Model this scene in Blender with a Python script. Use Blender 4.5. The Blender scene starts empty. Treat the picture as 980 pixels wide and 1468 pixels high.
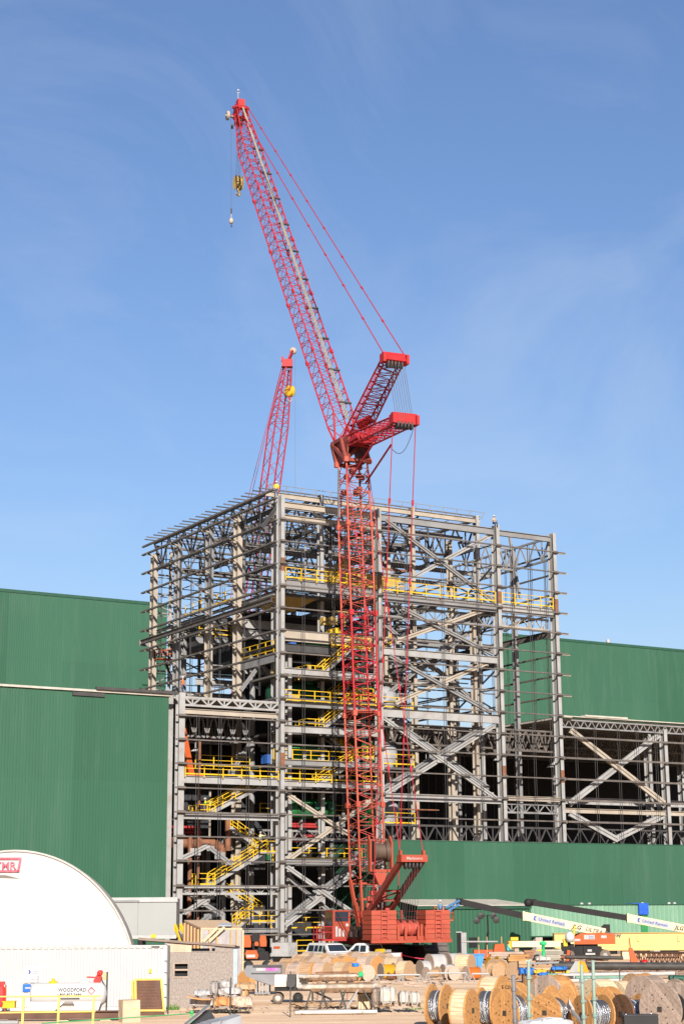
import bpy, math, random
from mathutils import Vector as V, Matrix
SC = bpy.context.scene
COL = SC.collection
R = random.Random(7)
# ------------------------------------------------------------------ camera
F, PITCH, YAW, ROLL = 2456.987, 0.229131, 0.534837, -0.006708
CP = V((-81.6106, -149.7911, 4.6))
FW = V((math.sin(YAW)*math.cos(PITCH), math.cos(YAW)*math.cos(PITCH), math.sin(PITCH)))
_rt = V((math.cos(YAW), -math.sin(YAW), 0)); _up = _rt.cross(FW)
RT = math.cos(ROLL)*_rt + math.sin(ROLL)*_up
UP = -math.sin(ROLL)*_rt + math.cos(ROLL)*_up
cd = bpy.data.cameras.new('camera'); cam = bpy.data.objects.new('camera', cd); COL.objects.link(cam)
cd.sensor_fit = 'VERTICAL'; cd.sensor_height = 36; cd.sensor_width = 24
cd.lens = F/1468*36; cd.clip_start = 0.5; cd.clip_end = 6000
M = Matrix((RT, UP, -FW)).transposed().to_4x4(); M.translation = CP
cam.matrix_world = M; SC.camera = cam
# survey helpers: a sight line meets a plane of the place (ground, a facade plane, a distance)
def ray(u, v): return FW + RT*((u-490)/F) - UP*((v-734)/F)
def G(u, v, z=0.0):
    d = ray(u, v); return CP + d*((z-CP.z)/d.z)
def onX(u, v, X):
    d = ray(u, v); return CP + d*((X-CP.x)/d.x)
def onY(u, v, Y):
    d = ray(u, v); return CP + d*((Y-CP.y)/d.y)
def W(u, v, d): return CP + ray(u, v)*d
HF = V((FW.x, FW.y, 0)).normalized(); HR = V((HF.y, -HF.x, 0))
# ------------------------------------------------------------------ light
SUN_DIR = V((0.445, 1.0, -0.50)).normalized()         # the way the light travels
SUN_EL = math.asin(-SUN_DIR.z)
world = bpy.data.worlds.new('World'); SC.world = world; world.use_nodes = True
wn, wl = world.node_tree.nodes, world.node_tree.links
bg = wn['Background']; bg.inputs[1].default_value = 0.057
sky = wn.new('ShaderNodeTexSky'); sky.sky_type = 'NISHITA'; sky.sun_disc = False
sky.sun_elevation = SUN_EL
sky.sun_rotation = math.atan2(-SUN_DIR.x, -SUN_DIR.y)
sky.altitude = 300; sky.air_density = 1.5; sky.dust_density = 1.0; sky.ozone_density = 8.0
tc = wn.new('ShaderNodeTexCoord'); mp = wn.new('ShaderNodeMapping'); mp.inputs['Scale'].default_value = (1.6, 3.4, 3.2)
mp.inputs['Rotation'].default_value = (0.2, 0.75, 0.9)
nz = wn.new('ShaderNodeTexNoise'); nz.inputs['Scale'].default_value = 2.1; nz.inputs['Detail'].default_value = 7; nz.inputs['Roughness'].default_value = 0.6
nz.inputs['Distortion'].default_value = 0.8
cr = wn.new('ShaderNodeValToRGB'); cr.color_ramp.elements[0].position = 0.46; cr.color_ramp.elements[1].position = 0.85
cr.color_ramp.elements[0].color = (0, 0, 0, 1); cr.color_ramp.elements[1].color = (0.30, 0.30, 0.30, 1)
mx = wn.new('ShaderNodeMix'); mx.data_type = 'RGBA'
mx.inputs[7].default_value = (4.0, 5.6, 6.4, 1)
wl.new(tc.outputs['Generated'], mp.inputs[0]); wl.new(mp.outputs[0], nz.inputs['Vector']); wl.new(nz.outputs[0], cr.inputs[0])
wl.new(cr.outputs[0], mx.inputs[0]); wl.new(sky.outputs[0], mx.inputs[6]); gr = wn.new('ShaderNodeMix'); gr.data_type = 'RGBA'; gr.blend_type = 'MULTIPLY'; gr.inputs[0].default_value = 1; gr.inputs[7].default_value = (1.20, 0.96, 0.95, 1)
wl.new(mx.outputs[2], gr.inputs[6]); wl.new(gr.outputs[2], bg.inputs[0])
sd = bpy.data.lights.new('sun', 'SUN'); so = bpy.data.objects.new('sun', sd); COL.objects.link(so)
sd.energy = 4.6; sd.angle = math.radians(0.5); sd.color = (1.0, 0.935, 0.85)
so.rotation_euler = SUN_DIR.to_track_quat('-Z', 'Y').to_euler(); so.location = (-60, -200, 80)
vs = SC.view_settings; vs.view_transform = 'Standard'; vs.look = 'None'; vs.gamma = 1; vs.exposure = 1.4; vs.use_curve_mapping = False
# ------------------------------------------------------------------ materials
MATS = {}
def mat(name, col, rough=0.6, metal=0.0, var=0.14, scale=1.5, bump=0.0, bscale=12, dirt=None, damt=0.35, dscale=0.6, stretch=(1, 1, 1), spec=0.25, alpha=1.0, trans=0.0):
    if name in MATS: return MATS[name]
    if rough > 0.35 and not metal: rough = max(rough, 0.62)
    k_ = 0.6 if min(col) < 0.52 else 0.42
    col = [x*k_ for x in col]
    if dirt: dirt = [x*k_ for x in dirt]
    m = bpy.data.materials.new(name); m.use_nodes = True; n, l = m.node_tree.nodes, m.node_tree.links
    b = n['Principled BSDF']; b.inputs['Roughness'].default_value = rough; b.inputs['Metallic'].default_value = metal
    b.inputs['Specular IOR Level'].default_value = spec
    t = n.new('ShaderNodeTexCoord'); mpn = n.new('ShaderNodeMapping'); mpn.inputs['Scale'].default_value = stretch
    l.new(t.outputs['Object'], mpn.inputs[0])
    a = n.new('ShaderNodeTexNoise'); a.inputs['Scale'].default_value = scale; a.inputs['Detail'].default_value = 5; l.new(mpn.outputs[0], a.inputs['Vector'])
    r = n.new('ShaderNodeMapRange'); r.inputs['From Min'].default_value = 0.3; r.inputs['From Max'].default_value = 0.7
    r.inputs['To Min'].default_value = 1-var; r.inputs['To Max'].default_value = 1+var; l.new(a.outputs[0], r.inputs[0])
    h = n.new('ShaderNodeVectorMath'); h.operation = 'SCALE'; h.inputs[0].default_value = col[:3]; l.new(r.outputs[0], h.inputs['Scale'])
    out = h.outputs[0]
    if dirt:
        d = n.new('ShaderNodeTexNoise'); d.inputs['Scale'].default_value = dscale; d.inputs['Detail'].default_value = 8; d.inputs['Roughness'].default_value = 0.7
        l.new(mpn.outputs[0], d.inputs['Vector'])
        rr = n.new('ShaderNodeMapRange'); rr.inputs['From Min'].default_value = 0.5; rr.inputs['From Max'].default_value = 0.72; rr.inputs['To Max'].default_value = damt
        l.new(d.outputs[0], rr.inputs[0])
        x = n.new('ShaderNodeMix'); x.data_type = 'RGBA'; x.inputs[7].default_value = (*dirt, 1); l.new(rr.outputs[0], x.inputs[0]); l.new(out, x.inputs[6]); out = x.outputs[2]
    l.new(out, b.inputs['Base Color'])
    if bump:
        e = n.new('ShaderNodeTexNoise'); e.inputs['Scale'].default_value = bscale; e.inputs['Detail'].default_value = 6; l.new(mpn.outputs[0], e.inputs['Vector'])
        k = n.new('ShaderNodeBump'); k.inputs['Strength'].default_value = bump; k.inputs['Distance'].default_value = 0.05; l.new(e.outputs[0], k.inputs['Height']); l.new(k.outputs[0], b.inputs['Normal'])
    if alpha < 1: b.inputs['Alpha'].default_value = alpha
    if trans: b.inputs['Transmission Weight'].default_value = trans
    MATS[name] = m; return m
# ------------------------------------------------------------------ mesh building
class MB:
    def __init__(s): s.v = []; s.f = []; s.sm = []
    def add(s, vs, fs, smooth=False):
        o = len(s.v); s.v += [tuple(x) for x in vs]; s.f += [tuple(i+o for i in f) for f in fs]; s.sm += [smooth]*len(fs); return s
    def hexa(s, p):   # 8 corner points, bottom 4 then top 4
        return s.add(p, [(3, 2, 1, 0), (4, 5, 6, 7), (0, 1, 5, 4), (1, 2, 6, 5), (2, 3, 7, 6), (3, 0, 4, 7)])
    def box(s, lo, hi):
        (a, b, c), (d, e, f) = lo, hi
        return s.hexa([(a, b, c), (d, b, c), (d, e, c), (a, e, c), (a, b, f), (d, b, f), (d, e, f), (a, e, f)])
    def bar(s, p, q, w, h=None, up=(0, 0, 1), ou=0.0, os=0.0):   # w across, h along up
        p, q = V(p), V(q); h = w if h is None else h
        d = (q-p).normalized(); u = V(up)
        if abs(d.dot(u)) > 0.98: u = V((0, 1, 0)) if abs(d.y) < 0.9 else V((1, 0, 0))
        sd_ = d.cross(u).normalized(); u = sd_.cross(d)
        c = sd_*os + u*ou; a, b = sd_*(w/2), u*(h/2)
        return s.hexa([p+c-a-b, p+c+a-b, q+c+a-b, q+c-a-b, p+c-a+b, p+c+a+b, q+c+a+b, q+c-a+b])
    def ibar(s, p, q, depth, width, tf=0.04, tw=0.03, up=(0, 0, 1)):
        s.bar(p, q, width, tf, up, ou=depth/2-tf/2); s.bar(p, q, width, tf, up, ou=-depth/2+tf/2)
        return s.bar(p, q, tw, depth-2*tf, up)
    def tube(s, p, q, r, n=6, r2=None, cap=True, smooth=True):
        p, q = V(p), V(q); r2 = r if r2 is None else r2
        d = (q-p).normalized(); u = d.orthogonal().normalized(); w = d.cross(u)
        vs_ = []
        for k in range(n):
            a = 2*math.pi*k/n; o = u*math.cos(a)+w*math.sin(a); vs_ += [p+o*r, q+o*r2]
        fs = [(2*k, 2*((k+1) % n), 2*((k+1) % n)+1, 2*k+1) for k in range(n)]
        s.add(vs_, fs, smooth)
        if cap: s.add(vs_, [tuple(2*k for k in range(n))[::-1], tuple(2*k+1 for k in range(n))])
        return s
    def path(s, pts, r, n=5):
        for a, b in zip(pts, pts[1:]): s.tube(a, b, r, n, cap=False)
        return s
    def lathe(s, o, ax, prof, n=20, smooth=True):   # prof: (radius, distance along ax)
        o, ax = V(o), V(ax).normalized(); u = ax.orthogonal().normalized(); w = ax.cross(u); m = len(prof); vs_ = []
        for k in range(n):
            a = 2*math.pi*k/n; e = u*math.cos(a)+w*math.sin(a)
            vs_ += [o+ax*t+e*r for r, t in prof]
        fs = [(k*m+i, ((k+1) % n)*m+i, ((k+1) % n)*m+i+1, k*m+i+1) for k in range(n) for i in range(m-1)]
        return s.add(vs_, fs, smooth)
    def prism(s, pts, ext):     # planar outline of 3-D points pushed along ext
        e = V(ext); n = len(pts); a = [V(p) for p in pts]; vs_ = a+[p+e for p in a]
        return s.add(vs_, [tuple(range(n))[::-1], tuple(range(n, 2*n))]+[(k, (k+1) % n, n+(k+1) % n, n+k) for k in range(n)])
    def corr(s, p, q, z0, z1, out, pitch=0.305, dep=0.045):   # ribbed sheet between two plan points
        p, q, o = V(p), V(q), V(out).normalized(); d = q-p; L = d.length; d /= L; x = 0; pr = []
        while x < L-1e-6:
            for t, h in ((0, 0), (0.55, 0), (0.66, 1), (0.89, 1)):
                if x+t*pitch <= L: pr.append((x+t*pitch, h*dep))
            x += pitch
        pr.append((L, 0)); vs_ = []
        for x, h in pr:
            b = p+d*x+o*h; vs_ += [(b.x, b.y, z0), (b.x, b.y, z1)]
        return s.add(vs_, [(2*i, 2*i+2, 2*i+3, 2*i+1) for i in range(len(pr)-1)])
    def build(s, name, m, parent=None, off=None):
        me = bpy.data.meshes.new(name)
        vs_ = s.v if off is None else [(a[0]-off[0], a[1]-off[1], a[2]-off[2]) for a in s.v]
        me.from_pydata(vs_, [], s.f); me.materials.append(m)
        if any(s.sm): me.polygons.foreach_set('use_smooth', s.sm)
        me.update()
        o = bpy.data.objects.new(name, me); COL.objects.link(o)
        if parent: o.parent = parent
        return o
def tag(o, label=None, cat=None, group=None, kind=None):
    for k, x in (('label', label), ('category', cat), ('group', group), ('kind', kind)):
        if x: o[k] = x
    return o
def thing(name, label, cat, loc=(0, 0, 0), rz=0.0, group=None):
    o = bpy.data.objects.new(name, None); COL.objects.link(o); o.location = loc; o.rotation_euler = (0, 0, rz); o.empty_display_size = 0.5
    return tag(o, label, cat, group)
def kids(o): return [c for c in ALLKIDS.get(o, [])]
def copy_tree(o, parent=None, ch=None):
    c = o.copy(); COL.objects.link(c)
    if parent is not None: c.parent = parent
    for k in list(o.children): copy_tree(k, c)
    return c
def text(name, s, size, m, parent, loc, xdir, zdir, depth=0.004, align='LEFT', shear=0.0, bold=0.012):
    cu = bpy.data.curves.new(name, 'FONT'); cu.body = s; cu.size = size; cu.align_x = align; cu.extrude = depth; cu.shear = shear; cu.resolution_u = 2; cu.offset = bold*size
    t = bpy.data.objects.new(name, cu); COL.objects.link(t)
    dg = bpy.context.evaluated_depsgraph_get(); me = bpy.data.meshes.new_from_object(t.evaluated_get(dg)); bpy.data.objects.remove(t)
    me.materials.clear(); me.materials.append(m)
    x, z = V(xdir).normalized(), V(zdir).normalized(); y = z - x*z.dot(x); y.normalize(); n = x.cross(y)
    T = Matrix((x, y, n)).transposed().to_4x4(); T.translation = V(loc); me.transform(T); me.name = name
    o = bpy.data.objects.new(name, me); COL.objects.link(o); o.parent = parent
    return o
def shade(m, k):
    nm = m.name+'_%d' % int(k*100)
    if nm in MATS: return MATS[nm]
    c = m.copy(); c.name = nm
    for n in c.node_tree.nodes:
        if n.type == 'VECT_MATH': n.inputs[0].default_value = [x*k for x in n.inputs[0].default_value]
    MATS[nm] = c; return c
# ------------------------------------------------------------------ colours of the place
GREY = mat('steel_grey', (0.22, 0.22, 0.222), 0.55, var=0.13, scale=0.7, dirt=(0.20, 0.145, 0.11), damt=0.6, dscale=0.9)
LGREY = mat('steel_pale', (0.32, 0.318, 0.312), 0.55, var=0.12, scale=0.7, dirt=(0.25, 0.19, 0.14), damt=0.6, dscale=0.9)
BEIGE = mat('steel_primer', (0.37, 0.32, 0.26), 0.6, var=0.12, scale=0.8, dirt=(0.30, 0.22, 0.16), damt=0.35)
GIRT = mat('girt_steel', (0.115, 0.10, 0.09), 0.6, var=0.22, scale=1.2, dirt=(0.22, 0.17, 0.13), damt=0.5)
DARK = mat('dark_steel', (0.055, 0.052, 0.052), 0.6, var=0.2)
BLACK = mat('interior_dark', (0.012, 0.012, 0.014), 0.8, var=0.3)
RUST = mat('rust_steel', (0.20, 0.085, 0.045), 0.75, var=0.3, scale=2)
YEL = mat('safety_yellow', (0.66, 0.41, 0.014), 0.5, var=0.1)
YBEAM = mat('crane_yellow', (0.42, 0.29, 0.09), 0.5, var=0.1, dirt=(0.4, 0.3, 0.12))
CLAD = mat('green_cladding', (0.025, 0.096, 0.053), 0.5, var=0.07, scale=0.16, stretch=(1, 1, 0.12), dirt=(0.055, 0.125, 0.085), damt=0.5, dscale=0.7)
CLADL = mat('green_cladding_faded', (0.031, 0.105, 0.061), 0.5, var=0.07, scale=0.16, stretch=(1, 1, 0.12), dirt=(0.07, 0.14, 0.095), damt=0.5, dscale=0.8)
TRIMG = mat('green_trim', (0.02, 0.075, 0.045), 0.5)
ROOFP = mat('roof_deck', (0.45, 0.42, 0.36), 0.7, var=0.15)
EQG = mat('machine_green', (0.02, 0.15, 0.045), 0.45, var=0.15)
EQDG = mat('machine_dark_green', (0.01, 0.07, 0.035), 0.5, var=0.15)
EQW = mat('machine_white', (0.55, 0.55, 0.54), 0.5, var=0.1)
EQR = mat('machine_red', (0.35, 0.03, 0.03), 0.5)
EQB = mat('machine_blue', (0.03, 0.12, 0.42), 0.5)
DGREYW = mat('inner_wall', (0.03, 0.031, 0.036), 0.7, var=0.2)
CONC = mat('concrete', (0.42, 0.37, 0.31), 0.85, var=0.12, bump=0.2)
SAND = None
# ------------------------------------------------------------------ the open steel building
ZT = 45.92; DN = 2.286
def Zn(n): return ZT-DN*n
def Zc(y): return ZT-DN*(y-717.5)/32.6
T = thing('steel_frame_building', 'tall unfinished steel framed building with open girts, bracing and yellow stairs', 'building')
XS = [0, 11.67, 26.97, 34.74]; YS = [0, 10.6, 17.5, 25.6, 32.4]
def column(x, y, z1, m, w=0.42, dep=1.05, z0=0, splice=(), tf=0.06):
    b = MB(); b.ibar((x, y, z0), (x, y, z1), dep, w, tf, 0.05, up=(0, 1, 0)); c = b.build('column', m, T)
    for s in splice: k = MB(); k.box((x-w/2-.01, y-dep/2-.02, s), (x+w/2+.01, y-dep/2+.035, s+1.35)); k.build('splice_plate', RUST, c)
    # clips where the girts bolt on
    q = MB()
    for n in range(1, 20):
        z = Zn(n)
        if z0 < z < z1-0.2 and y < 1: q.box((x-w/2-.10, y-dep/2-.16, z-.17), (x+w/2+.10, y-dep/2-.004, z+.17))
    if q.v: q.build('girt_clips', GIRT, c)['kind'] = 'stuff'
    return c
column(0.1, 0.45, ZT+.35, LGREY, splice=(38.3, 18.6)); column(XS[1], 0.45, ZT+.2, LGREY, splice=(37.5,))
column(XS[2], 0.45, ZT+.1, LGREY, splice=(37.2, 18.3)); column(XS[3], 0.45, ZT, LGREY, splice=(37.0, 18.1))
column(-10.85, 0.45, 25.3, LGREY, dep=0.9, w=0.6); column(-11.35, 1.9, 25.0, LGREY, dep=0.7, w=0.55)
# left face
column(0.45, 10.6, ZT+.5, BEIGE, w=0.6); column(0.45, 17.5, ZT+.4, GREY, w=0.55, z0=35.4); column(0.45, 17.5, 35.3, BEIGE, w=0.5)
column(0.45, 25.6, ZT+.3, GREY, w=0.55); column(0.45, 32.2, ZT, BEIGE, w=0.5)
column(1.9, 12.4, 44, GREY, w=0.4, dep=.6); column(1.9, 26.8, 36, GREY, w=0.4, dep=.6)
# interior grid
for x, y, m, z1 in ((XS[1], 10.6, GREY, 46), (XS[1], 21, GREY, 46), (XS[1], 32.4, BEIGE, 45), (19.3, 10.6, BEIGE, 44), (19.3, 21, GREY, 46), (19.3, 32.4, GREY, 45),
                    (XS[2], 9.5, BEIGE, 46), (XS[2], 21, GREY, 46), (XS[2], 32.4, BEIGE, 45), (XS[3], 7.9, GREY, 45.6), (XS[3], 20, GREY, 45.5), (XS[3], 32.4, GREY, 45),
                    (2.1, 2.4, LGREY, 31), (1.3, 3.95, LGREY, 47.8), (6.8, 3.95, LGREY, 47.8), (18.3, 3.95, BEIGE, 47.8), (26.9, 3.95, LGREY, 47.8), (23.6, 5, BEIGE, 36), (24.9, 2.2, BEIGE, 37), (14.8, 6, BEIGE, 37), (15.9, 6, BEIGE, 37), (23.3, 12, LGREY, 25)):
    column(x, y, z1, m, w=0.4, dep=0.7)
def beam(p, q, dep, w, m, name='beam'): b = MB(); b.ibar(p, q, dep, w, 0.05, 0.04); return b.build(name, m, T)
# front girts, one per bay and level
def girt(p, q, w=0.2, h=0.125, m=GIRT): b = MB(); b.bar(p, q, w, h); return b.build('girt', m, T)
YG = -0.30
for n in range(1, 20):
    z = Zn(n)
    girt((-0.35, YG, z), (XS[1]-.02, YG, z)); 
    if z > 11.4:
        girt((XS[1]+.02, YG, z), (XS[2]-.02, YG, z)); girt((XS[2]+.02, YG, z), (XS[3]+1.25 if n < 9 else XS[3], YG, z))
    if n >= 10: girt((-11.6, YG, z), (-0.4, YG, z))
# tip angles on the right side and left side girts
for n in range(0, 10):
    z = Zn(n)
    girt((-0.45, 0.3, z), (-0.45, 33.6, z), 0.3, 0.17)
    for y in (10.6, 17.5, 25.6, 32.2): b = MB(); b.bar((-0.6, y-.1, z-.1), (0.3, y-.1, z-.22), .16, .16); b.build('girt_bracket', BEIGE, T)
    if n: girt((XS[3]+.45, 0.2, z), (XS[3]+.45, 33.4, z), 0.2, 0.17); girt((XS[3]+.3, -.28, z-.1), (XS[3]+1.4, -.28, z-.1), .12, .1, BEIGE)
    if 1 <= n <= 8: girt((0.5, 33.0, z), (XS[3], 33.0, z), 0.2, 0.17, GREY)
girt((-0.45, 0.8, ZT+1.0), (-0.45, 33.6, ZT+1.0), 0.25, 0.2)
# deep wind girts on the left face with laced gap
b = MB(); zz = Zn(4.62)
b.ibar((-0.8, 0.6, zz), (-0.8, 32.9, zz), 0.5, 0.35); b.build('wind_girt', GIRT, T)
b = MB()
for k in range(16): b.bar((-0.7, 1+2*k, zz-.1), (0.4, 2+2*k, zz-.1), .1, .1)
b.build('wind_bracing', GIRT, T)
b = MB(); b.box((-1.0, 32.7, zz-.4), (0.5, 32.9, zz+.3)); b.build('wind_girt_plate', GREY, T)
# sag rods
def rods(p, z0, z1, r=0.028):
    b = MB()
    for x, y in p: b.tube((x, y, z0), (x, y, z1), r, 4, cap=False)
    o = b.build('sag_rod', DARK, T); o['kind'] = 'stuff'; return o
for a, c in ((XS[0], XS[1]), (XS[1], XS[2]), (XS[2], XS[3])):
    for t in (0.2, 0.5, 0.8):
        x = a+(c-a)*t; rods([(x-.12, YG-.02), (x+.14, YG-.02)], 11.6 if a > 5 else 3, ZT-2)
for t in (0.14, 0.36, 0.64, 0.86): x = -10.85+10.85*t; rods([(x-.12, YG-.02), (x+.14, YG-.02)], 3, 23.2)
for a, c in ((0.5, 10.6), (10.6, 17.5), (17.5, 25.6), (25.6, 33)):
    for t in (0.33, 0.67): y = a+(c-a)*t; rods([(-.45, y-.12), (-.45, y+.14)], 26, ZT-1)
for y in (2.5, 5, 10, 13, 16, 22, 27): rods([(XS[3]+.45, y-.12), (XS[3]+.45, y+.14)], 25.4, ZT-2)
for k in range(16): x = 1.5+k*2.1; rods([(x, 33.0), (x+.25, 33.0)], 25.4, ZT-3)
# main front beams: (x0, x1, z centre, depth, material)
for x0, x1, z, d, m in ((0.3, XS[1]-.25, 45.3, .62, BEIGE), (0.3, XS[1]-.25, 43.95, .6, BEIGE), (XS[1]+.25, XS[2]-.25, 45.25, .75, GREY), (XS[2]+.25, XS[3]-.25, 45.2, .62, GREY),
        (0.3, XS[1]-.25, 37.0, 1.1, GREY), (XS[1]+.25, XS[2]-.25, 36.75, 1.0, GREY), (XS[2]+.25, XS[3]-.25, 36.8, 1.0, LGREY),
        (0.3, XS[1]-.25, 28.2, .62, LGREY), (XS[1]+.25, XS[2]-.25, 31.0, .75, LGREY), (XS[1]+.25, XS[2]-.25, 24.6, .9, LGREY),
        (0.3, XS[1]-.25, 24.9, .55, GREY), (0.3, XS[1]-.25, 22.4, .7, LGREY), (0.3, XS[1]-.25, 19.1, .55, GREY), (0.3, XS[1]-.25, 17.0, .55, LGREY),
        (XS[1]+.25, XS[2]-.25, 16.0, .75, LGREY), (XS[2]+.25, XS[3]-.25, 16.25, .55, BEIGE), (0.3, XS[1]-.25, 9.4, .6, GREY),
        (-10.5, -.15, 17.05, .7, LGREY), (-10.5, -.15, 13.6, .6, LGREY), (-10.5, -.15, 2.9, .4, GREY)):
    beam((x0, .35, z), (x1, .35, z), d, .35, m)
# pale floor edge and dark floors of the middle tower
FL = mat('floor_grating', (0.09, 0.085, 0.08), 0.8, var=0.2)
for z in (36.4, 31.0, 28.0, 25.0, 22.2, 19.0, 16.8, 9.2):
    b = MB(); b.box((0.6, 2.1, z-.12), (11.3, 10.2, z+.1)); b.build('floor_deck', FL, T)
for z in (19, 24.9, 13.2):
    b = MB(); b.box((11.9, 1.2, z-.12), (16.6, 9.8, z+.1)); b.build('floor_deck', FL, T)
b = MB(); b.box((-10.4, 1.0, 16.75), (-.3, 6.5, 16.95)); b.build('floor_deck', FL, T)
b = MB(); b.box((-10.4, 1.2, 13.3), (-7.5, 4, 13.45)); b.build('floor_deck', FL, T)
b = MB(); b.box((.5, 1.0, 31.35), (11.2, 1.15, 32.4)); b.build('wall_panel', BEIGE, T)
b = MB(); b.ibar((.5, 1.2, 30.7), (11.3, 1.2, 30.7), .8, .3); b.build('beam', DARK, T)
for z in (34.3, 33.2): beam((.5, 9.5, z), (11.3, 9.5, z), .9, .3, LGREY)
# trusses
def truss(p, q, dep, n, m, r=.11, name='truss', zig=True, cw=.2):
    b = MB(); p, q = V(p), V(q); d = V((0, 0, -dep)); b.bar(p, q, cw, cw); b.bar(p+d, q+d, cw, cw)
    for k in range(n):
        a, c = p.lerp(q, k/n), p.lerp(q, (k+1)/n); mth = a.lerp(c, .5)
        b.bar(a, mth+d, r, r); b.bar(mth+d, c, r, r)
        if zig: b.bar(mth, mth+d, r*.8, r*.8)
    return b.build(name, m, T)
for x in (0.6, 6.2, XS[1], 19.3, XS[2]-.1): truss((x, 4.0, 47.3), (x, 32.6, 47.3), 3.3, 7, DARK, .16, cw=.26)
for y in (10.6, 17.5, 25.6, 32.4): truss((.6, y, 46.9), (XS[2], y, 46.9), 2.4, 9, GIRT, .14, cw=.24)
truss((XS[3], .9, 45.5), (XS[3], 20, 45.5), 2.5, 7, GREY, .14, cw=.22)
truss((XS[2]+.2, 7.9, 45.5), (XS[3], 7.9, 45.5), 2.5, 4, GREY, .14, cw=.22)
truss((XS[2]+.3, 1.2, 36.1), (XS[3]-.3, 1.2, 36.1), 1.1, 4, BEIGE, .1); truss((XS[1]+.3, 1.2, 36.0), (XS[2]-.3, 1.2, 36.0), 1.1, 7, GREY, .1)
for x, m in ((XS[1]+.3, GREY), (XS[2]-.4, GREY)): truss((x, 1, 36.2), (x, 10, 36.2), 1.4, 4, m, .1)
for y in (3, 8.5): truss((XS[1]+.5, y, 23.8), (XS[3], y, 23.8), 2.0, 12, GIRT, .13)
truss((XS[2]+.4, 1.3, 23.7), (XS[3]-.3, 1.3, 23.7), 2.2, 4, GIRT, .15)
truss((XS[1]+.4, .5, 13.2), (XS[2]-.3, .5, 13.2), 1.6, 7, DARK, .13); truss((XS[2]+.3, .5, 13.2), (XS[3]-.3, .5, 13.2), 1.6, 4, DARK, .13)
truss((XS[2]+.4, .6, 15.7), (XS[3]-.3, .6, 15.7), .9, 4, GREY, .1)
truss((-10.5, .3, 24.9), (-.2, .3, 24.9), .75, 6, LGREY, .16, cw=.2); beam((-10.5, .6, 23.6), (-.2, .6, 23.6), .5, .3, BEIGE)
truss((-10.5, .4, 6.9), (-.2, .4, 6.9), .55, 8, LGREY, .09)
truss((-10.3, 6, 24.2), (-.2, 6, 24.2), 2.4, 7, GREY, .12); truss((-10.3, 10, 24.2), (-.2, 10, 24.2), 2.6, 7, GREY, .12)
truss((.3, 4.5, 12.6), (11.3, 4.5, 12.6), .9, 8, GREY, .09)
# roof purlins, each runs out past the left edge
for k in range(22):
    y = 4.0+k*1.38; x0 = -.45-R.random()*.45
    b = MB(); b.bar((x0, y, 47.75), (27.5, y, 47.75), .12, .11); b.build('purlin', DARK if k % 2 else GIRT, T)
b = MB()
for k in range(14):
    x = 1.0+k*2; b.tube((x, 4, 47.6), (x, 33, 47.6), .035, 4, cap=False)
b.build('purlin_bridging', GIRT, T)
b = MB(); b.ibar((0.2, 3.9, 47.2), (27.4, 3.9, 47.2), .55, .3); b.build('roof_edge_beam', BEIGE, T)
b = MB(); b.bar((0, 3.8, 48.25), (27.8, 3.8, 48.25), .05, .05); 
for k in range(16): b.bar((.6+k*1.8, 3.8, 47.5), (1.0+k*1.8, 3.8, 48.3), .07, .07)
b.build('roof_edge_clips', GREY, T)
for y in (3.95, 6.5): beam((.4, y, 45.6 if y > 5 else 46.0), (26.8, y, 45.6 if y > 5 else 46.0), .45, .3, GREY)
for y in (12, 19, 27): beam((.6, y, 43.0), (XS[3], y, 43.0), .5, .3, GREY)
beam((.45, 1, 45.2), (.45, 10.2, 45.2), .4, .3, DARK); beam((.7, 1.2, 36.6), (.7, 32, 36.6), .35, .2, DARK); beam((.6, 1.2, 29.8), (.6, 10.2, 29.8), .9, .3, GREY)
for y in (10.9, 21, 32): beam((.6, y, 34.2), (XS[3], y, 34.2), .8, .35, GREY); beam((.6, y, 29.5), (XS[2], y, 29.5), .7, .35, LGREY)
for x in (XS[1], 19.3, XS[2]): beam((x, .9, 36.5), (x, 32, 36.5), .9, .35, GREY); beam((x, .9, 30.5), (x, 32, 30.5), .6, .35, GREY)
beam((XS[3], .9, 34.6), (XS[3], 20, 34.6), .7, .3, GIRT)
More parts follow.
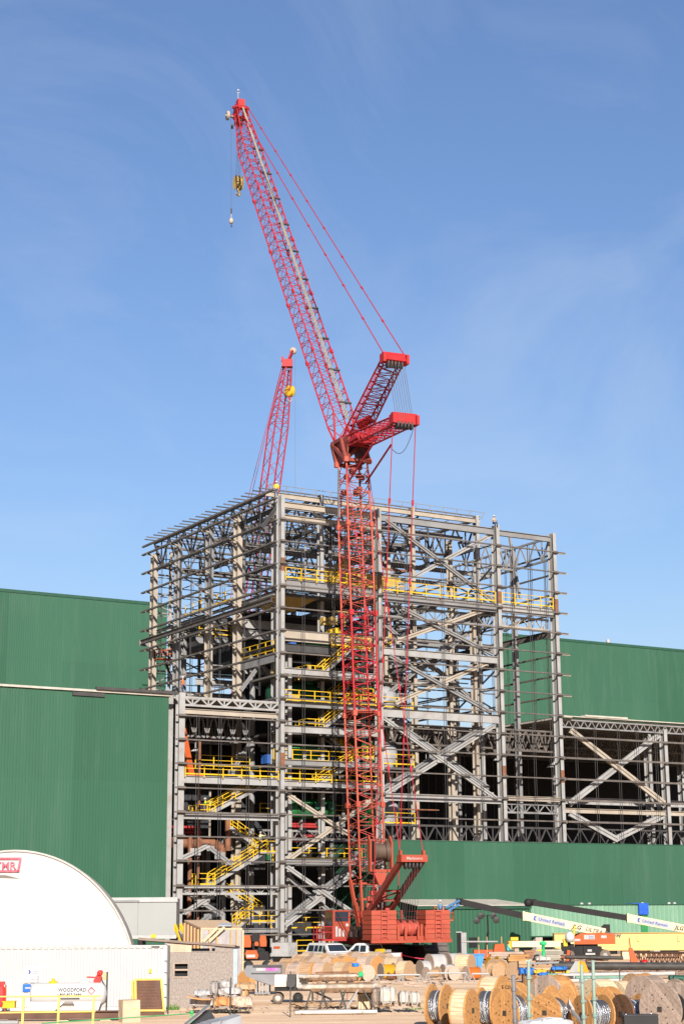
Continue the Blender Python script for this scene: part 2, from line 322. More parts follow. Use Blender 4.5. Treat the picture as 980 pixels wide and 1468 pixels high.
# diagonal bracing: a pair of channels each, set out on the facade plane from sight lines
def brace(a, c, Y, m=LGREY, w=.16, gap=.10, name='brace'):
    p, q = onY(*a, Y), onY(*c, Y); b = MB()
    for s in (-1, 1): b.bar(p, q, .28, w, (0, 0, 1), ou=s*(w+gap)/2)
    b.bar(p, q, .06, gap+.05)
    o = b.build(name, m, T)
    if w > .15:
        for f_, z_ in ((.5, .55), (.06, .4), (.94, .4)): e = p.lerp(q, f_); g = MB(); g.box((e.x-z_, e.y-.03-.004*f_, e.z-z_*.6), (e.x+z_, e.y-.012, e.z+z_*.6)); g.build('gusset_plate', m, o)
    return o
for a, c, Y, m in (((553, 746), (706, 862), .25, GREY), ((549, 851), (703, 767), .6, LGREY),
        ((576, 872), (706, 938), .25, GREY), ((566, 920), (697, 873), .6, BEIGE), ((549, 893), (622, 960), 2.5, GREY), ((600, 962), (675, 905), 2.7, GREY),
        ((558, 940), (704, 1022), .25, GREY), ((566, 1008), (703, 948), .6, BEIGE), ((590, 930), (694, 1017), 3.2, GREY), ((549, 1000), (640, 925), 3.0, GREY),
        ((550, 1030), (712, 1146), .2, LGREY), ((552, 1138), (708, 1040), .5, LGREY), ((549, 1130), (690, 1043), 1.6, GREY), ((562, 1032), (700, 1130), 1.8, GREY),
        ((413, 1140), (499, 1196), .3, BEIGE), ((408, 1236), (535, 1145), .6, BEIGE),
        ((410, 1242), (510, 1312), .25, LGREY), ((408, 1327), (508, 1250), .55, LGREY), ((410, 1255), (500, 1330), 1.5, GREY), ((408, 1318), (500, 1245), 1.8, GREY),
        ((262, 1230), (298, 1212), 1.0, LGREY), ((300, 1215), (330, 1238), 1.0, GREY), ((264, 1309), (315, 1276), 1.2, LGREY), ((265, 1278), (318, 1312), 1.4, GREY),
        ((262, 1344), (300, 1312), 2.0, GREY), ((330, 1110), (362, 1058), 8.0, GREY), ((362, 1058), (398, 1090), 8.0, GREY)
        ):
    brace(a, c, Y, m, name='brace')
for a, c, Y, m in (((345, 990), (374, 950), 6.0, GREY), ((374, 950), (398, 985), 6.0, GREY), ((375, 757), (398, 725), 1.2, DARK), ((448, 735), (490, 775), 3.9, DARK), ((430, 745), (452, 720), 4.2, DARK), ((470, 830), (494, 880), 6, GREY)): brace(a, c, Y, m, .14, .06)
for a, c, x in (((722, 905), (795, 862), XS[3]), ((735, 833), (741, 800), XS[3]), ((730, 770), (745, 858), XS[3])):
    b = MB(); b.bar(onX(*a, x), onX(*c, x), .25, .25); b.build('brace', GREY, T)
# secondary steel: wind columns, ties and bracing that fill the frame
for k in range(9):
    x = 2.9+k*3.9
    if min(abs(x-q) for q in XS) > 1: b = MB(); b.ibar((x, 32.9, 25), (x, 32.9, 46.5), .35, .25, .03, .03, up=(0, 1, 0)); b.build('wind_column', GREY if k % 2 else BEIGE, T)
for y, m in ((10.6, GIRT), (17.5, GREY), (25.6, GIRT)):
    for n in range(0, 9):
        z = Zn(n)+.8+.2*((n*7) % 3); b = MB(); b.bar((.6, y, z), (XS[2 if n < 5 else 3], y, z), .12, .13); b.build('tie_beam', m, T)
for n in range(0, 17):
    z = Zn(n*.5)-.3; b = MB(); b.bar((.5, 33.1, z), (XS[3], 33.1, z), .1, .09); b.build('back_girt', DARK if n % 2 else GREY, T)
for n in range(1, 9):
    z = Zn(n)+.3
    for x in (XS[1], XS[2]): b = MB(); b.bar((x, .9, z), (x, 32.4, z), .11, .11); b.build('tie_beam', DARK if n % 2 else GIRT, T)
for x0, x1 in ((.4, XS[1]), (XS[1], 19.3), (19.3, XS[2]), (XS[2], XS[3])):
    for z in (25.5, 30.5, 35.5, 40.5):
        b = MB(); b.bar((x0, 32.7, z), (x1, 32.7, z+4.8), .14, .14); b.bar((x1, 32.7, z), (x0, 32.7, z+4.8), .14, .14); b.build('back_brace', GREY, T)
for y0, y1 in ((.9, 10.6), (17.5, 25.6)):
    for z in (25.5, 31, 37):
        for x in (XS[1], XS[2]): b = MB(); b.bar((x, y0, z), (x, y1, z+4.6), .14, .14); b.bar((x, y1, z), (x, y0, z+4.6), .14, .14); b.build('cross_brace', DARK, T)
rq = random.Random(21)
for k in range(40):   # pipework, cable trays and small framing hung through the middle storeys
    x, y, z = rq.uniform(1, 24), rq.uniform(2, 12), rq.choice((10.5, 12, 15, 18, 20.5, 23.6, 26.5, 29, 33, 35.5, 39, 41)); l = rq.uniform(2, 6); b = MB()
    if k % 3: b.bar((x, y, z), (min(x+l, 26), y, z), .1+.2*rq.random(), .1+.15*rq.random()); b.build('cable_tray', rq.choice((GREY, LGREY, DARK, RUST)), T)
    else: b.tube((x, y, z), (x, y, z+l*.8), .06+.12*rq.random(), 8); b.tube((x, y, z+l*.8), (min(x+2, 26), y, z+l*.8), .1, 8); b.build('small_pipe', rq.choice((LGREY, RUST, GREY, DARK)), T)
for k in range(26):
    x, z = rq.uniform(1, 11), rq.choice((9.7, 17.3, 19.4, 22.6, 25.4, 28.4, 31.4, 36.9)); b = MB(); w = rq.uniform(.3, 1.2); y = rq.uniform(2.5, 8); b.box((x, y, z), (x+w, y+w, z+rq.uniform(.4, 1.5))); b.box((x+.1, y-.05, z+.1), (x+w*.6, y-.005, z+.35)); b.build('floor_equipment', rq.choice((EQG, EQDG, GREY, LGREY, RUST, EQW, YBEAM, EQB, DARK)), T)
# guard rails
def rail(pts, name='guard_rail', h=1.07, sp=1.9, m=None, toe=True, parent=None):
    b = MB(); m = m or YEL
    for p, q in zip(pts, pts[1:]):
        p, q = V(p), V(q); n = max(1, round((q-p).length/sp))
        for k in range(n+1): a = p.lerp(q, k/n); b.bar(a-V((0, 0, .25)) if toe else a, a+V((0, 0, h)), .085)
        for z, w in ((h, .062), (h*.55, .055)): b.bar(p+V((0, 0, z)), q+V((0, 0, z)), w)
        if toe: b.bar(p+V((0, 0, .08)), q+V((0, 0, .08)), .03, .13)
    return b.build(name, m, parent or T)
for x0, x1, z, y in ((.5, XS[1]-.4, 37.65, .05), (XS[1]+.4, XS[2]-.5, 37.4, .05), (XS[2]+.4, XS[3]-.4, 37.4, .05), (.4, XS[1]-.4, 25.25, .4), (.5, 9, 19.5, 2.5), (.3, XS[1]-.4, 17.4, .1), (-10.4, -.3, 17.5, .1), (-6.5, -.4, 18.9, 6.0),
        (.8, XS[1]-.6, 9.8, 3.2), (.8, XS[1]-.6, 14.3, 6), (6.2, 10.8, 31.2, .7), (XS[1]+.4, 16.4, 25.3, 1.3), (XS[1]+.4, 16.4, 19.4, 1.3), (XS[1]+.4, 16.4, 13.4, 1.3), (XS[1]+.5, 17, 31.6, 9), (1, 7, 3.0, 4), (.6, 4.2, .9, -2.0), (8, 16, 37.5, 10)):
    rail([(x0, y, z), (x1, y, z)])
for y0, y1, z in ((1.2, 10, 30.6), (12, 24, 37.4), (12, 30, 25.3)): rail([(.7, y0, z), (.7, y1, z)])
rail([(1, 21, 34.9), (9, 21, 34.9)]); rail([(1, 28, 25.4), (18, 28, 25.4)])
# stairs
def stair(a, c, Y, wd=1.0):
    p, q = onY(*a, Y), onY(*c, Y); s = MB(); t = MB()
    for y in (0, wd): s.bar(p+V((0, y, 0)), q+V((0, y, 0)), .06, .32)
    st = s.build('stair_flight', LGREY, T); n = max(4, int(abs(q.z-p.z)/.22))
    for k in range(n):
        e = p.lerp(q, (k+.5)/n); t.box((e.x-.14, e.y+.04, e.z-.02), (e.x+.14, e.y+wd-.04, e.z+.03))
    t.build('tread', FL, st); r_ = MB()
    for y in (-.04, wd+.04):
        for k in range(5): e = p.lerp(q, k/4)+V((0, y, 0)); r_.bar(e, e+V((0, 0, 1.15)), .075)
        for h in (.4, .75, 1.12): r_.bar(p+V((0, y, h)), q+V((0, y, h)), .062)
    r_.build('handrail', YEL, st); return st
for a, c, Y in (((462, 968), (506, 928), .75), ((464, 1044), (520, 1000), .75), ((470, 1009), (500, 985), 4.2), ((455, 1126), (520, 1085), .75), ((470, 1055), (505, 1085), 4.2), ((300, 1167), (374, 1128), 1.6), ((330, 1186), (372, 1216), 3.2),
        ((305, 1268), (382, 1220), 1.6), ((330, 1282), (375, 1311), 3.2), ((340, 1330), (362, 1312), 1.6), ((560, 925), (505, 965), 5), ((470, 850), (500, 815), 5)): stair(a, c, Y)
for (u0, u1, v), Y in (((439, 464, 968), .7), ((440, 464, 1045), .7), ((286, 308, 1169), 1.2), ((372, 396, 1221), 1.2), ((286, 308, 1268), 1.2), ((360, 396, 1321), 1.2), ((518, 535, 1001), .7), ((518, 535, 1085), .7), ((506, 530, 929), .7)):
    p, q = onY(u0, v, Y), onY(u1, v, Y); b = MB(); b.box((p.x, Y, p.z-.16), (q.x, Y+2.4, p.z-.04)); b.build('stair_landing', LGREY, T); p.z -= .04; q.z = p.z
    rail([p+V((0, 2.4, 0)), p, q], sp=.9)
# lower hall behind: roof, inner walls, dark wall colour stands in for its shade
b = MB(); b.box((-11, 11.5, 24.7), (XS[3], 59, 25.0)); b.box((-11, 1.5, 24.9), (-.4, 11.4, 25.05)); b.build('hall_roof', ROOFP, T)
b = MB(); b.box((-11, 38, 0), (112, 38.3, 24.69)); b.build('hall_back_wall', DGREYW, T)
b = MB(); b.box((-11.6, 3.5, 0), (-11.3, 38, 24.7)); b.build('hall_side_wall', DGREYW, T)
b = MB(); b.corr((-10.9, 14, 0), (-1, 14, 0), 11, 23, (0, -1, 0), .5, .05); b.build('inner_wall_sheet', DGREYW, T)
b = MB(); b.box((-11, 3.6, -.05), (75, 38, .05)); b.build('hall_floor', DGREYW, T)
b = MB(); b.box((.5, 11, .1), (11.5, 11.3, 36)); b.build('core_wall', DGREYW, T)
# dark upper structures seen through the frame
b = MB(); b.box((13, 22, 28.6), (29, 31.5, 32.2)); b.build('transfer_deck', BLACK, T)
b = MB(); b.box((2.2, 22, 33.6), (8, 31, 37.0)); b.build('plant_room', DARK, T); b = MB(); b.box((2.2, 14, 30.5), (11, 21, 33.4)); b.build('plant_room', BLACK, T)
b = MB()
for k in range(14): b.tube((13.4+k*1.15, 21.8, 27.8), (13.4+k*1.15, 21.8, 33), .05, 4, cap=False)
b.build('hanger_rods', GREY, T)
# hanging lamps in the hall
for x, y, z in ((-7, 5, 20.2), (-1.2, 8, 21.5), (30.5, 6, 20.8), (23, 9, 20)):
    b = MB(); b.lathe((x, y, z), (0, 0, 1), [(.5, 0), (.42, .1), (.12, .35), (.04, .4), (.03, 1.8)], 10); b.build('hall_lamp', EQW, T)
# machines standing on its floors
def machine(name, label, cat, loc, parts):
    t = thing(name, label, cat, loc)
    for nm, m, fn in parts: b = MB(); fn(b); b.build(nm, m, t)
    return t
def tank(x, y, z): return lambda b: b.lathe((0, 0, 0), (1, 0, 0), [(.02, -x/2), (y*.7, -x/2+.05), (y, -x/2+.35), (y, x/2-.35), (y*.7, x/2-.05), (.02, x/2)], 16)
machine('process_vessel', 'long dark green vessel under the third yellow walkway of the frame', 'vessel', (4.6, 5.2, 26.4), (('shell', EQDG, tank(6.5, 1.3, 0)), ('cradle', GREY, lambda b: b.box((-2.2, -1, -1.5), (-1.8, 1, -1.1))), ('cradle', GREY, lambda b: b.box((1.8, -1, -1.5), (2.2, 1, -1.1))), ('manway', EQG, lambda b: b.lathe((1.5, 0, 1.2), (0, 0, 1), [(.01, .5), (.5, .5), (.5, 0)], 10))))
machine('process_vessel', 'bright green vessel beside a blue pump in the middle bay', 'vessel', (4.8, 5.2, 20.6), (('shell', EQG, tank(5.5, 1.05, 0)), ('cradle', GREY, lambda b: b.box((-2, -.9, -1.5), (-1.6, .9, -.9))), ('cradle', GREY, lambda b: b.box((1.6, -.9, -1.5), (2, .9, -.9))), ('pump', EQB, lambda b: (b.box((-4, -.6, -1.3), (-2.8, .6, -.4)), b.tube((-2.9, 0, -.7), (-2, 0, -.7), .2, 8))), ('pipe', EQW, lambda b: b.path([(0, -1.3, -1), (0, -1.3, 0), (2.6, -1.3, .2)], .2, 8))))
machine('process_vessel', 'lowest green vessel with flanged pipes above the crossed braces', 'vessel', (5.4, 5.2, 14.9), (('shell', EQG, tank(7, 1.0, 0)), ('cradle', GREY, lambda b: b.box((-2.2, -.9, -1.2), (-1.8, .9, -.8))), ('cradle', GREY, lambda b: b.box((1.8, -.9, -1.2), (2.2, .9, -.8))), ('nozzle', EQDG, lambda b: [b.tube((s, -.9, .2), (s, -1.5, .2), .35, 10) for s in (-2.4, -.8, .8, 2.4)])))
machine('drive_unit', 'green and yellow drive unit with a round yellow flange on an upper deck', 'machine', (6.2, 1.9, 31.1), (('motor', EQG, lambda b: (b.box((-2.4, -.5, 0), (-.9, .5, .9)), b.box((-.8, -.5, 0), (.2, .5, 1.4)), b.box((1.4, -.5, 0), (2.2, .5, 1.3)))), ('flange', YEL, lambda b: b.lathe((.8, -.6, .6), (0, 1, 0), [(.18, 0), (.62, 0), (.62, .3), (.18, .3), (.18, 0)], 18)), ('guard', YEL, lambda b: b.prism([(.1, -.4, 1.5), (1.6, -.4, 1.6), (1.4, -.4, 2.2), (.5, -.4, 2.0)], (0, .8, 0)))))
for i, (x, z, l) in enumerate(((14.0, 25.0, 'pale cone topped hopper between green panels, highest beside the crane mast'), (14.0, 19.2, 'pale hopper between green panels just above the yellow railing mid height'), (14.0, 13.3, 'pale hopper between green panels, lowest of the column'))):
    machine('feed_hopper', l, 'hopper', (x, 4, z), (('bin', mat('hopper_pale', (.30, .30, .31), .5, var=.15), lambda b: b.lathe((.6, 0, 0), (0, 0, 1), [(.9, 0), (1.25, .9), (1.25, 2.1), (.5, 2.8), (.02, 2.85)], 14)), ('side_panel', EQG, lambda b: b.box((-1.7, -1, 0), (-.9, 1, 2.6)))))
t = thing('overhead_crane', 'yellow overhead crane girders under the roof steel', 'crane', (6, 8, 38.6))
for y in (-2, 2): b = MB(); b.ibar((1.5, y, 1.0), (12, y, 1.0), 1.1, .5, .08, .3); b.build('girder', YBEAM, t)
b = MB(); b.box((4, -2.2, 1.7), (7, 2.2, 2.2)); b.tube((5, -1.5, 2.4), (5, 1.5, 2.4), .4, 12); b.build('trolley', YBEAM, t)
for x in (1.2, 11.5): b = MB(); b.box((x, -2.6, .1), (x+.7, 2.6, .9)); b.build('end_truck', GREY, t)
t = thing('discharge_chute', 'golden yellow discharge chute below the crane walkway', 'chute', (2.4, 5, 35.0))
b = MB(); b.hexa([(-.6, -1, 0), (1.2, -1, 0.0), (1.2, 1, 0), (-.6, 1, 0), (-2, -2.5, 1.2), (3.2, -2.5, 1.3), (3.2, 2.5, 1.3), (-2, 2.5, 1.2)]); b.build('chute_body', YBEAM, t)
b = MB(); b.box((-2.1, -2.6, 1.2), (3.3, 2.6, 1.35)); b.build('flange_rim', GREY, t)
t = thing('valve_skid', 'yellow valve skid with a small pipe rack on an upper level', 'machine', (6.6, 1.7, 33.4))
b = MB(); b.box((-1.0, -.4, 0), (-.75, .4, .8)); b.box((-.1, -.5, .1), (.6, .5, .9)); b.build('valve_box', YBEAM, t); b = MB(); [b.tube((x, -.3, 0), (x, -.3, 1.6), .1, 6) for x in (.3, 1.3, 1.6)]; b.tube((.2, -.3, 1.5), (2.0, -.3, 1.5), .1, 6); b.build('pipe', YBEAM, t)
for x, z, y, l, m in ((5.3, 11.4, 5.5, 'dark red machine frame behind the upper crossed brace', EQR), (5.2, 12.8, 5.5, 'dark red machine top cover level with a lattice floor truss', EQR), (-8.6, 12.0, 5, 'red pipe manifold at the left bay above a brown duct', EQR)):
    machine('pipe_manifold', l, 'machine', (x, y, z), (('header', m, lambda b: [b.tube((-2.4, k*.4, .3+.25*k), (2.4, k*.4, .3+.25*k), .16, 8) for k in range(3)]), ('bracket', GREY, lambda b: b.box((-2.08, -.3, -.3), (-1.92, 1, 1))), ('bracket', GREY, lambda b: b.box((-.08, -.3, -.3), (.08, 1, 1))), ('bracket', GREY, lambda b: b.box((1.92, -.3, -.3), (2.08, 1, 1)))))
t = thing('brown_duct', 'horizontal brown duct with an elbow in the lower left bay', 'duct', (-7.0, 4, 11.2))
b = MB(); b.tube((-3, 0, 0), (1.6, 0, 0), .55, 14); b.tube((1.6, 0, 0), (2.4, 0, -.5), .55, 14); b.tube((2.4, 0, -.4), (2.4, 0, -1.8), .55, 14); b.build('duct', RUST, t); b = MB(); b.lathe((0, 0, 0), (1, 0, 0), [(.56, -.1), (.68, -.1), (.68, .1), (.56, .1)], 14); b.build('flange', RUST, t)
for k, (x, y, z0, z1, r, m) in enumerate(((-7.4, 3.2, 3, 21, .16, RUST), (-8.2, 3.4, 3, 12, .22, RUST), (-4.0, 3.6, 10.5, 13.5, .3, RUST), (.9, 8, 3, 31, .3, GREY), (-2.5, 7.5, 2, 12, .25, GREY))):
    b = MB(); b.tube((x, y, z0), (x, y, z1), r, 12); o = b.build('riser_pipe', m); o.location = (0, 0, 0); tag(o, ['thin rusty riser pipe standing left inside the left bay', 'shorter rusty riser pipe beside the thin one in the left bay', 'short thick brown riser near the stairs', 'tall grey riser pipe standing inside behind the corner column', 'grey vertical pipe behind the lowest stairs'][k], 'pipe')
t = thing('boom_lift', 'orange boom lift arm raised inside the left bay beside the corner column', 'boom lift', (-8.6, 3.0, 17))
b = MB(); p, q = V((.2, 0, .7)), V((-.9, 0, 5.4)); b.bar(p, q, .5, .6); b.bar(q, V((-1.3, 0, 8)), .35, .4); b.build('boom', mat('lift_orange', (0.42, 0.075, 0.009), .45), t)
b = MB(); b.box((-.5, -.8, .1), (1.3, .8, .8)); b.build('base', mat('lift_orange', (0, 0, 0)), t)
b = MB(); [b.tube((x, y, .25), (x, y+.25, .25), .25, 10) for x in (-.3, 1.1) for y in (-.95, .7)]; b.build('wheel', DARK, t)
t = thing('lift_basket', 'orange lift basket high by the far left column', 'basket', onY(235, 946, 30)); b = MB(); b.box((-.9, -.6, 0), (.9, .6, .12)); b.build('floor', MATS['lift_orange'], t); rail([(-.9, -.6, .1), (.9, -.6, .1), (.9, .6, .1), (-.9, .6, .1), (-.9, -.6, .1)], 'basket_rail', 1.1, .9, MATS['lift_orange'], False, t); b = MB(); b.bar((.3, .4, -.1), (1.6, .8, -2.4), .2, .25); b.build('arm', DARK, t)
# ------------------------------------------------------------------ ground
def ground_mat():
    m = bpy.data.materials.new('sandy_ground'); m.use_nodes = True; n, l = m.node_tree.nodes, m.node_tree.links; b = n['Principled BSDF']; b.inputs['Roughness'].default_value = .95; b.inputs['Specular IOR Level'].default_value = .1
    t = n.new('ShaderNodeNewGeometry')
    def nz_(s, d=6, st=(1, 1, 1)):
        p = n.new('ShaderNodeMapping'); p.vector_type = 'TEXTURE'; p.inputs['Scale'].default_value = tuple(1/x for x in st); p.inputs['Rotation'].default_value = (0, 0, -YAW); l.new(t.outputs['Position'], p.inputs[0]); a = n.new('ShaderNodeTexNoise'); a.inputs['Scale'].default_value = s; a.inputs['Detail'].default_value = d; a.inputs['Roughness'].default_value = .65; l.new(p.outputs[0], a.inputs['Vector']); return a.outputs[0]
    r = n.new('ShaderNodeValToRGB'); e = r.color_ramp.elements; e[0].position = .32; e[0].color = (.40, .245, .135, 1); e[1].position = .66; e[1].color = (.66, .51, .37, 1); l.new(nz_(.2, 8, (.12, 1.3, 1)), r.inputs[0])
    r2 = n.new('ShaderNodeValToRGB'); e = r2.color_ramp.elements; e[0].position = .35; e[0].color = (.80, .79, .77, 1); e[1].position = .7; e[1].color = (1.1, 1.08, 1.05, 1); l.new(nz_(1.2, 9, (.35, 1.5, 1)), r2.inputs[0])
    x = n.new('ShaderNodeMix'); x.data_type = 'RGBA'; x.blend_type = 'MULTIPLY'; x.inputs[0].default_value = 1; l.new(r.outputs[0], x.inputs[6]); l.new(r2.outputs[0], x.inputs[7]); l.new(x.outputs[2], b.inputs['Base Color'])
    k = n.new('ShaderNodeBump'); k.inputs['Strength'].default_value = .6; k.inputs['Distance'].default_value = .06; l.new(nz_(5, 8), k.inputs['Height']); l.new(k.outputs[0], b.inputs['Normal']); return m
GM = ground_mat(); b = MB(); S_ = 3000; b.add([(-S_, -S_, 0), (S_, -S_, 0), (S_, S_, 0), (-S_, S_, 0)], [(0, 1, 2, 3)]); tag(b.build('ground', GM), kind='structure')
# ------------------------------------------------------------------ green clad buildings
def clad_part(t, segs, y, z0, z1, ms, out=(0, -1, 0), trim=True):
    q = random.Random(int(z1*10)); laps = [z0]+[z0+k*8.4 for k in range(1, 9) if z0+k*8.4 < z1-2]+[z1]
    for i, (a, c) in enumerate(segs):
        n = max(1, round((c-a)/7.3)); tone = q.choice((.97, 1, 1.03))
        for j in range(n):
            for k in range(len(laps)-1):
                b = MB(); b.corr((a+(c-a)*j/n, y-.004*(j % 2)-.006*k, 0), (a+(c-a)*(j+1)/n, y-.004*(j % 2)-.006*k, 0), laps[k]-(.12 if k else 0), laps[k+1], out); b.build('cladding_panel', shade(ms[i % len(ms)], tone*q.choice((.97, 1, 1, 1.03))), t)
    if trim:
        b = MB(); b.box((segs[0][0], y-.12, z1-.35), (segs[-1][1], y+.05, z1+.05)); b.build('eaves_flashing', TRIMG, t)
xe = onY(240, 863, 60).x; ZW = onY(110, 854, 60).z; ZW2 = onY(890, 923.5, 60).z
t = thing('green_warehouse', 'tall green clad warehouse with a blank wall, far left behind the frame', 'warehouse', (0, 0, 0))
clad_part(t, [(-95, -50), (-50, onY(12, 900, 60).x), (onY(12, 900, 60).x, xe)], 60, 20, ZW, [CLAD, CLAD, CLADL])
b = MB(); b.box((-95, 60.3, 0), (xe, 130, ZW-.2)); b.build('warehouse_body', TRIMG, t)
t = thing('green_warehouse', 'tall green clad warehouse with a blank wall, right behind the steel frame', 'warehouse')
xl = onY(719, 950, 60).x; xm = onY(870, 950, 60).x; xn = onY(940, 950, 60).x
clad_part(t, [(xl, xm), (xm, xn), (xn, 190)], 60, 20, ZW2, [CLADL, CLADL, CLAD])
b = MB(); b.box((xl+38, 60.3, 0), (190, 100, ZW2-.2)); b.build('warehouse_body', TRIMG, t)
b = MB(); p = onY(871, 921, 60); b.lathe((p.x, 60, ZW2), (0, 0, 1), [(.3, 0), (.35, .3), (.2, .6), (.02, .65)], 8); b.build('roof_vent', EQW, t)
t = thing('low_green_building', 'lower green clad wall building left of the steel frame', 'building')
xs = onY(103, 1100, 0).x; xr = onY(241, 1000, 0).x
clad_part(t, [(-75, -34), (-34, xs), (xs, xr)], -.2, 0, 24.75, [CLADL, CLADL, CLAD], trim=False)
b = MB(); b.box((-75, 0, 0), (xr, 59.5, 24.6)); b.build('building_body', TRIMG, t)
b = MB(); b.box((-75, -.45, 24.78), (xr+.25, 59.6, 24.98)); b.build('roof_edge', ROOFP, t)
b = MB(); p, q = onY(104, 990, -.3), onY(150, 992, -.3); b.box((p.x, -.4, 24.35), (q.x, -.26, 24.7)); b.box((-20, -.7, 24.99), (-11.6, -.3, 25.25)); b.build('eaves_flashing', DARK, t)
# cladding already fixed on the right of the frame
t = thing('clad_wall', 'green ribbed wall cladding along the foot of the frame, right of the crane', 'wall', (0, 0, 0))
x0 = onY(557, 1210, -.6).x; xa = onY(735, 1240, -.6).x
clad_part(t, [(x0, onY(665, 1240, -.6).x), (onY(665, 1240, -.6).x, xa), (xa, onY(890, 1240, -.6).x), (onY(890, 1240, -.6).x, 90)], -.6, 0, 11.55, [CLAD, CLADL, CLAD, CLADL], trim=False)
b = MB(); b.box((x0, -.62, 11.56), (90, -.35, 11.66)); b.build('top_flashing', TRIMG, t)
b = MB(); b.corr((x0, 14, 0), (x0, -.6, 0), 0, 11.5, (-1, 0, 0)); b.build('return_panel', CLAD, t)
# open right hand bay under its own roof
A = thing('open_bay_frame', 'low open steel bay with crossed bracing right of the tall frame', 'building')
def abar(kind, p, q, dep, w, m):
    b = MB(); b.ibar(p, q, dep, w, .05, .04); return b.build(kind, m, A)
XC = onY(957, 1130, 0).x
for x, y in ((XC, .45), (XC+15.5, .45), (XC+31, .45), (XC-.9, 2.2), (XC+10, 9), (XC-8, 10)):
    b = MB(); b.ibar((x, y, 0), (x, y, 24.6), .9, .45, .06, .05, up=(0, 1, 0)); c = b.build('column', LGREY, A)
for n in range(10, 15):
    b = MB(); b.bar((XS[3]+.3, YG, Zn(n)), (XC+32, YG, Zn(n)), .22, .2); b.build('girt', GIRT, A)
for t_ in (.12, .3, .52, .7, .88):
    for k in (0, 1):
        x = XS[3]+(XC-XS[3])*t_+k*15.5; b = MB(); [b.tube((x+d_, YG-.02, 11.6), (x+d_, YG-.02, 24.5), .028, 4, cap=False) for d_ in (-.14, .14)]; b.build('sag_rod', DARK, A)
b = MB(); p, q = V((XS[3]+.3, .3, 25.0)), V((XC+32, .3, 25.0)); d = V((0, 0, -.8)); b.bar(p, q, .2, .16); b.bar(p+d, q+d, .2, .16)
for k in range(44): a, c = p.lerp(q, k/44), p.lerp(q, (k+1)/44); mth = a.lerp(c, .5); b.bar(a, mth+d, .09); b.bar(mth+d, c, .09)
b.build('roof_joist', GREY, A)
for y in (6, 12, 20):
    b = MB(); p, q = V((XS[3]+.3, y, 24.6)), V((XC+32, y, 24.6)); d = V((0, 0, -2.0)); b.bar(p, q, .2, .16); b.bar(p+d, q+d, .2, .16)
    for k in range(26): a, c = p.lerp(q, k/26), p.lerp(q, (k+1)/26); mth = a.lerp(c, .5); b.bar(a, mth+d, .11); b.bar(mth+d, c, .11)
    b.build('roof_truss', GIRT, A)
b = MB(); b.box((XS[3]+.05, 1.0, 25.12), (XC+40, 59.5, 25.3)); b.build('roof', ROOFP, A)
b = MB(); b.box((XS[3]+.2, -.2, 25.32), (XC+33, .9, 25.42)); b.box((38, -.3, 25.43), (44, .5, 25.62)); b.build('roof_edge', ROOFP, A)
def apair(a, c, Y, m=LGREY, w=.26, gap=.12):
    p, q = onY(*a, Y), onY(*c, Y); b = MB()
    for s in (-1, 1): b.bar(p, q, .3, w, (0, 0, 1), ou=s*(w+gap)/2)
    b.bar(p, q, .06, gap+.05); b.build('brace', m, A)
apair((817, 1047), (951, 1152), .3, BEIGE); apair((815, 1153), (944, 1053), .6); apair((816, 1166), (884, 1204), .3); apair((950, 1169), (877, 1205), .5); apair((818, 1176), (880, 1206), 1.2, GREY, .15, .1)
z = onY(880, 1147, .4).z; abar('beam', (XS[3]+.3, 3.2, z), (XC+31, 3.2, z), .75, .35, LGREY)
z = onY(880, 1164, .4).z; abar('beam', (XS[3]+.3, .35, z), (XC-.3, .35, z), .5, .35, BEIGE); abar('beam', (XC+.3, .35, z), (XC+15, .35, z), .5, .35, BEIGE)
b = MB(); p, q = V((XS[3]+.3, .5, 13.2)), V((XC+31, .5, 13.2)); d = V((0, 0, -1.6)); b.bar(p, q, .2, .16); b.bar(p+d, q+d, .2, .16)
for k in range(20): a, c = p.lerp(q, k/20), p.lerp(q, (k+1)/20); mth = a.lerp(c, .5); b.bar(a, mth+d, .11); b.bar(mth+d, c, .11)
b.build('girt_truss', DARK, A)
b = MB(); b.box((XC+50, 1, 0), (XC+50.3, 38, 25)); b.build('end_wall', DGREYW, A)
b = MB()
for k in range(16): b.tube((36+k*1.1, 30, 0), (36+k*1.1, 30, 24), .05, 4, cap=False)
b.build('inner_rods', GREY, A)
for x, y in ((30.4+8, 6), (40, 9)):
    b = MB(); b.lathe((x, y, 20.6), (0, 0, 1), [(.5, 0), (.42, .1), (.12, .35), (.04, .4), (.03, 1.8)], 10); b.build('hall_lamp', EQW, A)
# green lean-to shed and the pale green enclosure beside it
YS_ = -4.5
x1, x2 = onY(600, 1330, YS_).x, onY(759, 1330, YS_).x; ze = onY(700, 1299, YS_).z
t = thing('green_shed', 'green lean-to shed with a pale roof and open white door behind the lift boom', 'shed', (x1, YS_, 0))
def sh(fn, nm, m): b = MB(); fn(b); return b.build(nm, m, t, off=(x1, YS_, 0))
sh(lambda b: (b.corr((x1, YS_, 0), (x2, YS_, 0), 0, ze-.25, (0, -1, 0), .46, .04), b.corr((x2, YS_, 0), (x2, -.7, 0), 0, ze-.2, (1, 0, 0), .46, .04)), 'wall', CLAD)
sh(lambda b: (b.box((x1-.2, YS_-.2, ze-.27), (x2+.15, YS_-.03, ze+.02)), b.box((x2-.02, YS_-.08, 0), (x2+.1, YS_-.05, ze-.28))), 'eaves_flashing', TRIMG)
xb = onY(710, 1292, -.8).x; zb = onY(650, 1290.5, -.8).z
sh(lambda b: b.prism([(x1-.3, YS_-.3, ze+.03), (x2+.2, YS_-.3, ze+.03), (xb, -.75, zb), (x1-.3, -.75, zb)], (0, 0, .1)), 'roof', ROOFP)
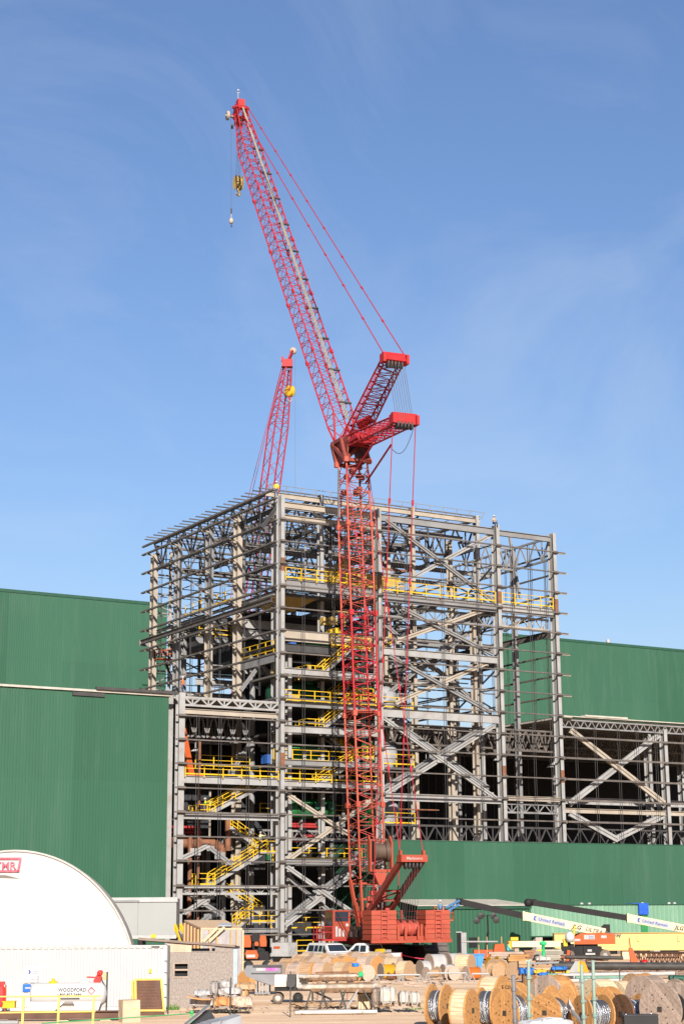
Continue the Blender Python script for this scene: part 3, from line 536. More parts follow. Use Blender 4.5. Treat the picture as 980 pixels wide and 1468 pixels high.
p = onY(655, 1355, YS_); 
dl, dr = onY(654, 1350, YS_).x, onY(660, 1350, YS_).x; dz = onY(657, 1337, YS_).z
sh(lambda b: b.box((dl, YS_-.09, 0), (dr, YS_-.055, dz)), 'doorway', BLACK)
sh(lambda b: b.hexa([(dr, YS_-.06, .05), (dr+.3, YS_-.55, .05), (dr+.34, YS_-.52, .05), (dr+.06, YS_-.055, .05), (dr, YS_-.06, dz), (dr+.3, YS_-.55, dz), (dr+.34, YS_-.52, dz), (dr+.06, YS_-.055, dz)]), 'door', EQW)
sh(lambda b: b.box((dl-.1, YS_-.11, dz), (dr+.1, YS_-.05, dz+.1)), 'door_head', EQW)
wl_, wr_ = onY(671, 1350, YS_), onY(683, 1358, YS_); sh(lambda b: b.box((wl_.x, YS_-.09, wr_.z), (wr_.x, YS_-.055, onY(677, 1344, YS_).z)), 'window', BLACK)  # black rectangle set just off the shed wall
PALEG = mat('pale_green_cladding', (0.155, 0.30, 0.20), 0.5, var=0.06, scale=.3, stretch=(1, 1, .3), dirt=(.3, .45, .34), damt=.5, dscale=.8)
YE = -2.6; x3 = 75; zt, zl = onY(880, 1297, YE).z, onY(880, 1340, YE).z
t = thing('pale_green_enclosure', 'long pale green raised enclosure behind the yellow girder, right edge', 'building', (x2+.3, YE, 0))
def en(fn, nm, m): b = MB(); fn(b); return b.build(nm, m, t, off=(x2+.3, YE, 0))
xx = x2+.3; k = 0
while xx < x3:
    w_ = min(3.05, x3-xx); en(lambda b: b.corr((xx, YE-.003*(k % 2), 0), (xx+w_, YE-.003*(k % 2), 0), zl, zt, (0, -1, 0), .61, .03), 'cladding_panel', PALEG); xx += w_; k += 1
en(lambda b: b.box((x2+.3, YE+.05, zl), (x3, -.72, zt-.05)), 'enclosure_body', PALEG)
en(lambda b: (b.box((x2+.3, YE-.12, zt-.04), (x3, YE+.04, zt+.06)), b.box((x2+.3, YE-.1, zl-.12), (x3, YE+.04, zl))), 'edge_trim', TRIMG)
for u in (772, 801, 846, 893, 940): x = onY(u, 1350, YE).x; en(lambda b: b.box((x-.42, YE-.05, 0), (x+.42, YE+.6, zl-.13)), 'pier', CONC)
en(lambda b: b.box((x2+.3, YE+.9, 0), (x3, YE+1.0, zl-.13)), 'under_shade_sheet', BLACK)  # black sheet behind the piers paints the shade below the enclosure
x = onY(923, 1340, YE).x; en(lambda b: b.box((x-.45, YE-.1, zl+.02), (x+.45, YE-.06, onY(920, 1310, YE).z)), 'ladder_panel', mat('mid_green', (.03, .22, .07)))
for u in (833, 844, 920, 958, 966): x = onY(u, 1296, YE).x; en(lambda b: b.lathe((x, YE, zt+.06), (0, 0, 1), [(.2, 0), (.16, .15), (.01, .2)], 8), 'roof_vent', EQW)
b = MB(); p, q = onY(914, 1297, YE-.2), onY(928, 1311, YE-.2); b.box((p.x, YE-.34, q.z), (q.x, YE-.22, p.z+.12)); b.box((p.x-.9, YE-.3, p.z+.13), (q.x, YE+.8, p.z+.18))
o = b.build('blue_tarp', mat('tarp_blue', (.02, .10, .55), .5, var=.25, scale=4, bump=.4)); tag(o, 'bright blue tarp hanging over the edge of the pale green enclosure', 'tarp')
# ------------------------------------------------------------------ the big red crane
RED = mat('crane_red', (0.40, 0.014, 0.017), 0.45, var=0.14, scale=.9, dirt=(.26, .06, .045), damt=.5)
CRIM = mat('crane_crimson', (0.40, 0.014, 0.024), 0.45, var=0.12, scale=.9, dirt=(.30, .05, .05), damt=.5)
CORAL = mat('crane_faded_red', (0.44, 0.078, 0.048), 0.5, var=0.14, scale=.8, dirt=(.34, .13, .09), damt=.5)
ORNG = mat('crane_orange_red', (0.36, 0.056, 0.027), 0.5, var=0.18, scale=.9, dirt=(.20, .06, .035), damt=.75, dscale=.9)
ROPE = mat('wire_rope', (0.36, 0.31, 0.24), 0.6)
CABLE = mat('dark_wire', (0.10, 0.09, 0.09), 0.6)
PEND = mat('pendant_red', (0.36, 0.014, 0.028), 0.5)
CO = G(530, 1381)
vd = V((CO.x-CP.x, CO.y-CP.y, 0)).normalized(); phi = math.radians(22.6)
HD = V((math.cos(phi)*vd.x-math.sin(phi)*vd.y, math.sin(phi)*vd.x+math.cos(phi)*vd.y, 0)); RD = V((HD.y, -HD.x, 0))
K = thing('crawler_crane', 'huge red lattice crawler crane with luffing jib in front of the steel frame', 'crane', CO, math.atan2(-HD.x, HD.y))
def CL(u, v, x=0.0):
    d = ray(u, v); t_ = (x-(CP-CO).dot(RD))/d.dot(RD); p = CP+d*t_-CO; return V((p.dot(RD), p.dot(HD), p.z))
def lattice(pts, n, ms, cr_=.085, lr=.045, name='lattice_section', parent=None, hor=True):
    # pts: list of (centre, half width across x, half depth); one straight run between two stations
    (p, wx, wd), (q, vx, vd_) = pts; p, q = V(p), V(q); d = (q-p).normalized(); sx = V((1, 0, 0)); sy = sx.cross(d).normalized()
    def cor(t_, i): c = p.lerp(q, t_); a = wx+(vx-wx)*t_; e = wd+(vd_-wd)*t_; return c+sx*(a*(-1, 1, 1, -1)[i])+sy*(e*(-1, -1, 1, 1)[i])
    b = MB()
    for i in range(4): b.tube(cor(0, i), cor(1, i), cr_, 6)
    o = b.build(name, ms[0], parent or K); b = MB()
    for k in range(n):
        t0_, t1 = k/n, (k+1)/n; tm = (t0_+t1)/2
        for i in range(4):
            j = (i+1) % 4; b.tube(cor(t0_, i), cor(tm, j), lr, 4, cap=False); b.tube(cor(tm, j), cor(t1, i), lr, 4, cap=False)
            if hor: b.tube(cor(t1, i), cor(t1, j), lr, 4, cap=False)
            if i % 2 == 0 and k % 2 == 0: b.tube(cor(t0_, i), cor(t0_, (i+2) % 4), lr*.8, 4, cap=False)
    b.build('lacing', ms[1], o); return o
m0, m1 = CL(527, 1262), CL(505.5, 664)
ml = [m0.lerp(m1, f) for f in (0, .17, .38, .62, .84, 1)]
CRA = mat('crane_lacing_red', (0.40, 0.068, 0.045), .5); CRB = mat('crane_lacing_crimson', (0.40, 0.015, 0.026), .5)
for i, m in enumerate(((ORNG, CRA), (CORAL, CRA), (RED, CRB), (CORAL, CRA), (CORAL, CRA))):
    lattice([(ml[i], 1.24, 1.24), (ml[i+1], 1.24 if i < 4 else 1.1, 1.24 if i < 4 else 1.05)], (4, 5, 6, 6, 4)[i], m, .105, .042, 'mast_section')
    c = ml[i+1]; 
    for sx_ in (-1.24, 1.24):
        for sy_ in (-1.24, 1.24): b = MB(); b.box((c.x+sx_-.2, c.y+sy_-.2, c.z-.25), (c.x+sx_+.2, c.y+sy_+.2, c.z+.25)); b.build('section_joint', m[0], K)
# platforms ring
for f in (.4,):
    c = m0.lerp(m1, f); b = MB(); b.box((-1.3, c.y-1.3, c.z-.6), (1.3, c.y+1.3, c.z-.5)); b.build('mast_platform', CRA, K)
# lower mast foot with the drum
foot = CL(531, 1316); b = MB()
for sx_ in (-1, 1):
    b.bar(V((sx_*1.24, m0.y+1.24, m0.z)), V((sx_*.9, foot.y+.3, foot.z-1.6)), .2, .34); b.bar(V((sx_*1.24, m0.y-1.24, m0.z)), V((sx_*1.0, foot.y-.6, foot.z-1.0)), .2, .3)
    b.bar(V((sx_*1.2, m0.y, m0.z-2)), V((sx_*.9, foot.y, foot.z-1)), .2, .25)
for z_ in (-.3, -1.7, -3.0): b.bar((-1.1, m0.y-1.0, m0.z+z_), (1.1, m0.y-1.0, m0.z+z_), .18); b.bar((-1.1, m0.y+1.0, m0.z+z_), (1.1, m0.y+1.0, m0.z+z_), .18)
b.build('mast_foot', ORNG, K)
dc = CL(536, 1223); b = MB()
for sx_ in (-1.05, 1.05): b.prism([(sx_-.08, dc.y-1.75, dc.z-1.7), (sx_-.08, dc.y-1.75, dc.z+.9), (sx_-.08, dc.y-1.3, dc.z+1.5), (sx_-.08, dc.y-1.15, dc.z+1.5), (sx_-.08, dc.y-1.15, dc.z-1.7)], (.16, 0, 0))
b.box((-1.0, dc.y-1.6, dc.z-1.75), (1.0, dc.y-1.1, dc.z-1.5)); b.hexa([(-.3, dc.y-1.8, dc.z-2.9), (.1, dc.y-1.8, dc.z-2.9), (.1, dc.y-1.4, dc.z-2.9), (-.3, dc.y-1.4, dc.z-2.9), (-.7, dc.y-1.6, dc.z-1.8), (.6, dc.y-1.6, dc.z-1.8), (.6, dc.y-1.2, dc.z-1.8), (-.7, dc.y-1.2, dc.z-1.8)]); o = b.build('hoist_frame', ORNG, K)
b = MB(); b.lathe((-.7, dc.y-1.35, dc.z+.1), (1, 0, 0), [(.1, 0), (.95, 0), (.95, .1), (.72, .12), (.74, .3), (.72, .5), (.74, .7), (.72, .9), (.74, 1.1), (.72, 1.3), (.95, 1.32), (.95, 1.42), (.1, 1.42)], 24); b.build('hoist_drum', mat('drum_rope', (.11, .07, .05), .6, bump=.5, bscale=30), o)
b = MB(); rb = random.Random(3)
for k in range(16): x, y, z = rb.uniform(-.8, .8), rb.uniform(-1.5, 0)+dc.y, rb.uniform(-5.2, -3.4)+dc.z; b.box((x-.15, y-.15, z-.15), (x+.2, y+.2, z+.25))
b.build('machinery', CRA, K)
# mast head
HBR = mat('head_brown_red', (.24, .05, .035), .6, var=.3, scale=2)
hp = CL(494, 640); b = MB(); c = m1
b.hexa([(-1.25, c.y-1.2, c.z), (1.25, c.y-1.2, c.z), (1.25, c.y+1.2, c.z), (-1.25, c.y+1.2, c.z), (-1.2, hp.y-2.0, hp.z+.1), (1.2, hp.y-2.0, hp.z+.1), (1.2, hp.y+.5, hp.z+.2), (-1.2, hp.y+.5, hp.z+.2)])
hexv = list(b.v); b = MB()
for i, j in ((0, 4), (1, 5), (2, 6), (3, 7), (0, 1), (2, 3), (4, 5), (6, 7), (4, 7), (5, 6), (0, 5), (3, 6), (0, 7), (1, 6)): b.bar(hexv[i], hexv[j], .3, .35)
bg_ = MB()
for k in range(20): x, y, z = rb.uniform(-1, 1), rb.uniform(-1, 1)+c.y, rb.uniform(-3.2, .6)+c.z; bg_.box((x-.2, y-.2, z-.2), (x+.25, y+.25, z+.2))
bg_.build('head_gear', HBR, K)['kind'] = 'stuff'
for sx_ in (-1.1, 1.1): a = MB(); a.prism([(sx_, c.y-1.2, c.z), (sx_, c.y+1.2, c.z), (sx_, hp.y+.6, hp.z+.3), (sx_, hp.y-.4, hp.z+.4), (sx_, c.y-1.6, hp.z)], (.1, 0, 0)); a.build('head_plate', HBR, K)
b.tube((-1.4, hp.y, hp.z), (1.4, hp.y, hp.z), .3, 10); b.build('mast_head', HBR, K)
b = MB(); b.box((-1.32, c.y+.3, c.z-5.5), (-1.28, c.y+.75, c.z-.6)); o = b.build('name_board', EQW, K)
text('lettering', 'MANITOWOC', .62, RED, o, (-1.33, c.y+.36, c.z-.8), (0, 0, -1), (0, -1, 0), .006)
# jib
j0, j1 = CL(488, 603), CL(357, 214); tip = CL(345, 160); dj = (j1-j0).normalized(); nj = V((1, 0, 0)).cross(dj)
b = MB()
for sx_ in (-1.08, 1.08):
    for sn in (-1, 1): b.tube(V((sx_, 0, 0))+j0+nj*sn*1.0, (sx_*.95, hp.y, hp.z+.2), .11, 6)
for sn in (-1, 1): b.tube(V((-1.08, 0, 0))+j0+nj*sn, V((1.0, hp.y, hp.z+.2)), .05, 5); b.tube(V((1.08, 0, 0))+j0+nj*sn, V((-1.0, hp.y, hp.z+.2)), .05, 5)
b.build('jib_butt', CRIM, K)
N = 5
for k in range(N): lattice([(j0.lerp(j1, k/N), 1.08, 1.0), (j0.lerp(j1, (k+1)/N), 1.08, 1.0)], 6, (CRIM, CRB), .085, .034, 'jib_section', None, False)
lattice([(j1, 1.08, 1.0), (tip, .62, .45)], 6, (CRIM, CRB), .085, .036, 'jib_section', None, False)
for k in range(1, 5):
    c = j0.lerp(j1, k/N)
    for sx_ in (-1.08, 1.08):
        for sn in (-1, 1): e = c+V((sx_, 0, 0))+nj*sn; b = MB(); b.bar(e-dj*.3, e+dj*.3, .24); b.build('section_joint', CRIM, K)
rear = -1 if (nj.y > 0) else 1          # the upper, rear face of the jib carries the ropes
nr = nj*rear
for k in range(10):
    c = j0.lerp(j1, .03+k*.104)+nr*1.16; b = MB(); b.bar(c+V((-.15, 0, 0)), c+V((1.15, 0, 0)), .22, .14, nr); b.build('rope_guide', DARK, K)
b = MB()
for x in (.0, .16, .32): b.tube(j0+nr*1.12+V((x, 0, 0))-dj*1, tip+nr*.7+V((x*.5, 0, 0)), .045, 4, cap=False)
b.build('hoist_rope', ROPE, K)
# jib head
b = MB(); tu = dj; fr = -nr
for sx_ in (-.6, .6): b.prism([tip+V((sx_, 0, 0))-tu*1.2+nr*.5, tip+V((sx_, 0, 0))-tu*1.0-nr*.5, tip+V((sx_, 0, 0))+fr*1.4+tu*.1, tip+V((sx_, 0, 0))+fr*1.3+tu*.9, tip+V((sx_, 0, 0))+tu*1.2+nr*.3, tip+V((sx_, 0, 0))+nr*.9], (.1, 0, 0))
for a in (fr*1.1+tu*.5, nr*.6, tu*.8): b.tube(tip+a-V((.9, 0, 0)), tip+a+V((.9, 0, 0)), .22, 8)
b.box((-.5, tip.y-.5, tip.z+.6), (.4, tip.y+.4, tip.z+1.5)); b.build('jib_head', RED, K)
b = MB()
for k, x in enumerate((-.35, 0, .35)): b.lathe(tip+fr*.9+V((x, 0, -.6)), (1, 0, 0), [(.1, -.08), (.55, -.08), (.5, 0), (.55, .08), (.1, .08)], 16)
b.build('sheave', DARK, K)
b = MB(); b.lathe(tip+fr*1.3+V((-1.35, 0, .45)), (1, 0, 0), [(.1, -.1), (.62, -.1), (.55, 0), (.62, .1), (.1, .1)], 18); b.tube(tip+fr*1.3+V((-1.7, 0, .45)), tip+fr*1.3+V((-.6, 0, .45)), .1, 8); b.build('whip_sheave', mat('pale_sheave', (.4, .34, .28), .5), K)
b = MB(); b.tube(tip+V((-.35, 0, 1.4)), tip+V((-.35, 0, 2.6)), .05, 6); b.bar(tip+V((-.55, 0, 2.5)), tip+V((-.1, 0, 2.6)), .05); b.lathe(tip+V((-.35, 0, 2.7)), (0, 0, 1), [(.02, 0), (.13, .05), (.13, .25), (.02, .32)], 8); b.build('anemometer_mast', EQW, K)
# two struts and their heads
sp = CL(503, 634)
for (u, v), (hu, hv) in (((561, 520), (565, 513)), ((575, 605), (579, 600))):
    e = CL(u, v); s0 = sp+V((0, 0, -.2)); ax = (e-s0).normalized()
    lattice([(s0+ax*.6, 1.0, .35), (s0.lerp(e, .18), 1.0, .55)], 2, (RED, CRB), .1, .05, 'jib_strut')
    lattice([(s0.lerp(e, .18), 1.0, .55), (e, .95, .4)], 9, (RED, CRB), .09, .04, 'jib_strut')
    h_ = CL(hu, hv); n_ = V((1, 0, 0)).cross(ax); b = MB(); b.bar(h_-V((1.2, 0, 0))-ax*.1, h_+V((1.2, 0, 0))-ax*.1, 1.0, .6, ax)
    for x in (-1.2, 1.2): b.box((h_.x+x-.13, h_.y-.52, h_.z-.6), (h_.x+x+.13, h_.y+.45, h_.z+.3))
    o = b.build('strut_head', RED, K); b = MB()
    for x in (-.7, -.35, 0, .35, .7): b.lathe(h_+V((x, 0, -.65)), (1, 0, 0), [(.06, -.05), (.42, -.05), (.38, 0), (.42, .05), (.06, .05)], 12)
    b.build('sheave', DARK, o)
hA, hB = CL(565, 513), CL(579, 600)
b = MB()
for x in (-.8, -.55, -.3, -.05, .2, .45, .7, .9): b.tube(hA+V((x, -.3, -.8)), hB+V((x, .2, .6)), .022, 4, cap=False)
b.build('luffing_reeving', CABLE, K)
def pend(p, q, r=.055, nm='pendant'):
    b = MB(); b.tube(p, q, r, 5); p, q = V(p), V(q); n = int((q-p).length/7)
    for k in range(1, n): e = p.lerp(q, k/n); d = (q-p).normalized(); b.bar(e-d*.25, e+d*.25, .2, .1)
    return b.build(nm, PEND, K)
for x in (-1.1, 1.1): pend(hA+V((x, 0, .3)), tip+V((x*.6, 0, 0))+nr*.85)
lo = CL(552, 1296)
for x in (-1.15, 1.15): pend(hB+V((x, 0, -.5)), V((x*1.05, lo.y, lo.z)), .05)
gh = CL(590, 1230)
for x in (-1.15, 1.15): pend(gh+V((x*.95, 0, .3)), V((x, m1.y-1.1, m1.z-.4)), .04)
b = MB(); b.bar((0.9, CL(548, 636).y, CL(548, 636).z), (0.9, m1.y-1.1, CL(527, 682).z), .14); b.bar((-0.9, CL(548, 636).y, CL(548, 636).z), (-0.9, m1.y-1.1, CL(527, 682).z), .14); b.build('strut_stop', CRB, K)
b = MB(); pts = [hB+V((1.1, 0, -.4))]
for k in range(1, 9): t_ = k/8; e = (hB+V((1.1, 0, -.4))).lerp(V((.8, CL(548, 640).y, CL(548, 640).z)), t_); pts.append(e-V((0, 0, 1.6*math.sin(math.pi*t_))))
b.path(pts, .03); b.build('slack_line', CABLE, K)
b = MB(); b.tube((-.9, sp.y-2.4, sp.z-.2), (1.0, sp.y-2.4, sp.z-.2), .55, 14); b.box((-1.1, sp.y-4.2, sp.z-.7), (1.1, sp.y-1.4, sp.z-.4)); b.tube((.2, sp.y-1.4, sp.z+1.4), (1.2, sp.y-2.4, sp.z+1.9), .45, 12); b.build('luffing_winch', RED, K)
# live mast gantry
g0 = CL(541, 1310); b = MB()
for x in (-1, 1): b.bar((x*1.0, g0.y, g0.z), gh+V((x*1.0, 0, -.2)), .38, .5)
for f in (.25, .42): c = V((0, g0.y, g0.z)).lerp(gh, f); b.bar(c-V((1, 0, 0)), c+V((1, 0, 0)), .2)
b.bar(V((-1, g0.y, g0.z)).lerp(gh+V((-1, 0, 0)), .25), V((1, g0.y, g0.z)).lerp(gh+V((1, 0, 0)), .42), .15); b.build('gantry_mast', mat('gantry_brown_red', (.26, .05, .035), .55), K)
b = MB(); b.box((-1.25, gh.y-.55, gh.z-.35), (1.25, gh.y+.45, gh.z+.25)); 
for x in (-1.1, 1.1): b.box((x-.1, gh.y-.2, gh.z+.26), (x+.1, gh.y+.2, gh.z+.65))
o = b.build('gantry_head', ORNG, K); text('lettering', 'Manitowoc', .34, EQW, o, (-.75, gh.y-.56, gh.z-.15), (1, 0, 0), (0, 0, 1))
b = MB()
for x in (-.7, -.35, 0, .35, .7): b.lathe(gh+V((x, -.1, -.6)), (1, 0, 0), [(.06, -.05), (.36, -.05), (.32, 0), (.36, .05), (.06, .05)], 12)
b.build('sheave', DARK, o)
ry = -9.4; b = MB()
for x in (-.85, -.6, -.4, -.2, .05, .3, .55, .8): b.tube(gh+V((x, 0, -.7)), (x*1.0, ry+.8, 3.2), .022, 4, cap=False)
b.build('boom_hoist_reeving', CABLE, K)
# upperworks
zb0, zb1 = 2.3, 4.75
for sx_ in (-1, 1):
    xa, xb_ = sorted((sx_*1.35, sx_*3.75)); t_ = MB(); t_.box((xa, ry, zb0-.1), (xb_, ry+2.2, zb0)); tr = t_.build('counterweight_tray', ORNG, K)
    for k in range(6):
        b = MB(); z_ = zb0+k*.4; b.hexa([(xa+.02, ry-.02, z_+.01), (xb_-.02, ry-.02, z_+.01), (xb_-.02, ry+2.1, z_+.01), (xa+.02, ry+2.1, z_+.01), (xa+.06, ry+.05, z_+.39), (xb_-.06, ry+.05, z_+.39), (xb_-.06, ry+2.1, z_+.39), (xa+.06, ry+2.1, z_+.39)]); b.build('counterweight_slab', shade(ORNG, (.9, 1.05, .97, 1.1, .93, 1.02)[k]), tr)
    b = MB(); xm_ = (xa+xb_)/2
    for x in (xm_-.28, xm_+.28): b.bar((x, ry-.1, zb0), (x, ry-.1, zb1-.1), .07)
    for k in range(7): b.bar((xm_-.28, ry-.1, zb0+.15+k*.36), (xm_+.28, ry-.1, zb0+.15+k*.36), .06)
    b.build('ladder', CRA, tr)
b = MB(); b.box((-3.8, ry-.12, 1.95), (3.8, ry+.1, 2.19)); b.box((-1.3, ry+.1, 2.0), (1.3, 3.2, 2.5)); b.box((-1.9, -3.6, 1.7), (1.9, 3, 2.3)); b.box((-1.25, ry+.3, 2.5), (-1.0, ry+3, 3.5)); b.box((1.0, ry+.3, 2.5), (1.25, ry+3, 3.5))
for x in (-1.3, -.6, .6, 1.3): b.box((x-.1, ry-.2, 2.2), (x+.1, ry, 3.3))
b.build('rotating_bed', ORNG, K)
for k, x in enumerate((-.62, 0.02, .62)):
    b = MB(); b.lathe((x-.3, ry+1.0, 3.1), (1, 0, 0), [(.1, 0), (.75, 0), (.75, .06), (.55, .07), (.55, .5), (.75, .51), (.75, .57), (.1, .57)], 20); b.build('winch_drum', CRA, K)
b = MB(); b.box((1.5, -6.5, 2.3), (3.2, 1.5, 3.9)); b.tube((1.9, -3, 3.9), (1.9, -3, 4.7), .15, 8); b.build('engine_housing', shade(CRA, .6), K)
b = MB(); b.box((-2.6, -6.9, 2.3), (-1.5, -1.5, 3.3)); [b.box((-2.75+.1*(k % 2), -6.6+k*.75, 2.4), (-2.6, -6.1+k*.75, 2.9+.15*(k % 3))) for k in range(7)]; b.build('pump_housing', mat('machinery_dark', (.06, .035, .03), .6, var=.4, scale=3), K)
b = MB(); [b.path([(-1.4+.1*k, -2, 2.6), (-2.2, -3-.4*k, 3.6-.1*k), (-2.0, -5, 3.4), (-1.3, -6.5-.1*k, 3.0)], .035) for k in range(4)]; b.build('hoses', BLACK, K)
b = MB()
for y in (-6, 1.2):
    for x in (-3.3, 3.3): b.bar((x, y, 3.6), (x, y, 4.6), .06)
for x in (-3.3, 3.3):
    for z_ in (4.1, 4.6): b.bar((x, -6, z_), (x, 1.2, z_), .05)
b.build('walkway_rail', RED, K)
# cab, front left
cx, cy = -2.8, 1.0; b = MB(); b.prism([(cx-.8, cy-1.0, 2.2), (cx-.8, cy-1.0, 4.75), (cx-.8, cy+.9, 4.75), (cx-.8, cy+1.3, 3.4), (cx-.8, cy+1.1, 2.2)], (1.7, 0, 0)); cab = b.build('cab', shade(ORNG, .85), K)
GLASS = mat('dark_glass', (.02, .03, .045), .1, spec=.35)
b = MB(); b.box((cx-.6, cy-1.03, 3.75), (cx+.7, cy-1.0, 4.6)); b.build('cab_window', GLASS, cab); b = MB(); b.box((cx-.83, cy-.8, 3.3), (cx-.8, cy+.8, 4.55)); b.build('cab_window', GLASS, cab)
for x0_, x1_, z0_, z1_ in ((-.55, -.35, 2.4, 3.3), (-.25, -.05, 2.4, 3.1), (.1, .3, 2.4, 2.95), (.45, .7, 3.3, 3.55)): b = MB(); b.box((cx+x0_, cy-1.03, z0_), (cx+x1_, cy-1.005, z1_)); b.build('white_mark', EQW, cab)  # small white rectangles on the rear face of the cab
b = MB(); b.box((-4.7, cy-1.2, 2.02), (-1.4, cy+1.4, 2.18)); b.bar((-1.9, cy-1, 1.9), (-1.2, cy-2.4, 2.6), .3, .4); b.build('cab_platform', RED, K)
rail([(cx-.9, cy-1.1, 2.2), (-4.6, cy-1.1, 2.2), (-4.6, cy+1.3, 2.2), (cx-.9, cy+1.3, 2.2)], 'platform_rail', 1.1, .7, RED, False, K)
# crawlers
for sx_ in (-1, 1):
    xa = sx_*3.3; prof = []; r_ = .78
    for k in range(9): a = math.pi/2+math.pi*k/8; prof.append((xa-.6, -5.6+r_*math.cos(a), .8+r_*math.sin(a)))
    for k in range(9): a = -math.pi/2+math.pi*k/8; prof.append((xa-.6, 3.6+r_*math.cos(a), .8+r_*math.sin(a)))
    b = MB(); b.prism(prof, (1.2, 0, 0)); o = b.build('crawler', mat('crawler_dark', (.022, .018, .016), .7), K)
    b = MB(); 
    for k in range(22): y = -5.6+k*.43; b.box((xa-.68, y, 1.56), (xa+.68, y+.34, 1.64)); b.box((xa-.68, y, -.0), (xa+.68, y+.34, .05))
    for k in range(5): a = math.pi/2+math.pi*(k+.5)/5; c = V((xa, -5.6+.83*math.cos(a), .8+.83*math.sin(a))); b.bar(c-V((.68, 0, 0)), c+V((.68, 0, 0)), .36, .08, V((0, math.cos(a), math.sin(a))))
    b.build('track_shoes', DARK, o)
b = MB(); b.box((-3.0, -2.6, .5), (3.0, .8, 1.5)); b.lathe((0, -.9, 1.5), (0, 0, 1), [(1.5, 0), (1.5, .4), (.1, .4)], 20); b.build('carbody', mat('crawler_dark', (0, 0, 0)), K)
# hook block and ball hang from the jib head
dt = (CO+HD*tip.y+V((0, 0, tip.z))-CP).dot(FW)
hk = W(341.5, 262, dt); t = thing('hook_block', 'yellow hook block hanging from the long red jib', 'hook block', hk)
b = MB()
for s in (-.22, .22): b.lathe((s, 0, 0), (1, 0, 0), [(.02, -.09), (.5, -.09), (.62, 0), (.5, .09), (.02, .09)], 18)
for s in (-.36, 0, .36): b.prism([(s-.02, -.45, .7), (s-.02, .45, .7), (s-.02, .6, 0), (s-.02, .35, -.75), (s-.02, -.35, -.75), (s-.02, -.6, 0)], (.05, 0, 0))
o = b.build('block_cheeks', YBEAM, t); o.scale = (1.15, 1.15, 1.2)
b = MB(); b.tube((0, 0, -.8), (0, 0, -1.15), .16, 8); b.path([(0, 0, -1.1), (.25, 0, -1.3), (.3, 0, -1.55), (.05, 0, -1.75), (-.22, 0, -1.6), (-.25, 0, -1.4)], .11, 6); b.build('hook', YBEAM, t)
b = MB()
for s in (-.3, -.1, .12, .3): b.tube((s, 0, .6), (s*.9, 0, tip.z-hk.z-.6+CO.z), .02, 4, cap=False)
b.build('rope_falls', CABLE, t)
bk = W(331.5, 316, dt); t = thing('headache_ball', 'small pale hook ball on the single outer line of the long jib', 'hook', bk)
b = MB(); b.lathe((0, 0, -.1), (0, 0, 1), [(.02, -.35), (.22, -.28), (.3, 0), (.22, .3), (.05, .45), (.05, 1.0)], 12); b.build('ball', mat('pale_sheave', (0, 0, 0)), t)
b = MB(); b.tube((0, 0, -.4), (0, 0, -.6), .06, 6); b.path([(0, 0, -.6), (.12, 0, -.7), (.08, 0, -.86), (-.1, 0, -.8)], .05, 5); b.tube((0, 0, .9), (0, 0, 1.6), .09, 6); b.build('hook', DARK, t)
ww = W(331, 152, dt); b = MB(); b.tube((0, 0, 1), (ww.x-bk.x, ww.y-bk.y, ww.z-bk.z), .018, 4, cap=False); b.tube((0, 0, 12.5), (.02, 0, 13.1), .14, 6); b.build('whip_line', CABLE, t)
# ------------------------------------------------------------------ the smaller red crane behind
D2 = 236.0; e1 = W(413, 524, D2); e0 = W(296, 1345, D2); 
t = thing('crawler_crane', 'smaller crimson lattice boom crane standing behind the steel frame', 'crane', (e0.x, e0.y, 0), math.atan2(-HR.y, -HR.x)+math.pi)
# local x = image right, local y = away from the viewer
def L2(u, v): p = W(u, v, D2)-V((e0.x, e0.y, 0)); return V((p.dot(HR), p.dot(HF), p.z))
lattice2 = []
K2 = t
def lat2(p, q, w0, w1, n, nm):
    d = (q-p).normalized(); rx = V((d.z, 0, -d.x)).normalized(); ry_ = V((0, 1, 0)); c0 = math.cos(.5); s0 = math.sin(.5); ex, ey = rx*c0+ry_*s0, -rx*s0+ry_*c0
    cor = lambda f, i: p.lerp(q, f)+(ex*((-1, 1, 1, -1)[i])+ey*((-1, -1, 1, 1)[i]))*(w0+(w1-w0)*f)
    b = MB(); [b.tube(cor(0, i), cor(1, i), .11, 6) for i in range(4)]; o = b.build(nm, CRIM, K2); b = MB()
    for k in range(n):
        for i in range(4):
            j = (i+1) % 4; b.tube(cor(k/n, i), cor((k+.5)/n, j), .045, 4, cap=False); b.tube(cor((k+.5)/n, j), cor((k+1)/n, i), .04, 4, cap=False)
    b.build('lacing', CRB, o)
q1, q2, q3 = L2(399, 612), L2(412, 528), L2(300, 1330)
for k in range(4): lat2(q3.lerp(q1, k/4), q3.lerp(q1, (k+1)/4), 1.0, 1.0, 6, 'boom_section')
lat2(q1, q2, 1.0, .42, 7, 'boom_section')
b = MB(); h_ = L2(412, 521); b.box((h_.x-.75, h_.y-.5, h_.z-.55), (h_.x+.7, h_.y+.5, h_.z+.5)); b.box((h_.x-.85, h_.y-.35, h_.z+.3), (h_.x-.55, h_.y+.35, h_.z+.9)); b.build('boom_head', RED, K2)
g_ = L2(420.5, 503); b = MB(); b.bar(h_+V((.1, -.3, .3)), g_+V((-.1, -.3, 0)), .18, .3); b.bar(h_+V((.1, .3, .3)), g_+V((-.1, .3, 0)), .18, .3); b.build('tip_extension', CRB, K2)
b = MB(); b.lathe(g_+V((-.05, -.12, 0)), (0, 1, 0), [(.08, 0), (.5, 0), (.44, .1), (.5, .2), (.08, .2)], 16); b.build('sheave', mat('pale_sheave', (0, 0, 0)), K2)
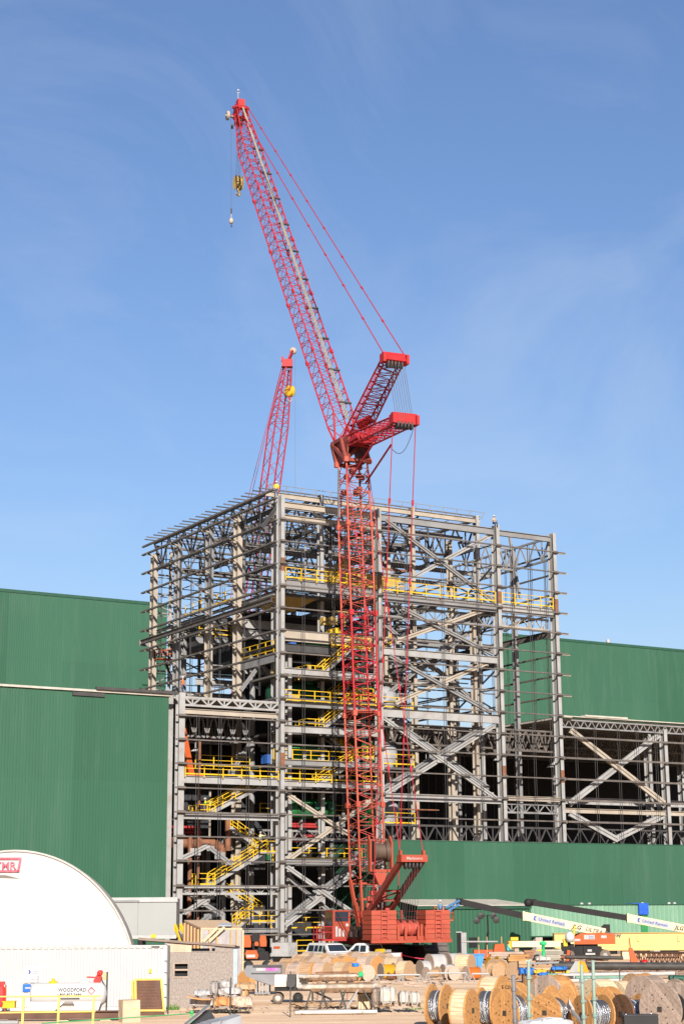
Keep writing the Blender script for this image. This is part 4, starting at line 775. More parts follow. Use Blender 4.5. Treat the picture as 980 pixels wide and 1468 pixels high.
b = MB(); b.tube(h_+V((-.6, 0, .3)), L2(355, 716), .05, 4, cap=False); b.tube(h_+V((-.6, 0, .3)), L2(357, 716)+V((0, 2, 0)), .05, 4, cap=False); b.tube(L2(355, 716), L2(250, 1320), .05, 4, cap=False); b.build('pendant', PEND, K2)
b = MB(); b.box((q3.x-9, -2.5, 1.6), (q3.x+2, 2.5, 3.6)); b.box((q3.x-8, -3.5, 0), (q3.x+1, -2.4, 1.5)); b.box((q3.x-8, 2.4, 0), (q3.x+1, 3.5, 1.5)); b.build('upperworks', RED, K2)
s_ = L2(434, 540); b = MB(); p = L2(423, 506); b.tube(p, V((p.x, p.y, 60)), .02, 4, cap=False); b.build('whip_line', CABLE, K2)
hk = W(415.5, 561, D2); t = thing('hook_block', 'bright yellow round hook block hanging beside the smaller boom behind the frame', 'hook block', hk)
b = MB()
for s in (-.2, .2): b.lathe((s, 0, 0), (1, .5, 0), [(.02, -.12), (.62, -.12), (.72, 0), (.62, .12), (.02, .12)], 18)
o = b.build('block_cheeks', mat('hook_yellow', (.5, .33, .012), .5), t); o.scale = (1, 1, 1.15); b = MB(); b.tube((0, 0, -.7), (0, 0, -1.0), .15, 8); b.path([(0, 0, -1), (.2, 0, -1.15), (.22, 0, -1.35), (0, 0, -1.5), (-.2, 0, -1.35)], .1, 6); b.build('hook', LGREY, t)
b = MB(); [b.tube((s, 0, .6), (s, 0, W(415, 522, D2).z-hk.z), .02, 4, cap=False) for s in (-.3, 0, .3)]; b.build('rope_falls', CABLE, t)
# ------------------------------------------------------------------ people
SKIN = mat('skin', (.42, .24, .16), .6); VEST = mat('hi_vis_vest', (.55, .75, .03), .6); ORV = mat('hi_vis_orange', (.85, .16, .02), .6); JEAN = mat('work_trousers', (.04, .06, .13), .8)
TEAL = mat('teal_shirt', (.14, .45, .42), .7); HATW = mat('white_hard_hat', (.75, .75, .73), .4); BOOT = mat('boots', (.03, .025, .02), .7)
def person(label, loc, face, pose='stand', top=None, hat=None):
    top = top or VEST; t = thing('person', label, 'person', loc, face)
    J = {'pel': (0, 0, .95, .15), 'bel': (0, -.01, 1.1, .14), 'che': (0, 0, 1.32, .165), 'nek': (0, 0, 1.5, .06), 'hea': (0, .02, 1.62, .095), 'top': (0, .02, 1.7, .085),
         'shl': (-.19, 0, 1.4, .065), 'ell': (-.25, .02, 1.13, .05), 'wrl': (-.24, .12, .9, .036), 'hal': (-.23, .15, .82, .042), 'fil': (-.22, .17, .74, .02),
         'shr': (.19, 0, 1.4, .065), 'elr': (.25, .02, 1.13, .05), 'wrr': (.24, .14, .92, .036), 'har': (.23, .17, .84, .042), 'fir': (.22, .19, .76, .02),
         'hil': (-.09, 0, .9, .11), 'knl': (-.11, .04, .5, .07), 'anl': (-.12, 0, .09, .05), 'tol': (-.13, .16, .04, .045), 'hir': (.09, 0, .9, .11), 'knr': (.11, .02, .5, .07), 'anr': (.12, -.03, .09, .05), 'tor': (.13, .13, .04, .045)}
    if pose == 'sit':
        for s, a in (('l', -1), ('r', 1)):
            J['kn'+s] = (.13*a, .45, .92, .075); J['an'+s] = (.14*a, .5, .48, .05); J['to'+s] = (.14*a, .66, .43, .045); J['wr'+s] = (.2*a, .34, 1.14, .036); J['ha'+s] = (.18*a, .42, 1.15, .042); J['fi'+s] = (.16*a, .5, 1.15, .02); J['el'+s] = (.26*a, .1, 1.12, .05)
    if pose == 'reach': J['elr'] = (.27, .25, 1.3, .05); J['wrr'] = (.22, .48, 1.36, .036); J['har'] = (.21, .56, 1.38, .042); J['fir'] = (.2, .64, 1.39, .02); J['knr'] = (.12, .2, .52, .07); J['anr'] = (.12, .2, .1, .05); J['tor'] = (.13, .36, .05, .045)
    E_ = [('pel', 'bel'), ('bel', 'che'), ('che', 'nek'), ('nek', 'hea'), ('hea', 'top')]
    for s in 'lr': E_ += [('che', 'sh'+s), ('sh'+s, 'el'+s), ('el'+s, 'wr'+s), ('wr'+s, 'ha'+s), ('ha'+s, 'fi'+s), ('pel', 'hi'+s), ('hi'+s, 'kn'+s), ('kn'+s, 'an'+s), ('an'+s, 'to'+s)]
    ks = list(J); me = bpy.data.meshes.new('body'); me.from_pydata([J[k][:3] for k in ks], [(ks.index(a), ks.index(c)) for a, c in E_], [])
    o = bpy.data.objects.new('body', me); COL.objects.link(o); o.modifiers.new('s', 'SKIN'); sk = o.data.skin_vertices[0].data
    for i, k in enumerate(ks): sk[i].radius = (J[k][3], J[k][3]); sk[i].use_root = (k == 'pel')
    o.modifiers.new('u', 'SUBSURF').levels = 1
    dg = bpy.context.evaluated_depsgraph_get(); m2 = bpy.data.meshes.new_from_object(o.evaluated_get(dg)); bpy.data.objects.remove(o)
    m2.materials.clear(); m2.name = 'body'
    for x in (SKIN, top, JEAN, BOOT): m2.materials.append(x)
    cl = {'hea': 0, 'top': 0, 'nek': 0, 'hal': 0, 'har': 0, 'fil': 0, 'fir': 0, 'wrl': 0, 'wrr': 0, 'tol': 3, 'tor': 3, 'anl': 3, 'anr': 3, 'pel': 2, 'hil': 2, 'hir': 2, 'knl': 2, 'knr': 2}
    for p in m2.polygons:
        c = p.center; k = min(ks, key=lambda q: (c-V(J[q][:3])).length-J[q][3]*.5); p.material_index = cl.get(k, 1); p.use_smooth = True
    o = bpy.data.objects.new('body', m2); COL.objects.link(o); o.parent = t
    b = MB(); b.lathe((0, .02, 1.66), (0, 0, 1), [(.17, 0), (.125, .02), (.12, .09), (.07, .15), (.01, .165)], 12); b.build('hard_hat', hat or HATW, t)
    b = MB(); b.box((-.045, .1, 1.625), (-.02, .125, 1.64)); b.box((.02, .1, 1.625), (.045, .125, 1.64)); b.build('eyes', BOOT, t); b = MB(); b.hexa([(-.015, .105, 1.58), (.015, .105, 1.58), (.012, .14, 1.585), (-.012, .14, 1.585), (-.008, .105, 1.62), (.008, .105, 1.62), (.006, .115, 1.62), (-.006, .115, 1.62)]); b.build('nose', SKIN, t)
    return t
tow = math.atan2(HR.y, HR.x)+math.pi      # facing the viewer
p = onY(294, 1170, 2.6); person('worker in a yellow vest and white helmet on the upper left stair landing', (p.x, 2.6, p.z), 1.2)
p = onY(301, 1170, 3.0); person('second worker behind the first on the upper left stair landing, darker vest', (p.x, 3.1, p.z), -1.0, 'reach', mat('olive_vest', (.25, .3, .08), .7))
p = onY(373, 1218, 2.2); person('worker in a pale yellow jacket going up the lower left stairs', (p.x, 2.2, p.z), -1.5, 'reach', mat('pale_jacket', (.7, .7, .35), .7))
p = onY(707, 754, .4); person('worker sitting on the top beam above the second column from the right', (p.x, .3, 45.3), tow+.4, 'sit', mat('tan_shirt', (.4, .3, .2), .7))
p = onY(396, 722, 1.2); person('worker in a yellow vest on the roof corner of the frame', (p.x, 1.2, 46.1), tow, 'stand', mat('amber_vest', (.85, .5, .02), .6))
p = onY(262, 1000, .9); person('worker in orange clothing beside the far left column', (p.x, .9, 25.2), 1.0, 'stand', ORV)
# ------------------------------------------------------------------ cable reels
WOODS = [mat('reel_wood_'+n, c, .75, var=.22, scale=1.3, stretch=(1, 7, 7), bump=.15, dirt=d_, damt=.4, dscale=1.6) for n, c, d_ in
         (('orange', (.52, .26, .09), (.36, .15, .05)), ('cream', (.62, .47, .30), (.5, .33, .17)), ('grey', (.40, .30, .235), (.24, .18, .14)), ('brown', (.15, .075, .04), (.10, .05, .03)), ('tan', (.44, .28, .16), (.40, .25, .13)))]
WO, WC, WG, WB, WT = WOODS
STEELC = mat('bare_cable', (.32, .33, .36), .28, metal=.85, var=.25, scale=14, stretch=(6, .3, .3), bump=.5, bscale=40)
BOLT = mat('bolt_iron', (.05, .045, .04), .6)
CABW = mat('white_lagging', (.62, .60, .58), .5); CABO = mat('orange_cable', (.5, .12, .012), .5, bump=.3, bscale=30); CABY = mat('yellow_cable', (.55, .28, .008), .5, bump=.3, bscale=30)
rr = random.Random(11); FG = 'cable reels along the front edge of the yard'
def disc_planks(fl, x0, x1, Rr, n, ang, m):
    for k in range(n):
        y0, y1 = -Rr+2*Rr*k/n, -Rr+2*Rr*(k+1)/n; y0 += .006; y1 -= .006
        a0, a1 = math.asin(max(-1, y0/Rr)), math.asin(min(1, y1/Rr)); pts = []
        for i in range(5): a = a0+(a1-a0)*i/4; pts.append((Rr*math.cos(a), Rr*math.sin(a)))
        pts += [(-x, y) for x, y in pts[::-1]]; ca, sa = math.cos(ang), math.sin(ang); j = rr.uniform(-.006, .006)
        b = MB(); b.prism([(x0+j, x*ca-y*sa, x*sa+y*ca) for x, y in pts], (x1-x0, 0, 0)); b.build('plank', shade(m, rr.choice((.85, 1, 1, 1.12))), fl)
def reel(label, u, v, rp, s, cosa, w, wood, fill, core=.62, planks=0, ang=.6, wood2=None, hub=True, group=None, lag=False, d=None, name='cable_reel'):
    d = d or F*4.6/(v-1307+rp); Rr = rp*d/F; c = W(u, v, d); sa = math.sqrt(1-cosa*cosa)
    ax = (HF*cosa-HR*sa*s).normalized()       # from the near flange to the far one
    t = thing(name, label, 'cable reel', (c.x, c.y, 0), math.atan2(ax.y, ax.x), group or FG)
    if c.z > Rr*1.6: t.location.z = c.z-Rr
    th = .07*Rr/.8; wood2 = wood2 or wood
    for k, (x0, m) in enumerate(((0, wood), (w, wood2))):
        b = MB(); a = .3 if planks else 0
        b.lathe((x0, 0, Rr), (1, 0, 0), [(.02, a*th), (Rr*.985, a*th), (Rr, a*th+.01), (Rr, th*(1-a)), (.02, th*(1-a))], 32 if rp > 20 else 20, smooth=False)
        fl = b.build('flange', m, t); 
        if planks: fl.location = (0, 0, Rr); fl.data.transform(Matrix.Translation((0, 0, -Rr))); disc_planks(fl, x0, x0+th*1.05, Rr*1.0, planks, ang+k*.8, m)
        if rp > 20 and k == 0:
            b = MB(); b.box((x0-.03, -.09, -.09) if planks else (x0-.03, -.09, Rr-.09), (x0+.01, .09, .09) if planks else (x0+.01, .09, Rr+.09)); b.build('hub_plate', BOLT, fl)
            for q in range(6):
                a_ = q*math.pi/3+.4
                for r_ in (.42, .62): b = MB(); yy, zz_ = Rr*r_*math.cos(a_+r_), Rr*r_*math.sin(a_+r_)+(0 if planks else Rr); b.tube((x0-.022, yy, zz_), (x0+.005, yy, zz_), .022, 6); b.build('bolt', BOLT, fl)
    b = MB(); rc = Rr*(.97 if lag else core)
    if lag:
        n = 30
        for k in range(n):
            a0, a1 = 2*math.pi*k/n, 2*math.pi*(k+.93)/n; b.hexa([(th, r_*math.cos(a), Rr+r_*math.sin(a)) for r_, a in ((rc-.04, a0), (rc-.04, a1), (rc, a1), (rc, a0))]+[(w, r_*math.cos(a), Rr+r_*math.sin(a)) for r_, a in ((rc-.04, a0), (rc-.04, a1), (rc, a1), (rc, a0))])
        b.build('lagging', fill, t)
    else:
        n = max(3, int((w-th)/.09)); pr = [(.02, th)]
        for k in range(n): x0, x1 = th+(w-th)*k/n, th+(w-th)*(k+1)/n; pr += [(rc-.012, x0), (rc, (x0*2+x1)/3), (rc, (x0+2*x1)/3), (rc-.012, x1)]
        b.lathe((0, 0, Rr), (1, 0, 0), pr+[(.02, w)], 32 if rp > 20 else 20); b.build('wound_cable', fill, t)
        if fill is STEELC:
            b = MB(); b.lathe((th+(w-th)*.45, 0, Rr), (1, 0, 0), [(rc-.01, 0), (rc+.012, .01), (rc+.012, .04), (rc-.01, .05)], 32); b.build('band', EQW, t)
    return t
FG = 'cable reels along the front edge of the yard'
reel('leftmost foreground reel, orange wood with shiny cable wound on it', 641, 1447, 30, 1, .42, .62, WO, STEELC, .72, d=69.5, wood2=WO)
reel('cream lagged foreground reel with an orange face turned right', 677, 1446, 30, 1, .44, .62, WO, WC, lag=True)
reel('foreground reel with shiny cable between the lagged reel and the pale orange flange', 712, 1448, 28, 1, .4, .62, WO, STEELC, .82, d=69.2)
reel('foreground reel with vertical boards in its orange face, just left of the double posts', 723, 1450, 31, -1, .55, .62, shade(WO, 1.15), STEELC, .8, planks=6, ang=math.pi/2)
reel('foreground orange reel with diagonal boards and a slotted face, between the posts', 780, 1450, 27, -1, .78, .85, WO, STEELC, .75, planks=8, ang=.45, d=66.5)
reel('foreground reel with cable, half hidden by the right pair of green posts', 833, 1453, 27, -1, .45, 1.0, shade(WO, .9), STEELC, .72, planks=5, ang=1.4)
reel('dark brown foreground reel with shiny cable, low boards slanting', 890, 1452, 27, -1, .5, .95, WB, STEELC, .70, planks=7, ang=.9, wood2=WO)
reel('large weathered grey foreground reel with slanting boards and a diamond hub', 945, 1446, 37, -1, .68, .9, WG, BLACK, .6, planks=9, ang=.8)
reel('weathered pinkish reel cut off by the right picture edge', 997, 1446, 36, -1, .68, .9, WG, BLACK, .6, planks=9, ang=-.5)
reel('large cream lagged reel behind the pale orange flange', 722, 1434, 31, 1, .5, .8, WO, WC, lag=True, d=74)
t = reel('orange reel lettered CO. on its face, behind the vertical boarded reel', 727, 1438, 29, -1, .75, .6, WO, WO, .6, d=71.5)
c = W(726, 1413.5, 71.2); text('lettering', 'E CO.', .20, BOLT, t, (-.02, .27, 1.42), (0, -1, 0), (0, 0, 1), .002)
reel('pale lagged reel lying second row, left of the big grey face', 764, 1432, 30, -1, .5, .9, WO, shade(WC, 1.1), lag=True, d=75)
reel('big grey brown second row reel with a slot through its boards', 781, 1434, 32, -1, .72, 1.0, WG, WO, .95, planks=10, ang=math.pi/2, d=73, wood2=WO)
reel('orange second row reel with the edge of its face showing right of the slotted one', 812, 1441, 27, 1, .6, .7, WO, WO, .7, d=71)
reel('cream lagged second row reel behind the right green posts', 846, 1432, 27, -1, .55, .9, shade(WC, 1.05), WC, lag=True, d=75)
reel('orange second row reel behind the cable reel at the right green posts', 862, 1442, 26, -1, .7, .6, WO, STEELC, .7, d=71)
reel('pale reel half hidden behind the dark brown one', 880, 1430, 25, -1, .6, .8, WC, WC, lag=True, d=76)
reel('broad orange reel standing behind the weathered brown drum', 905, 1431, 30, -1, .5, .8, WT, WO, lag=True, d=76)
reel('weathered brown lagged drum left of the large grey reel', 918, 1438, 32, -1, .6, .8, WG, shade(WG, .75), lag=True, planks=8, ang=1.5, d=72.5)
reel('brown reel at the far right of the second row', 967, 1433, 27, -1, .5, .8, shade(WG, .9), shade(WO, .8), .8, d=75)
# middle rows
MG = 'cable reels in the rows behind the yard road'
for (l, u, v, rp, s, ca, w, m, f, co, kw) in (
    ('round grey reel face beside a green capped pipe', 528, 1393, 11.5, 1, .85, .5, shade(WG, 1.3), WG, .6, {}),
    ('reel wound with bright yellow cable', 545, 1391, 12, -1, .4, .95, shade(WG, .8), CABY, .85, {}),
    ('small reddish spool right of the yellow cable reel', 566, 1398, 6, 1, .5, .5, RUST, RUST, .7, {}),
    ('tan lagged reel with green marks', 587, 1390, 14, 1, .6, .7, WT, WC, .6, {'lag': True}),
    ('grey flanged reel wrapped in white, small, before the two big white ones', 601, 1387, 12, -1, .45, .7, shade(WG, .7), CABW, .9, {}),
    ('small tan spool with a bare wooden drum', 610, 1394, 9.5, -1, .6, 1.0, WG, WT, .55, {'wood2': WT}),
    ('left one of two big reels wrapped in white sheeting', 614, 1380, 13.5, -1, .5, 1.2, shade(WG, .8), CABW, .95, {}),
    ('right one of two big reels wrapped in white sheeting', 640, 1379, 13.5, -1, .5, 1.2, shade(WG, .75), CABW, .95, {}),
    ('small grey flanged reel wrapped in white, under the right white reel', 634, 1390, 9, -1, .45, .8, shade(WG, .7), CABW, .9, {}),
    ('pale grey reel face with a painted ring', 651, 1394, 10, 1, .85, .5, shade(WG, 1.25), WG, .6, {}),
    ('cream lagged reel in front of the blue skip', 676, 1381, 14, 1, .5, 1.1, WT, WC, .6, {'lag': True}),
    ('reel wound with orange cable', 667, 1394, 10, -1, .5, 1.0, WG, CABO, .8, {}),
    ('yellow flanged reel in a steel stand', 700, 1383, 12, -1, .4, .7, CABY, WT, .7, {}),
    ('tan reel face with board marks, front of the right end', 714, 1392, 12, 1, .8, .6, WT, WT, .7, {}),
    ('tan reel behind the front one at the right end', 706, 1388, 14, -1, .7, .8, WT, WO, .7, {}),
    ('last tan reel of the row, beside the blue bags', 734, 1391, 12.5, -1, .8, .5, shade(WT, .95), WT, .7, {}),
    ('brown reel on its own behind the grey hopper', 349, 1403, 14, -1, .7, .8, WO, WO, .7, {}),
    ('small orange reel between the hopper and the white mixer', 441, 1396, 9, 1, .6, .8, WO, CABW, .7, {})):
    reel(l, u, v, rp, s, ca, w, m, f, co, group=MG, **kw)
ORD = ('first', 'second', 'third', 'fourth', 'fifth', 'sixth', 'seventh', 'eighth', 'ninth', 'tenth', 'eleventh')
for row, (v, rp, u0, u1, n) in enumerate(((1378, 13, 432, 560, 9), (1384, 13.5, 420, 575, 11), (1391, 13.5, 405, 512, 8))):
    for k in range(n):
        u = u0+(u1-u0)*k/(n-1)+rr.uniform(-3, 3); m = rr.choice((WT, WG, shade(WT, 1.15), shade(WG, 1.2), WO))
        reel('%s wooden reel from the left in the crowded %s row behind the trestles' % (ORD[k], ('back', 'middle', 'front')[row]), u, v+rr.uniform(-2, 1), rp+rr.uniform(-2, 1), 1, rr.uniform(.4, .75), rr.uniform(.6, .9), m, rr.choice((shade(WC, .75), shade(WG, 1.15), WT, shade(WT, .85))), lag=True, group='wooden reels crowded between cars and trestles')
for u, v, rp in ((424, 1388, 13), (372, 1397, 12)):
    reel('grey faced reel near the white generator' if u > 400 else 'reel with a dark face behind the grey hopper', u, v, rp, -1, .6, .8, WG, WT, lag=True)
for (u0, u1, v, l) in ((540, 575, 1398, 'white reel axle bar on low stands, left'), (573, 602, 1397.5, 'white reel axle bar on low stands, middle'), (612, 668, 1395, 'white reel axle bar on low stands through the small spools'), (676, 700, 1396, 'white reel axle bar on low stands, right end')):
    d_ = 113.5; t = thing('axle_bar', l, 'bar', W(u0, v, d_)); a, c = W(u0, v, d_), W(u1, v, d_); b = MB(); b.tube((0, 0, 0), c-a, .06, 6); b.build('bar', EQW, t); b = MB()
    for q in (V((0, 0, 0)), c-a): [b.bar(q, V((q.x+s, q.y, -a.z)), .06) for s in (-.25, .25)]
    b.build('stand', LGREY, t)
# ------------------------------------------------------------------ cars
PAINTW = mat('white_car_paint', (1.0, 1.0, .99), .3, var=.03, spec=.6); TYRE = mat('tyre_rubber', (.02, .02, .02), .8); RIM = mat('wheel_rim', (.35, .35, .36), .35, metal=.7); REDL = mat('tail_light', (.5, .01, .01), .3); CHR = mat('chrome', (.6, .6, .6), .2, metal=1)
def wheel(parent, x, y, r, w=.24, rim=None):
    b = MB(); b.lathe((x-w/2, y, r), (1, 0, 0), [(r*.55, 0), (r*.92, 0), (r, .04), (r, w-.04), (r*.92, w), (r*.55, w)], 18); o = b.build('wheel', TYRE, parent); b = MB(); b.lathe((x-w/2+.02, y, r), (1, 0, 0), [(.02, 0), (r*.56, .02), (r*.56, w-.06), (.02, w-.04)], 14); b.build('rim', rim or RIM, o)
def car(label, u, d, heading, kind):
    c = W(u, 1307+F*4.6/d, d); t = thing('parked_suv' if kind == 'suv' else 'pickup_truck', label, 'car' if kind == 'suv' else 'pickup', (c.x, c.y, 0), heading); L = 5.5
    # local +y forward
    def body(prof, hw, nm, m, inset=0.0, mid=None):
        b = MB(); n = len(prof); P = []
        for sx in (-1, 1):
            for y, z in prof: P.append((sx*(hw-(inset if z > 1.12 else 0)*(z-1.12)/.8), y, z))
        b.add(P, [tuple(range(n)), tuple(range(n, 2*n))[::-1]]+[(k, k+n, (k+1) % n+n, (k+1) % n) for k in range(n)]); return b.build(nm, m, t)
    if kind == 'suv':
        body([(-2.7, .45), (-2.75, .95), (-2.68, 1.15), (-2.45, 1.85), (-2.2, 1.93), (.3, 1.92), (.75, 1.85), (1.5, 1.2), (2.5, 1.08), (2.72, .9), (2.75, .42)], 1.0, 'body', PAINTW, .22)
        win = [(-2.25, -1.25), (-1.15, -.5), (-.38, .25), (.36, 1.0)]
        ws = [(.84, 1.79), (1.42, 1.26)]; rw = None
    else:
        body([(-2.85, .5), (-2.88, 1.12), (-.75, 1.12), (-.62, 1.85), (-.4, 1.93), (.75, 1.92), (1.0, 1.85), (1.75, 1.22), (2.65, 1.08), (2.85, .9), (2.88, .45)], 1.0, 'body', PAINTW, .2)
        b = MB(); b.box((-.85, -2.75, 1.121), (.85, -.85, 1.135)); b.build('bed_floor', BLACK, t); b = MB(); b.box((-.5, -1.7, 1.14), (.1, -1.1, 1.45)); b.build('tool_box', YEL, t); b = MB(); b.box((.2, -1.8, 1.14), (.8, -1.0, 1.38)); b.build('tool_box', LGREY, t)
        win = [(-.45, .25), (.37, 1.25)]; ws = [(1.08, 1.79), (1.67, 1.28)]; rw = [(-.745, 1.2), (-.655, 1.78)]
    for sx in (-1, 1):
        for y0, y1 in win:
            b = MB(); x0, x1 = sx*.985, sx*(1.0-.22*.8*.78+.012); zt = 1.74; y1t = y1 if y1 < .95 else y1-.42; b.prism([(x0*1.006, y0, 1.22), (x0*1.006, y1, 1.22), (x1, y1t, zt), (x1, y0+.05, zt)], (sx*.008, 0, 0)); b.build('side_window', GLASS, t)
    (ya, za), (yb, zb) = ws; b = MB(); b.prism([(-.74, ya+.02, za), (.74, ya+.02, za), (.88, yb+.02, zb), (-.88, yb+.02, zb)], (0, .008, .008)); b.build('windscreen', GLASS, t)
    if rw: (ya, za), (yb, zb) = rw; b = MB(); b.prism([(-.8, ya-.012, za), (.8, ya-.012, za), (.72, yb-.012, zb), (-.72, yb-.012, zb)], (0, -.008, 0)); b.build('rear_window', GLASS, t)
    for sx in (-1, 1):
        b = MB(); yr = -2.77 if kind == 'suv' else -2.9; b.box((sx*.95-.08, yr, .75), (sx*.95+.045, yr+.12, 1.1)); b.build('tail_light', REDL, t); b = MB(); b.box((sx*.72-.18, 2.68, .78), (sx*.72+.18, 2.77, .95)); b.build('headlight', CHR, t)
        b = MB(); b.box((sx*1.12-.1, 1.0, 1.15), (sx*1.12+.1, 1.12, 1.38)); b.build('mirror', BLACK, t)
        for y in (-1.75, 1.75): wheel(t, sx*.88, y, .39)
    b = MB(); b.box((-.95, 2.7, .42), (.95, 2.85, .65)); b.box((-.95, (-2.85 if kind == 'suv' else -3.0), .45), (.95, (-2.7 if kind == 'suv' else -2.85), .65)); b.build('bumper', CHR, t); b = MB(); b.box((-.5, 2.74, .68), (.5, 2.78, .98)); b.build('grille', BLACK, t)
    return t
def ang(d_): return math.atan2(d_.y, d_.x)-math.pi/2
car('white large passenger van facing right toward the yard, behind the wooden reels', 473, 150, ang(-HF*.86+HR*.5), 'suv')
car('white pickup truck seen from behind with boxes in its bed, left of the crawler tracks', 530, 149, ang(HF*.70-HR*.71), 'pickup')
# ------------------------------------------------------------------ boom lifts
LOR = MATS['lift_orange']; TAN = mat('boom_cream', (.72, .60, .36), .45, var=.05); BBLK = mat('boom_black', (.018, .016, .016), .6, spec=.12); JBLUE = mat('jib_blue', (.04, .14, .3), .45)
def boom_lift(label, d, tipx, mid, root, base_u, off=(0, 0)):
    c = W(base_u, 1307+F*4.6/d, d); t = thing('boom_lift', label, 'boom lift', (c.x, c.y, 0), math.atan2(HR.y, HR.x))
    def P(u, v, dy=0): q = W(u, v, d)-V((c.x, c.y, 0)); return V((q.dot(HR), q.dot(HF)+dy, q.z))
    b = MB(); b.bar(P(*tipx), P(*mid), .42, .55); b.build('boom_inner', BBLK, t)
    b = MB(); b.bar(P(*mid), P(*root), .62, .74); bo = b.build('boom_outer', TAN, t)
    b = MB(); e = P(*mid); b.box((e.x-.12, e.y-.36, e.z-.42), (e.x+.1, e.y+.36, e.z+.42)); b.build('boom_collar', shade(TAN, .9), t)
    m_, r_ = P(*mid), P(*root); dx = (r_-m_).normalized(); up = dx.cross(V((0, -1, 0)))*-1
    if up.z < 0: up = -up
    L_ = (r_-m_).length; o_ = m_+V((0, -.325, 0))
    b = MB(); q = o_+dx*.85-up*.26; b.prism([q, q+dx*3.1, q+dx*3.1+up*.5, q+up*.5], (0, -.006, 0)); sg = b.build('sign_panel', EQW, bo)
    b = MB(); q = q+dx*.22+up*.25+V((0, -.012, 0)); b.lathe(q, (0, 1, 0), [(.01, 0), (.2, 0), (.2, .006)], 16, False); b.build('emblem_disc', mat('sign_blue', (.01, .05, .3), .5), sg); b = MB(); b.lathe(q+dx*.13+V((0, -.008, 0)), (0, 1, 0), [(.01, 0), (.15, 0), (.15, .006)], 16, False); b.build('emblem_cut', EQW, sg)
    text('lettering', 'United Rentals', .42, mat('sign_blue', (0, 0, 0)), sg, o_+dx*1.35-up*.14+V((0, -.014, 0)), dx, up, .004, shear=.2)
    text('lettering', 'JLG', .55, BBLK, bo, o_+dx*min(L_-2.0, 4.6)-up*.2+V((0, -.01, 0)), dx, up, .004, shear=.25, bold=.03)
    text('lettering', 'ULTRA BOOM', .52, mat('boom_letter_grey', (.12, .1, .1), .5), bo, o_+dx*min(L_-1.0, 5.85)-up*.2+V((0, -.01, 0)), dx, up, .004, shear=.25, bold=.03)
    rt_ = P(*root); b = MB(); b.prism([(rt_.x-.3, -.4, rt_.z-.9), (rt_.x+.55, -.4, rt_.z-.9), (rt_.x+.55, -.4, rt_.z+.75), (rt_.x+.1, -.4, rt_.z+.75), (rt_.x-.9, -.4, rt_.z-.1)], (0, .8, 0)); b.build('turret_bracket', BBLK, t)
    x0 = rt_.x-3.3; b = MB(); b.prism([(x0, -1.0, 1.5), (x0+4.2, -1.0, 1.5), (x0+4.2, -1.0, 2.4), (x0+3.2, -1.0, 2.55), (x0+1.0, -1.0, 2.5), (x0+.25, -1.0, 2.1)], (0, 2.0, 0)); h_ = b.build('engine_cover', LOR, t)
    b = MB(); b.box((x0+1.3, -1.012, 1.95), (x0+2.3, -1.0, 2.35)); b.box((x0+.4, -1.012, 1.8), (x0+.95, -1.0, 2.0)); b.box((x0+2.9, -1.012, 2.05), (x0+3.4, -1.0, 2.3)); sg = b.build('sticker', EQW, h_); text('lettering', 'United\nRentals', .16, mat('sign_blue', (0, 0, 0)), sg, (x0+1.75, -1.016, 2.18), (1, 0, 0), (0, 0, 1), .002)
    b = MB(); b.box((x0+.2, -1.1, .45), (x0+2.9, 1.1, 1.3)); b.box((x0+1.2, -1.25, .7), (x0+2.4, -1.1, 1.35)); b.box((x0+.6, -.7, 1.3), (x0+2.6, .7, 1.5)); ch = b.build('chassis', BBLK, t); b = MB(); b.box((x0+1.35, -1.27, .55), (x0+2.25, -1.252, .72)); b.box((x0+1.55, -1.27, .85), (x0+1.95, -1.252, 1.05)); b.build('plate', EQW, ch)
    for x in (x0-.15, x0+3.2):
        for y in (-1.15, .8):
            b = MB(); b.lathe((x, y, .52), (0, 1, 0), [(.25, 0), (.48, 0), (.52, .05), (.52, .32), (.48, .37), (.25, .37)], 18); w_ = b.build('wheel', mat('dusty_tyre', (.16, .12, .09), .9), t); b = MB(); b.lathe((x, y+.02, .52), (0, 1, 0), [(.02, 0), (.26, .02), (.26, .3)], 12); b.build('rim', LGREY, w_)
    return t, P
t, P = boom_lift('orange boom lift with a long cream and black boom reaching left to the crane', 160, (660, 1293), (750, 1313), (866, 1337), 850)
a = P(660, 1293); k_ = P(637, 1306); b = MB(); b.box((a.x-.35, -.3, a.z-.3), (a.x+.25, .3, a.z+.35)); b.build('jib_knuckle', BBLK, t)
b = MB(); b.bar(a+V((-.1, -.12, .15)), k_+V((.1, -.12, .3)), .14, .2); b.bar(a+V((-.1, .12, -.2)), k_+V((.1, .12, -.1)), .14, .2); b.bar(a+V((-.4, 0, .2)), k_+V((.4, 0, -.3)), .1); b.build('jib_arm', JBLUE, t)
q = P(637, 1320); b = MB(); b.box((q.x-.95, -.5, q.z), (q.x+.85, .5, q.z+.1)); b.build('basket_floor', LOR, t); rail([(q.x-.95, -.5, q.z+.1), (q.x+.85, -.5, q.z+.1), (q.x+.85, .5, q.z+.1), (q.x-.95, .5, q.z+.1), (q.x-.95, -.5, q.z+.1)], 'basket_rail', 1.15, .85, LOR, False, t)
w_ = W(631, 1320, 160); person('worker in a white helmet standing in the lift basket behind the crane counterweight', (w_.x, w_.y, w_.z+.1), tow, 'stand', mat('blue_grey_shirt', (.12, .2, .3), .7))
t, P = boom_lift('second cream and black lift boom reaching in from the right picture edge', 166, (763, 1294), (899, 1316), (1045, 1344), 1030)
